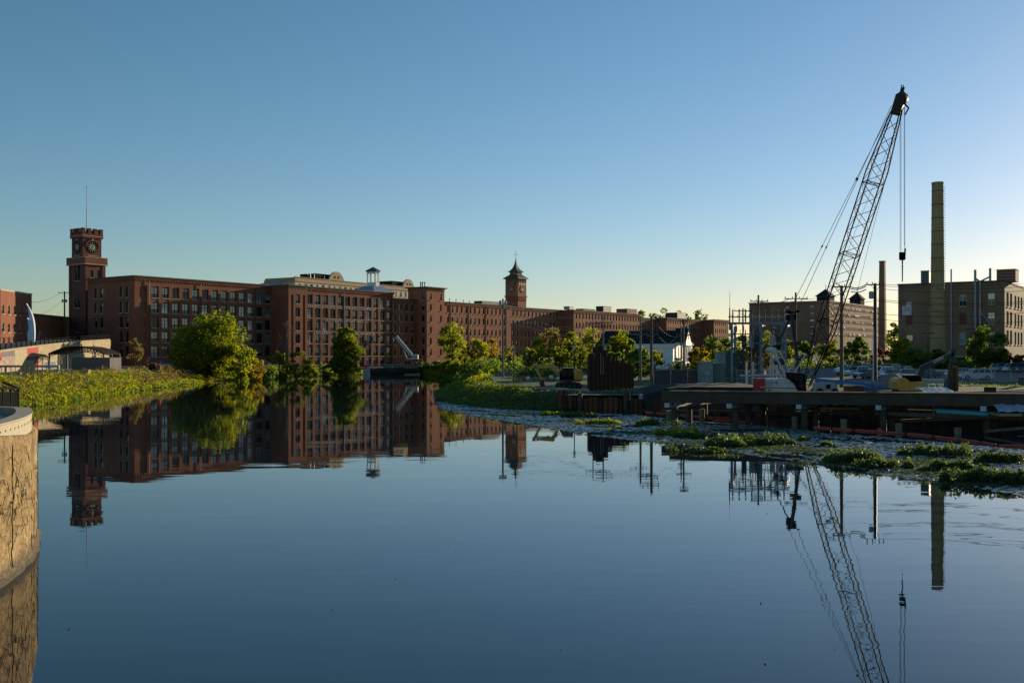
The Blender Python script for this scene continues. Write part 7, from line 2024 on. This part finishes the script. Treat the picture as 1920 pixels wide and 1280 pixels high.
# ---------------------------------------------------------------- lattice-boom crawler crane
BOOMB = mat('boom_black', (.008, .0085, .009), .7, spec=.15)
def crawler_crane():
    D = 108.5; g = 2.05; x = PX(1478, D)
    t = thing("crawler_crane", "tall lattice-boom crawler crane with white body and red counterweight", "crane", (x, D, g))
    O = Vector(t.location); s = D / FPX
    W = lambda px, py, y=0.0: Vector((PX(px, D), D + y, PZ(py, D)))
    # crawler tracks
    for y in (-1.9, 1.9):
        m_ = MB(o=O); pr = []
        c0, c1 = x - 1.5, x + 3.2
        for a in range(9): th = PI / 2 + PI * a / 8; pr.append((c0 + .45 * math.cos(th), D + y - .4, g + .45 + .45 * math.sin(th)))
        for a in range(9): th = -PI / 2 + PI * a / 8; pr.append((c1 + .45 * math.cos(th), D + y - .4, g + .45 + .45 * math.sin(th)))
        m_.prism(pr, (0, .8, 0)); m_.obj("track", RUBBER, t)
    m_ = MB(o=O); m_.box(x - .8, x + 2.4, D - 1.45, D + 1.45, g + .3, g + .95); m_.obj("carbody", STEELD, t)
    pan = lambda pts, y0, dy, name, m, par=t: (lambda b_: (b_.prism([W(px, py, y0) for px, py in pts], (0, dy, 0)), b_.obj(name, m, par))[1])(MB(o=O))
    pan(((1428.2, 733.5), (1428.2, 709.5), (1467, 709), (1478, 709), (1486, 716), (1490, 728), (1498, 730), (1498, 734)), -1.5, 3.0, "machinery_house", WHITEC)
    pan(((1418.5, 732), (1418.5, 710), (1420, 708.5), (1428, 708.5), (1428, 732)), -1.6, 3.2, "counterweight", REDP)
    pan(((1428.5, 724.3), (1487.3, 726.0), (1487.3, 727.4), (1428.5, 726.0)), -1.54, .03, "red_stripe", REDP)
    for px in (1441, 1451, 1466):
        pan(((px, 711), (px + .4, 711), (px + .4, 723), (px, 723)), -1.53, .02, "door_seam", STEELD)
    pan(((1430, 713), (1440, 713), (1440, 722), (1430, 722)), -1.525, .02, "vent_grille", GREYP)
    pan(((1470, 716), (1477, 716), (1477, 716.9), (1470, 716.9)), -1.53, .02, "badge", PAINTK)
    pan(((1433.8, 728.6), (1438, 728.6), (1438, 731), (1433.8, 731)), -1.53, .02, "vent_grille", BLACKP)
    pan(((1463.5, 719.8), (1466, 719.8), (1466, 724), (1463.5, 724)), -1.535, .02, "placard", WHITEP)
    o = link("lettering", text_mesh("138", .34, .004, .34, PAINTK), t); p = W(1444, 718.2, -1.52) - O; o.location = p; o.rotation_euler = (PI / 2, 0, 0)
    for px in (1420.6, 1425.4):
        m_ = MB(o=O); c = W(px, 724.6, -1.62); m_.tube(c, c + Vector((0, -.05, 0)), .07, n=10); m_.obj("rear_lamp", WHITEP, t)
    # cab
    cabp = ((1470, 697.5), (1498, 698.5), (1502, 704), (1504, 733), (1489, 733), (1486, 727), (1480, 717), (1469, 708))
    c_ = pan(cabp, -1.62, 1.1, "cab", BLACKP)
    for q in (((1471.5, 699.5), (1477, 699.7), (1477, 707.5), (1470.8, 706.8)), ((1478.5, 700), (1487, 700.3), (1489, 714), (1480, 710)), ((1488.5, 700.5), (1497, 701), (1499, 728), (1491, 724))):
        pan(q, -1.65, .02, "window", GL_CAR, c_)
    pan(((1470, 696.6), (1499, 697.6), (1499, 698.4), (1470, 697.4)), -1.65, 1.16, "cab_roof", STEELG)
    # white gantry A-frame
    for y in (-1.0, 1.0):
        m_ = MB(o=O); m_.bar(W(1444.5, 657, y), W(1470, 708, y), .18, .2, up=(0, 1, 0)); m_.obj("gantry_leg", WHITEC, t)
        m_ = MB(o=O); m_.bar(W(1458, 658, y), W(1477, 700, y), .12, .14, up=(0, 1, 0)); m_.obj("gantry_leg", WHITEC, t)
        m_ = MB(o=O); m_.bar(W(1444.5, 657, y), W(1459, 659, y), .2, .22, up=(0, 1, 0)); m_.obj("gantry_head", WHITEC, t)
    pan(((1452, 672), (1458, 668.5), (1464, 672), (1468, 682), (1460, 684)), -.9, 1.8, "winch_cover", mat("pale_teal_grey", (.34, .44, .46), .5))
    m_ = MB(o=O); m_.tube(W(1461, 678, -1), W(1461, 678, 1), .38, n=14); m_.obj("winch_drum", STEELD, t)
    m_ = MB(o=O); m_.tube(W(1446, 656, -1.2), W(1446, 656, 1.2), .3, n=12); m_.obj("sheave", WHITEC, t)
    pan(((1449, 652), (1452, 647), (1460, 646.5), (1461, 650), (1457, 654), (1450, 654.5)), -.7, 1.4, "sheave_block", BLACKP)
    # black live mast
    top = W(1487, 586)
    for y, pxt, pxb in ((-1.1, 1479.5, 1493), (1.1, 1489.5, 1504)):
        m_ = MB(o=O); m_.bar(W(pxt, 592, y), W(pxb, 700, y), .26, .26, up=(0, 1, 0)); m_.obj("mast_leg", STEELD, t)
    pan(((1485, 640), (1497, 640), (1497, 648), (1486, 648)), -1.1, 2.2, "mast_cross_plate", STEELD)
    pan(((1477.5, 590), (1488.5, 590), (1488.5, 600), (1479.5, 600)), -1.0, 2.0, "mast_head", BLACKP)
    pan(((1475, 583), (1477, 581.5), (1483, 584.5), (1491, 584.5), (1496, 581.5), (1498, 583), (1496, 586), (1479, 588)), -.5, 1.0, "spreader_bar", BLACKP)
    for k, dy in enumerate((-.8, -.4, 0, .4, .8)):
        m_ = MB(o=O); m_.tube(W(1482 + k * .8, 592, dy), W(1453 + k * 1.2, 650, dy), .035, n=5); m_.obj("reeving_rope", STEELD, t)
    for y in (-1.2, 1.2):
        m_ = MB(o=O); m_.tube(W(1483, 698, y), W(1506, 663 + (4 if y > 0 else 0), y), .09, n=7); m_.obj("backstop", WHITEC, t)
    pan(((1484, 702), (1496, 702), (1496, 712), (1484, 712)), .3, 1.2, "hoist_winch", STEELD)
    # lattice boom: four chords, lacing bars, head
    F_ = Vector(W(1513, 722)); T_ = P(1681, 210, 97.2)
    d = (T_ - F_).normalized(); Lb = (T_ - F_).length
    sv = Vector((d.y, -d.x, 0)).normalized(); hv = sv.cross(d).normalized()
    def sec(u):       # half width, half depth along the boom
        if u < .22: k = .35 + .65 * (u / .22)
        elif u > .80: k = 1 - .52 * (u - .80) / .20
        else: k = 1
        return .92 * k, .85 * k
    rot = Matrix.Rotation(D2R(32), 3, d)
    sv, hv = rot @ sv, rot @ hv
    def cor(u, i):
        w, h = sec(u); sx, sy = ((-1, -1), (1, -1), (1, 1), (-1, 1))[i]
        return F_ + d * (u * Lb) + sv * (w * sx) + hv * (h * sy)
    us = [0, .22, .8, 1.0]
    for i in range(4):
        m_ = MB(o=O)
        for a, b_ in zip(us[:-1], us[1:]): m_.tube(cor(a, i), cor(b_, i), .068, n=7)
        m_.obj("boom_chord", BOOMB, t)
    unit = MB(); unit.tube((0, 0, 0), (0, 0, 1), 1, n=5); ub = unit.mesh("lacing_bar", BOOMB)
    def lace(p, q, r=.032):
        o = link("lacing_bar", ub, t); v_ = q - p
        o.matrix_local = Matrix.Translation(p - O) @ v_.to_track_quat('Z', 'Y').to_matrix().to_4x4() @ Matrix.Diagonal((r, r, v_.length, 1))
    nb = 22
    for k in range(nb):
        u0, u1 = .04 + .93 * k / nb, .04 + .93 * (k + 1) / nb
        for i in range(4):
            j = (i + 1) % 4
            if (k + i) % 2: lace(cor(u0, i), cor(u1, j))
            else: lace(cor(u0, j), cor(u1, i))
        if k in (5, 11, 17): 
            for i in range(4): lace(cor(u0, i), cor(u0, (i + 1) % 4), .045)
            lace(cor(u0, 0), cor(u0, 2)); lace(cor(u0, 1), cor(u0, 3))
        elif k % 2 == 0: lace(cor(u0, 0), cor(u0, 1)); lace(cor(u0, 2), cor(u0, 3))
    # solid plates near the foot and the head
    for u0, u1, nm in ((.235, .30, "boom_plate"), ):
        pass
    hx = lambda a, b_, c: T_ + d * a + sv * b_ + hv * c
    m_ = MB(o=O)
    for b_ in (-.38, .38): m_.prism([hx(-.3, b_, -.45), hx(1.7, b_, -.5), hx(2.0, b_, .1), hx(1.6, b_, .5), hx(-.3, b_, .45)], sv * (.05 if b_ > 0 else -.05))
    m_.prism([hx(-.2, -.38, .40), hx(1.5, -.38, .45), hx(1.5, .38, .45), hx(-.2, .38, .40)], hv * .05); m_.prism([hx(.3, -.38, -.45), hx(1.2, -.38, -.47), hx(1.2, .38, -.47), hx(.3, .38, -.45)], hv * .05)
    m_.obj("boom_head", mat("head_brown", (.028, .02, .015), .6), t)
    for b_ in (-.22, 0, .22):
        m_ = MB(o=O); c = hx(1.25, b_, -.15); m_.tube(c - sv * .06, c + sv * .06, .52, n=18); m_.obj("head_sheave", STEELD, t)
    for b_ in (-.36, .36):
        m_ = MB(o=O); m_.bar(hx(1.6, b_, .1), hx(2.35, b_, .15), .14, .16); m_.tube(hx(2.3, b_, .15), hx(2.55, b_, .3), .05, n=5); m_.obj("head_horn", STEELD, t)
    m_ = MB(o=O); m_.bar(hx(.9, 0, -.5), hx(.6, 0, -1.0), .14, .14); m_.bar(hx(.6, 0, -1.0), hx(-.1, 0, -.85), .1, .1); m_.obj("fairlead", STEELD, t)
    # pendants from mast spreader to boom head
    for (px, py, yy), b_ in (((1478, 583, -.4), -.42), ((1496, 583, .4), .42)):
        p, q = W(px, py, yy), hx(.5, b_, .55)
        m_ = MB(o=O); m_.tube(p, q, .028, n=5); m_.obj("pendant_rope", STEELD, t)
        for f in (.33, .66):
            c = p.lerp(q, f); e = p.lerp(q, f + .012); m_ = MB(o=O); m_.tube(c, e, .075, n=6); m_.obj("pendant_link", STEELD, t)
    m_ = MB(o=O); m_.tube(hx(.2, .1, .4), W(1504, 704, 0), .02, n=4); m_.tube(hx(.2, -.1, -.5), W(1500, 706, .6) , .02, n=4); m_.obj("hoist_rope", STEELD, t)
    m_ = MB(o=O); q = P(1606, 552, 101); m_.tube(hx(-.3, .1, -.6), q, .018, n=4); m_.tube(q, F_ + d * 3 - hv * 1.0, .018, n=4); m_.obj("hoist_rope", STEELD, t)
    # hook block and falls: hang plumb below the head
    Dh = T_.y; 
    bk = P(1692, 480, Dh)
    for px in (1687.6, 1689.4, 1695.2, 1696.4):
        a = P(px, 196, Dh); b_ = P(px if px < 1693 else px + .2, 471 if px < 1693 else 458, Dh); m_ = MB(o=O); m_.tube(a, b_, .02, n=5); m_.obj("fall_rope", STEELD, t)
    m_ = MB(o=O); r = .26
    for b_ in (-.12, .12): m_.prism([(bk.x - .27, Dh + b_, bk.z + .38), (bk.x + .25, Dh + b_, bk.z + .38), (bk.x + .27, Dh + b_, bk.z - .3), (bk.x + .2, Dh + b_, bk.z - .4), (bk.x - .2, Dh + b_, bk.z - .4), (bk.x - .27, Dh + b_, bk.z - .3)], (0, .05, 0))
    m_.tube((bk.x, Dh - .2, bk.z + .05), (bk.x, Dh + .2, bk.z + .05), .24, n=14); m_.obj("hook_block", BLACKP, t)
    m_ = MB(o=O); c = P(1697, 466, Dh); m_.tube(c, c - Vector((0, 0, .7)), .09, .06, 7); m_.tube(c, P(1696, 456, Dh), .03, n=5); m_.obj("rope_wedge", STEELD, t)
    m_ = MB(o=O); z0 = bk.z - .38; m_.tube((bk.x, Dh, z0), (bk.x, Dh, z0 - .45), .07, n=7); m_.tube((bk.x, Dh, z0 - .5), (bk.x, Dh, z0 - .6), .1, n=8); m_.tube((bk.x, Dh, z0 - .6), (bk.x, Dh, P(0, 528, Dh).z), .065, .05, 7); m_.obj("hanging_rod", STEELD, t)
    return t
crawler_crane()
# site clutter behind the trestle: hedge on the lawn
rng = np.random.default_rng(8); n = 2600
C = np.stack([PX(1008, 178) + rng.uniform(-4.6, 3.4, n), 178 + rng.uniform(-.9, .9, n), gz(PX(1008, 178), 178) + rng.uniform(0, 2.0, n)], 1)
v, q = leaf_quads(C, .17, rng); o = link("hedge", quads_mesh("hedge", v, q, LEAF_D)); tag(o, "long dark clipped hedge behind the lawn and yellow excavator", "hedge")
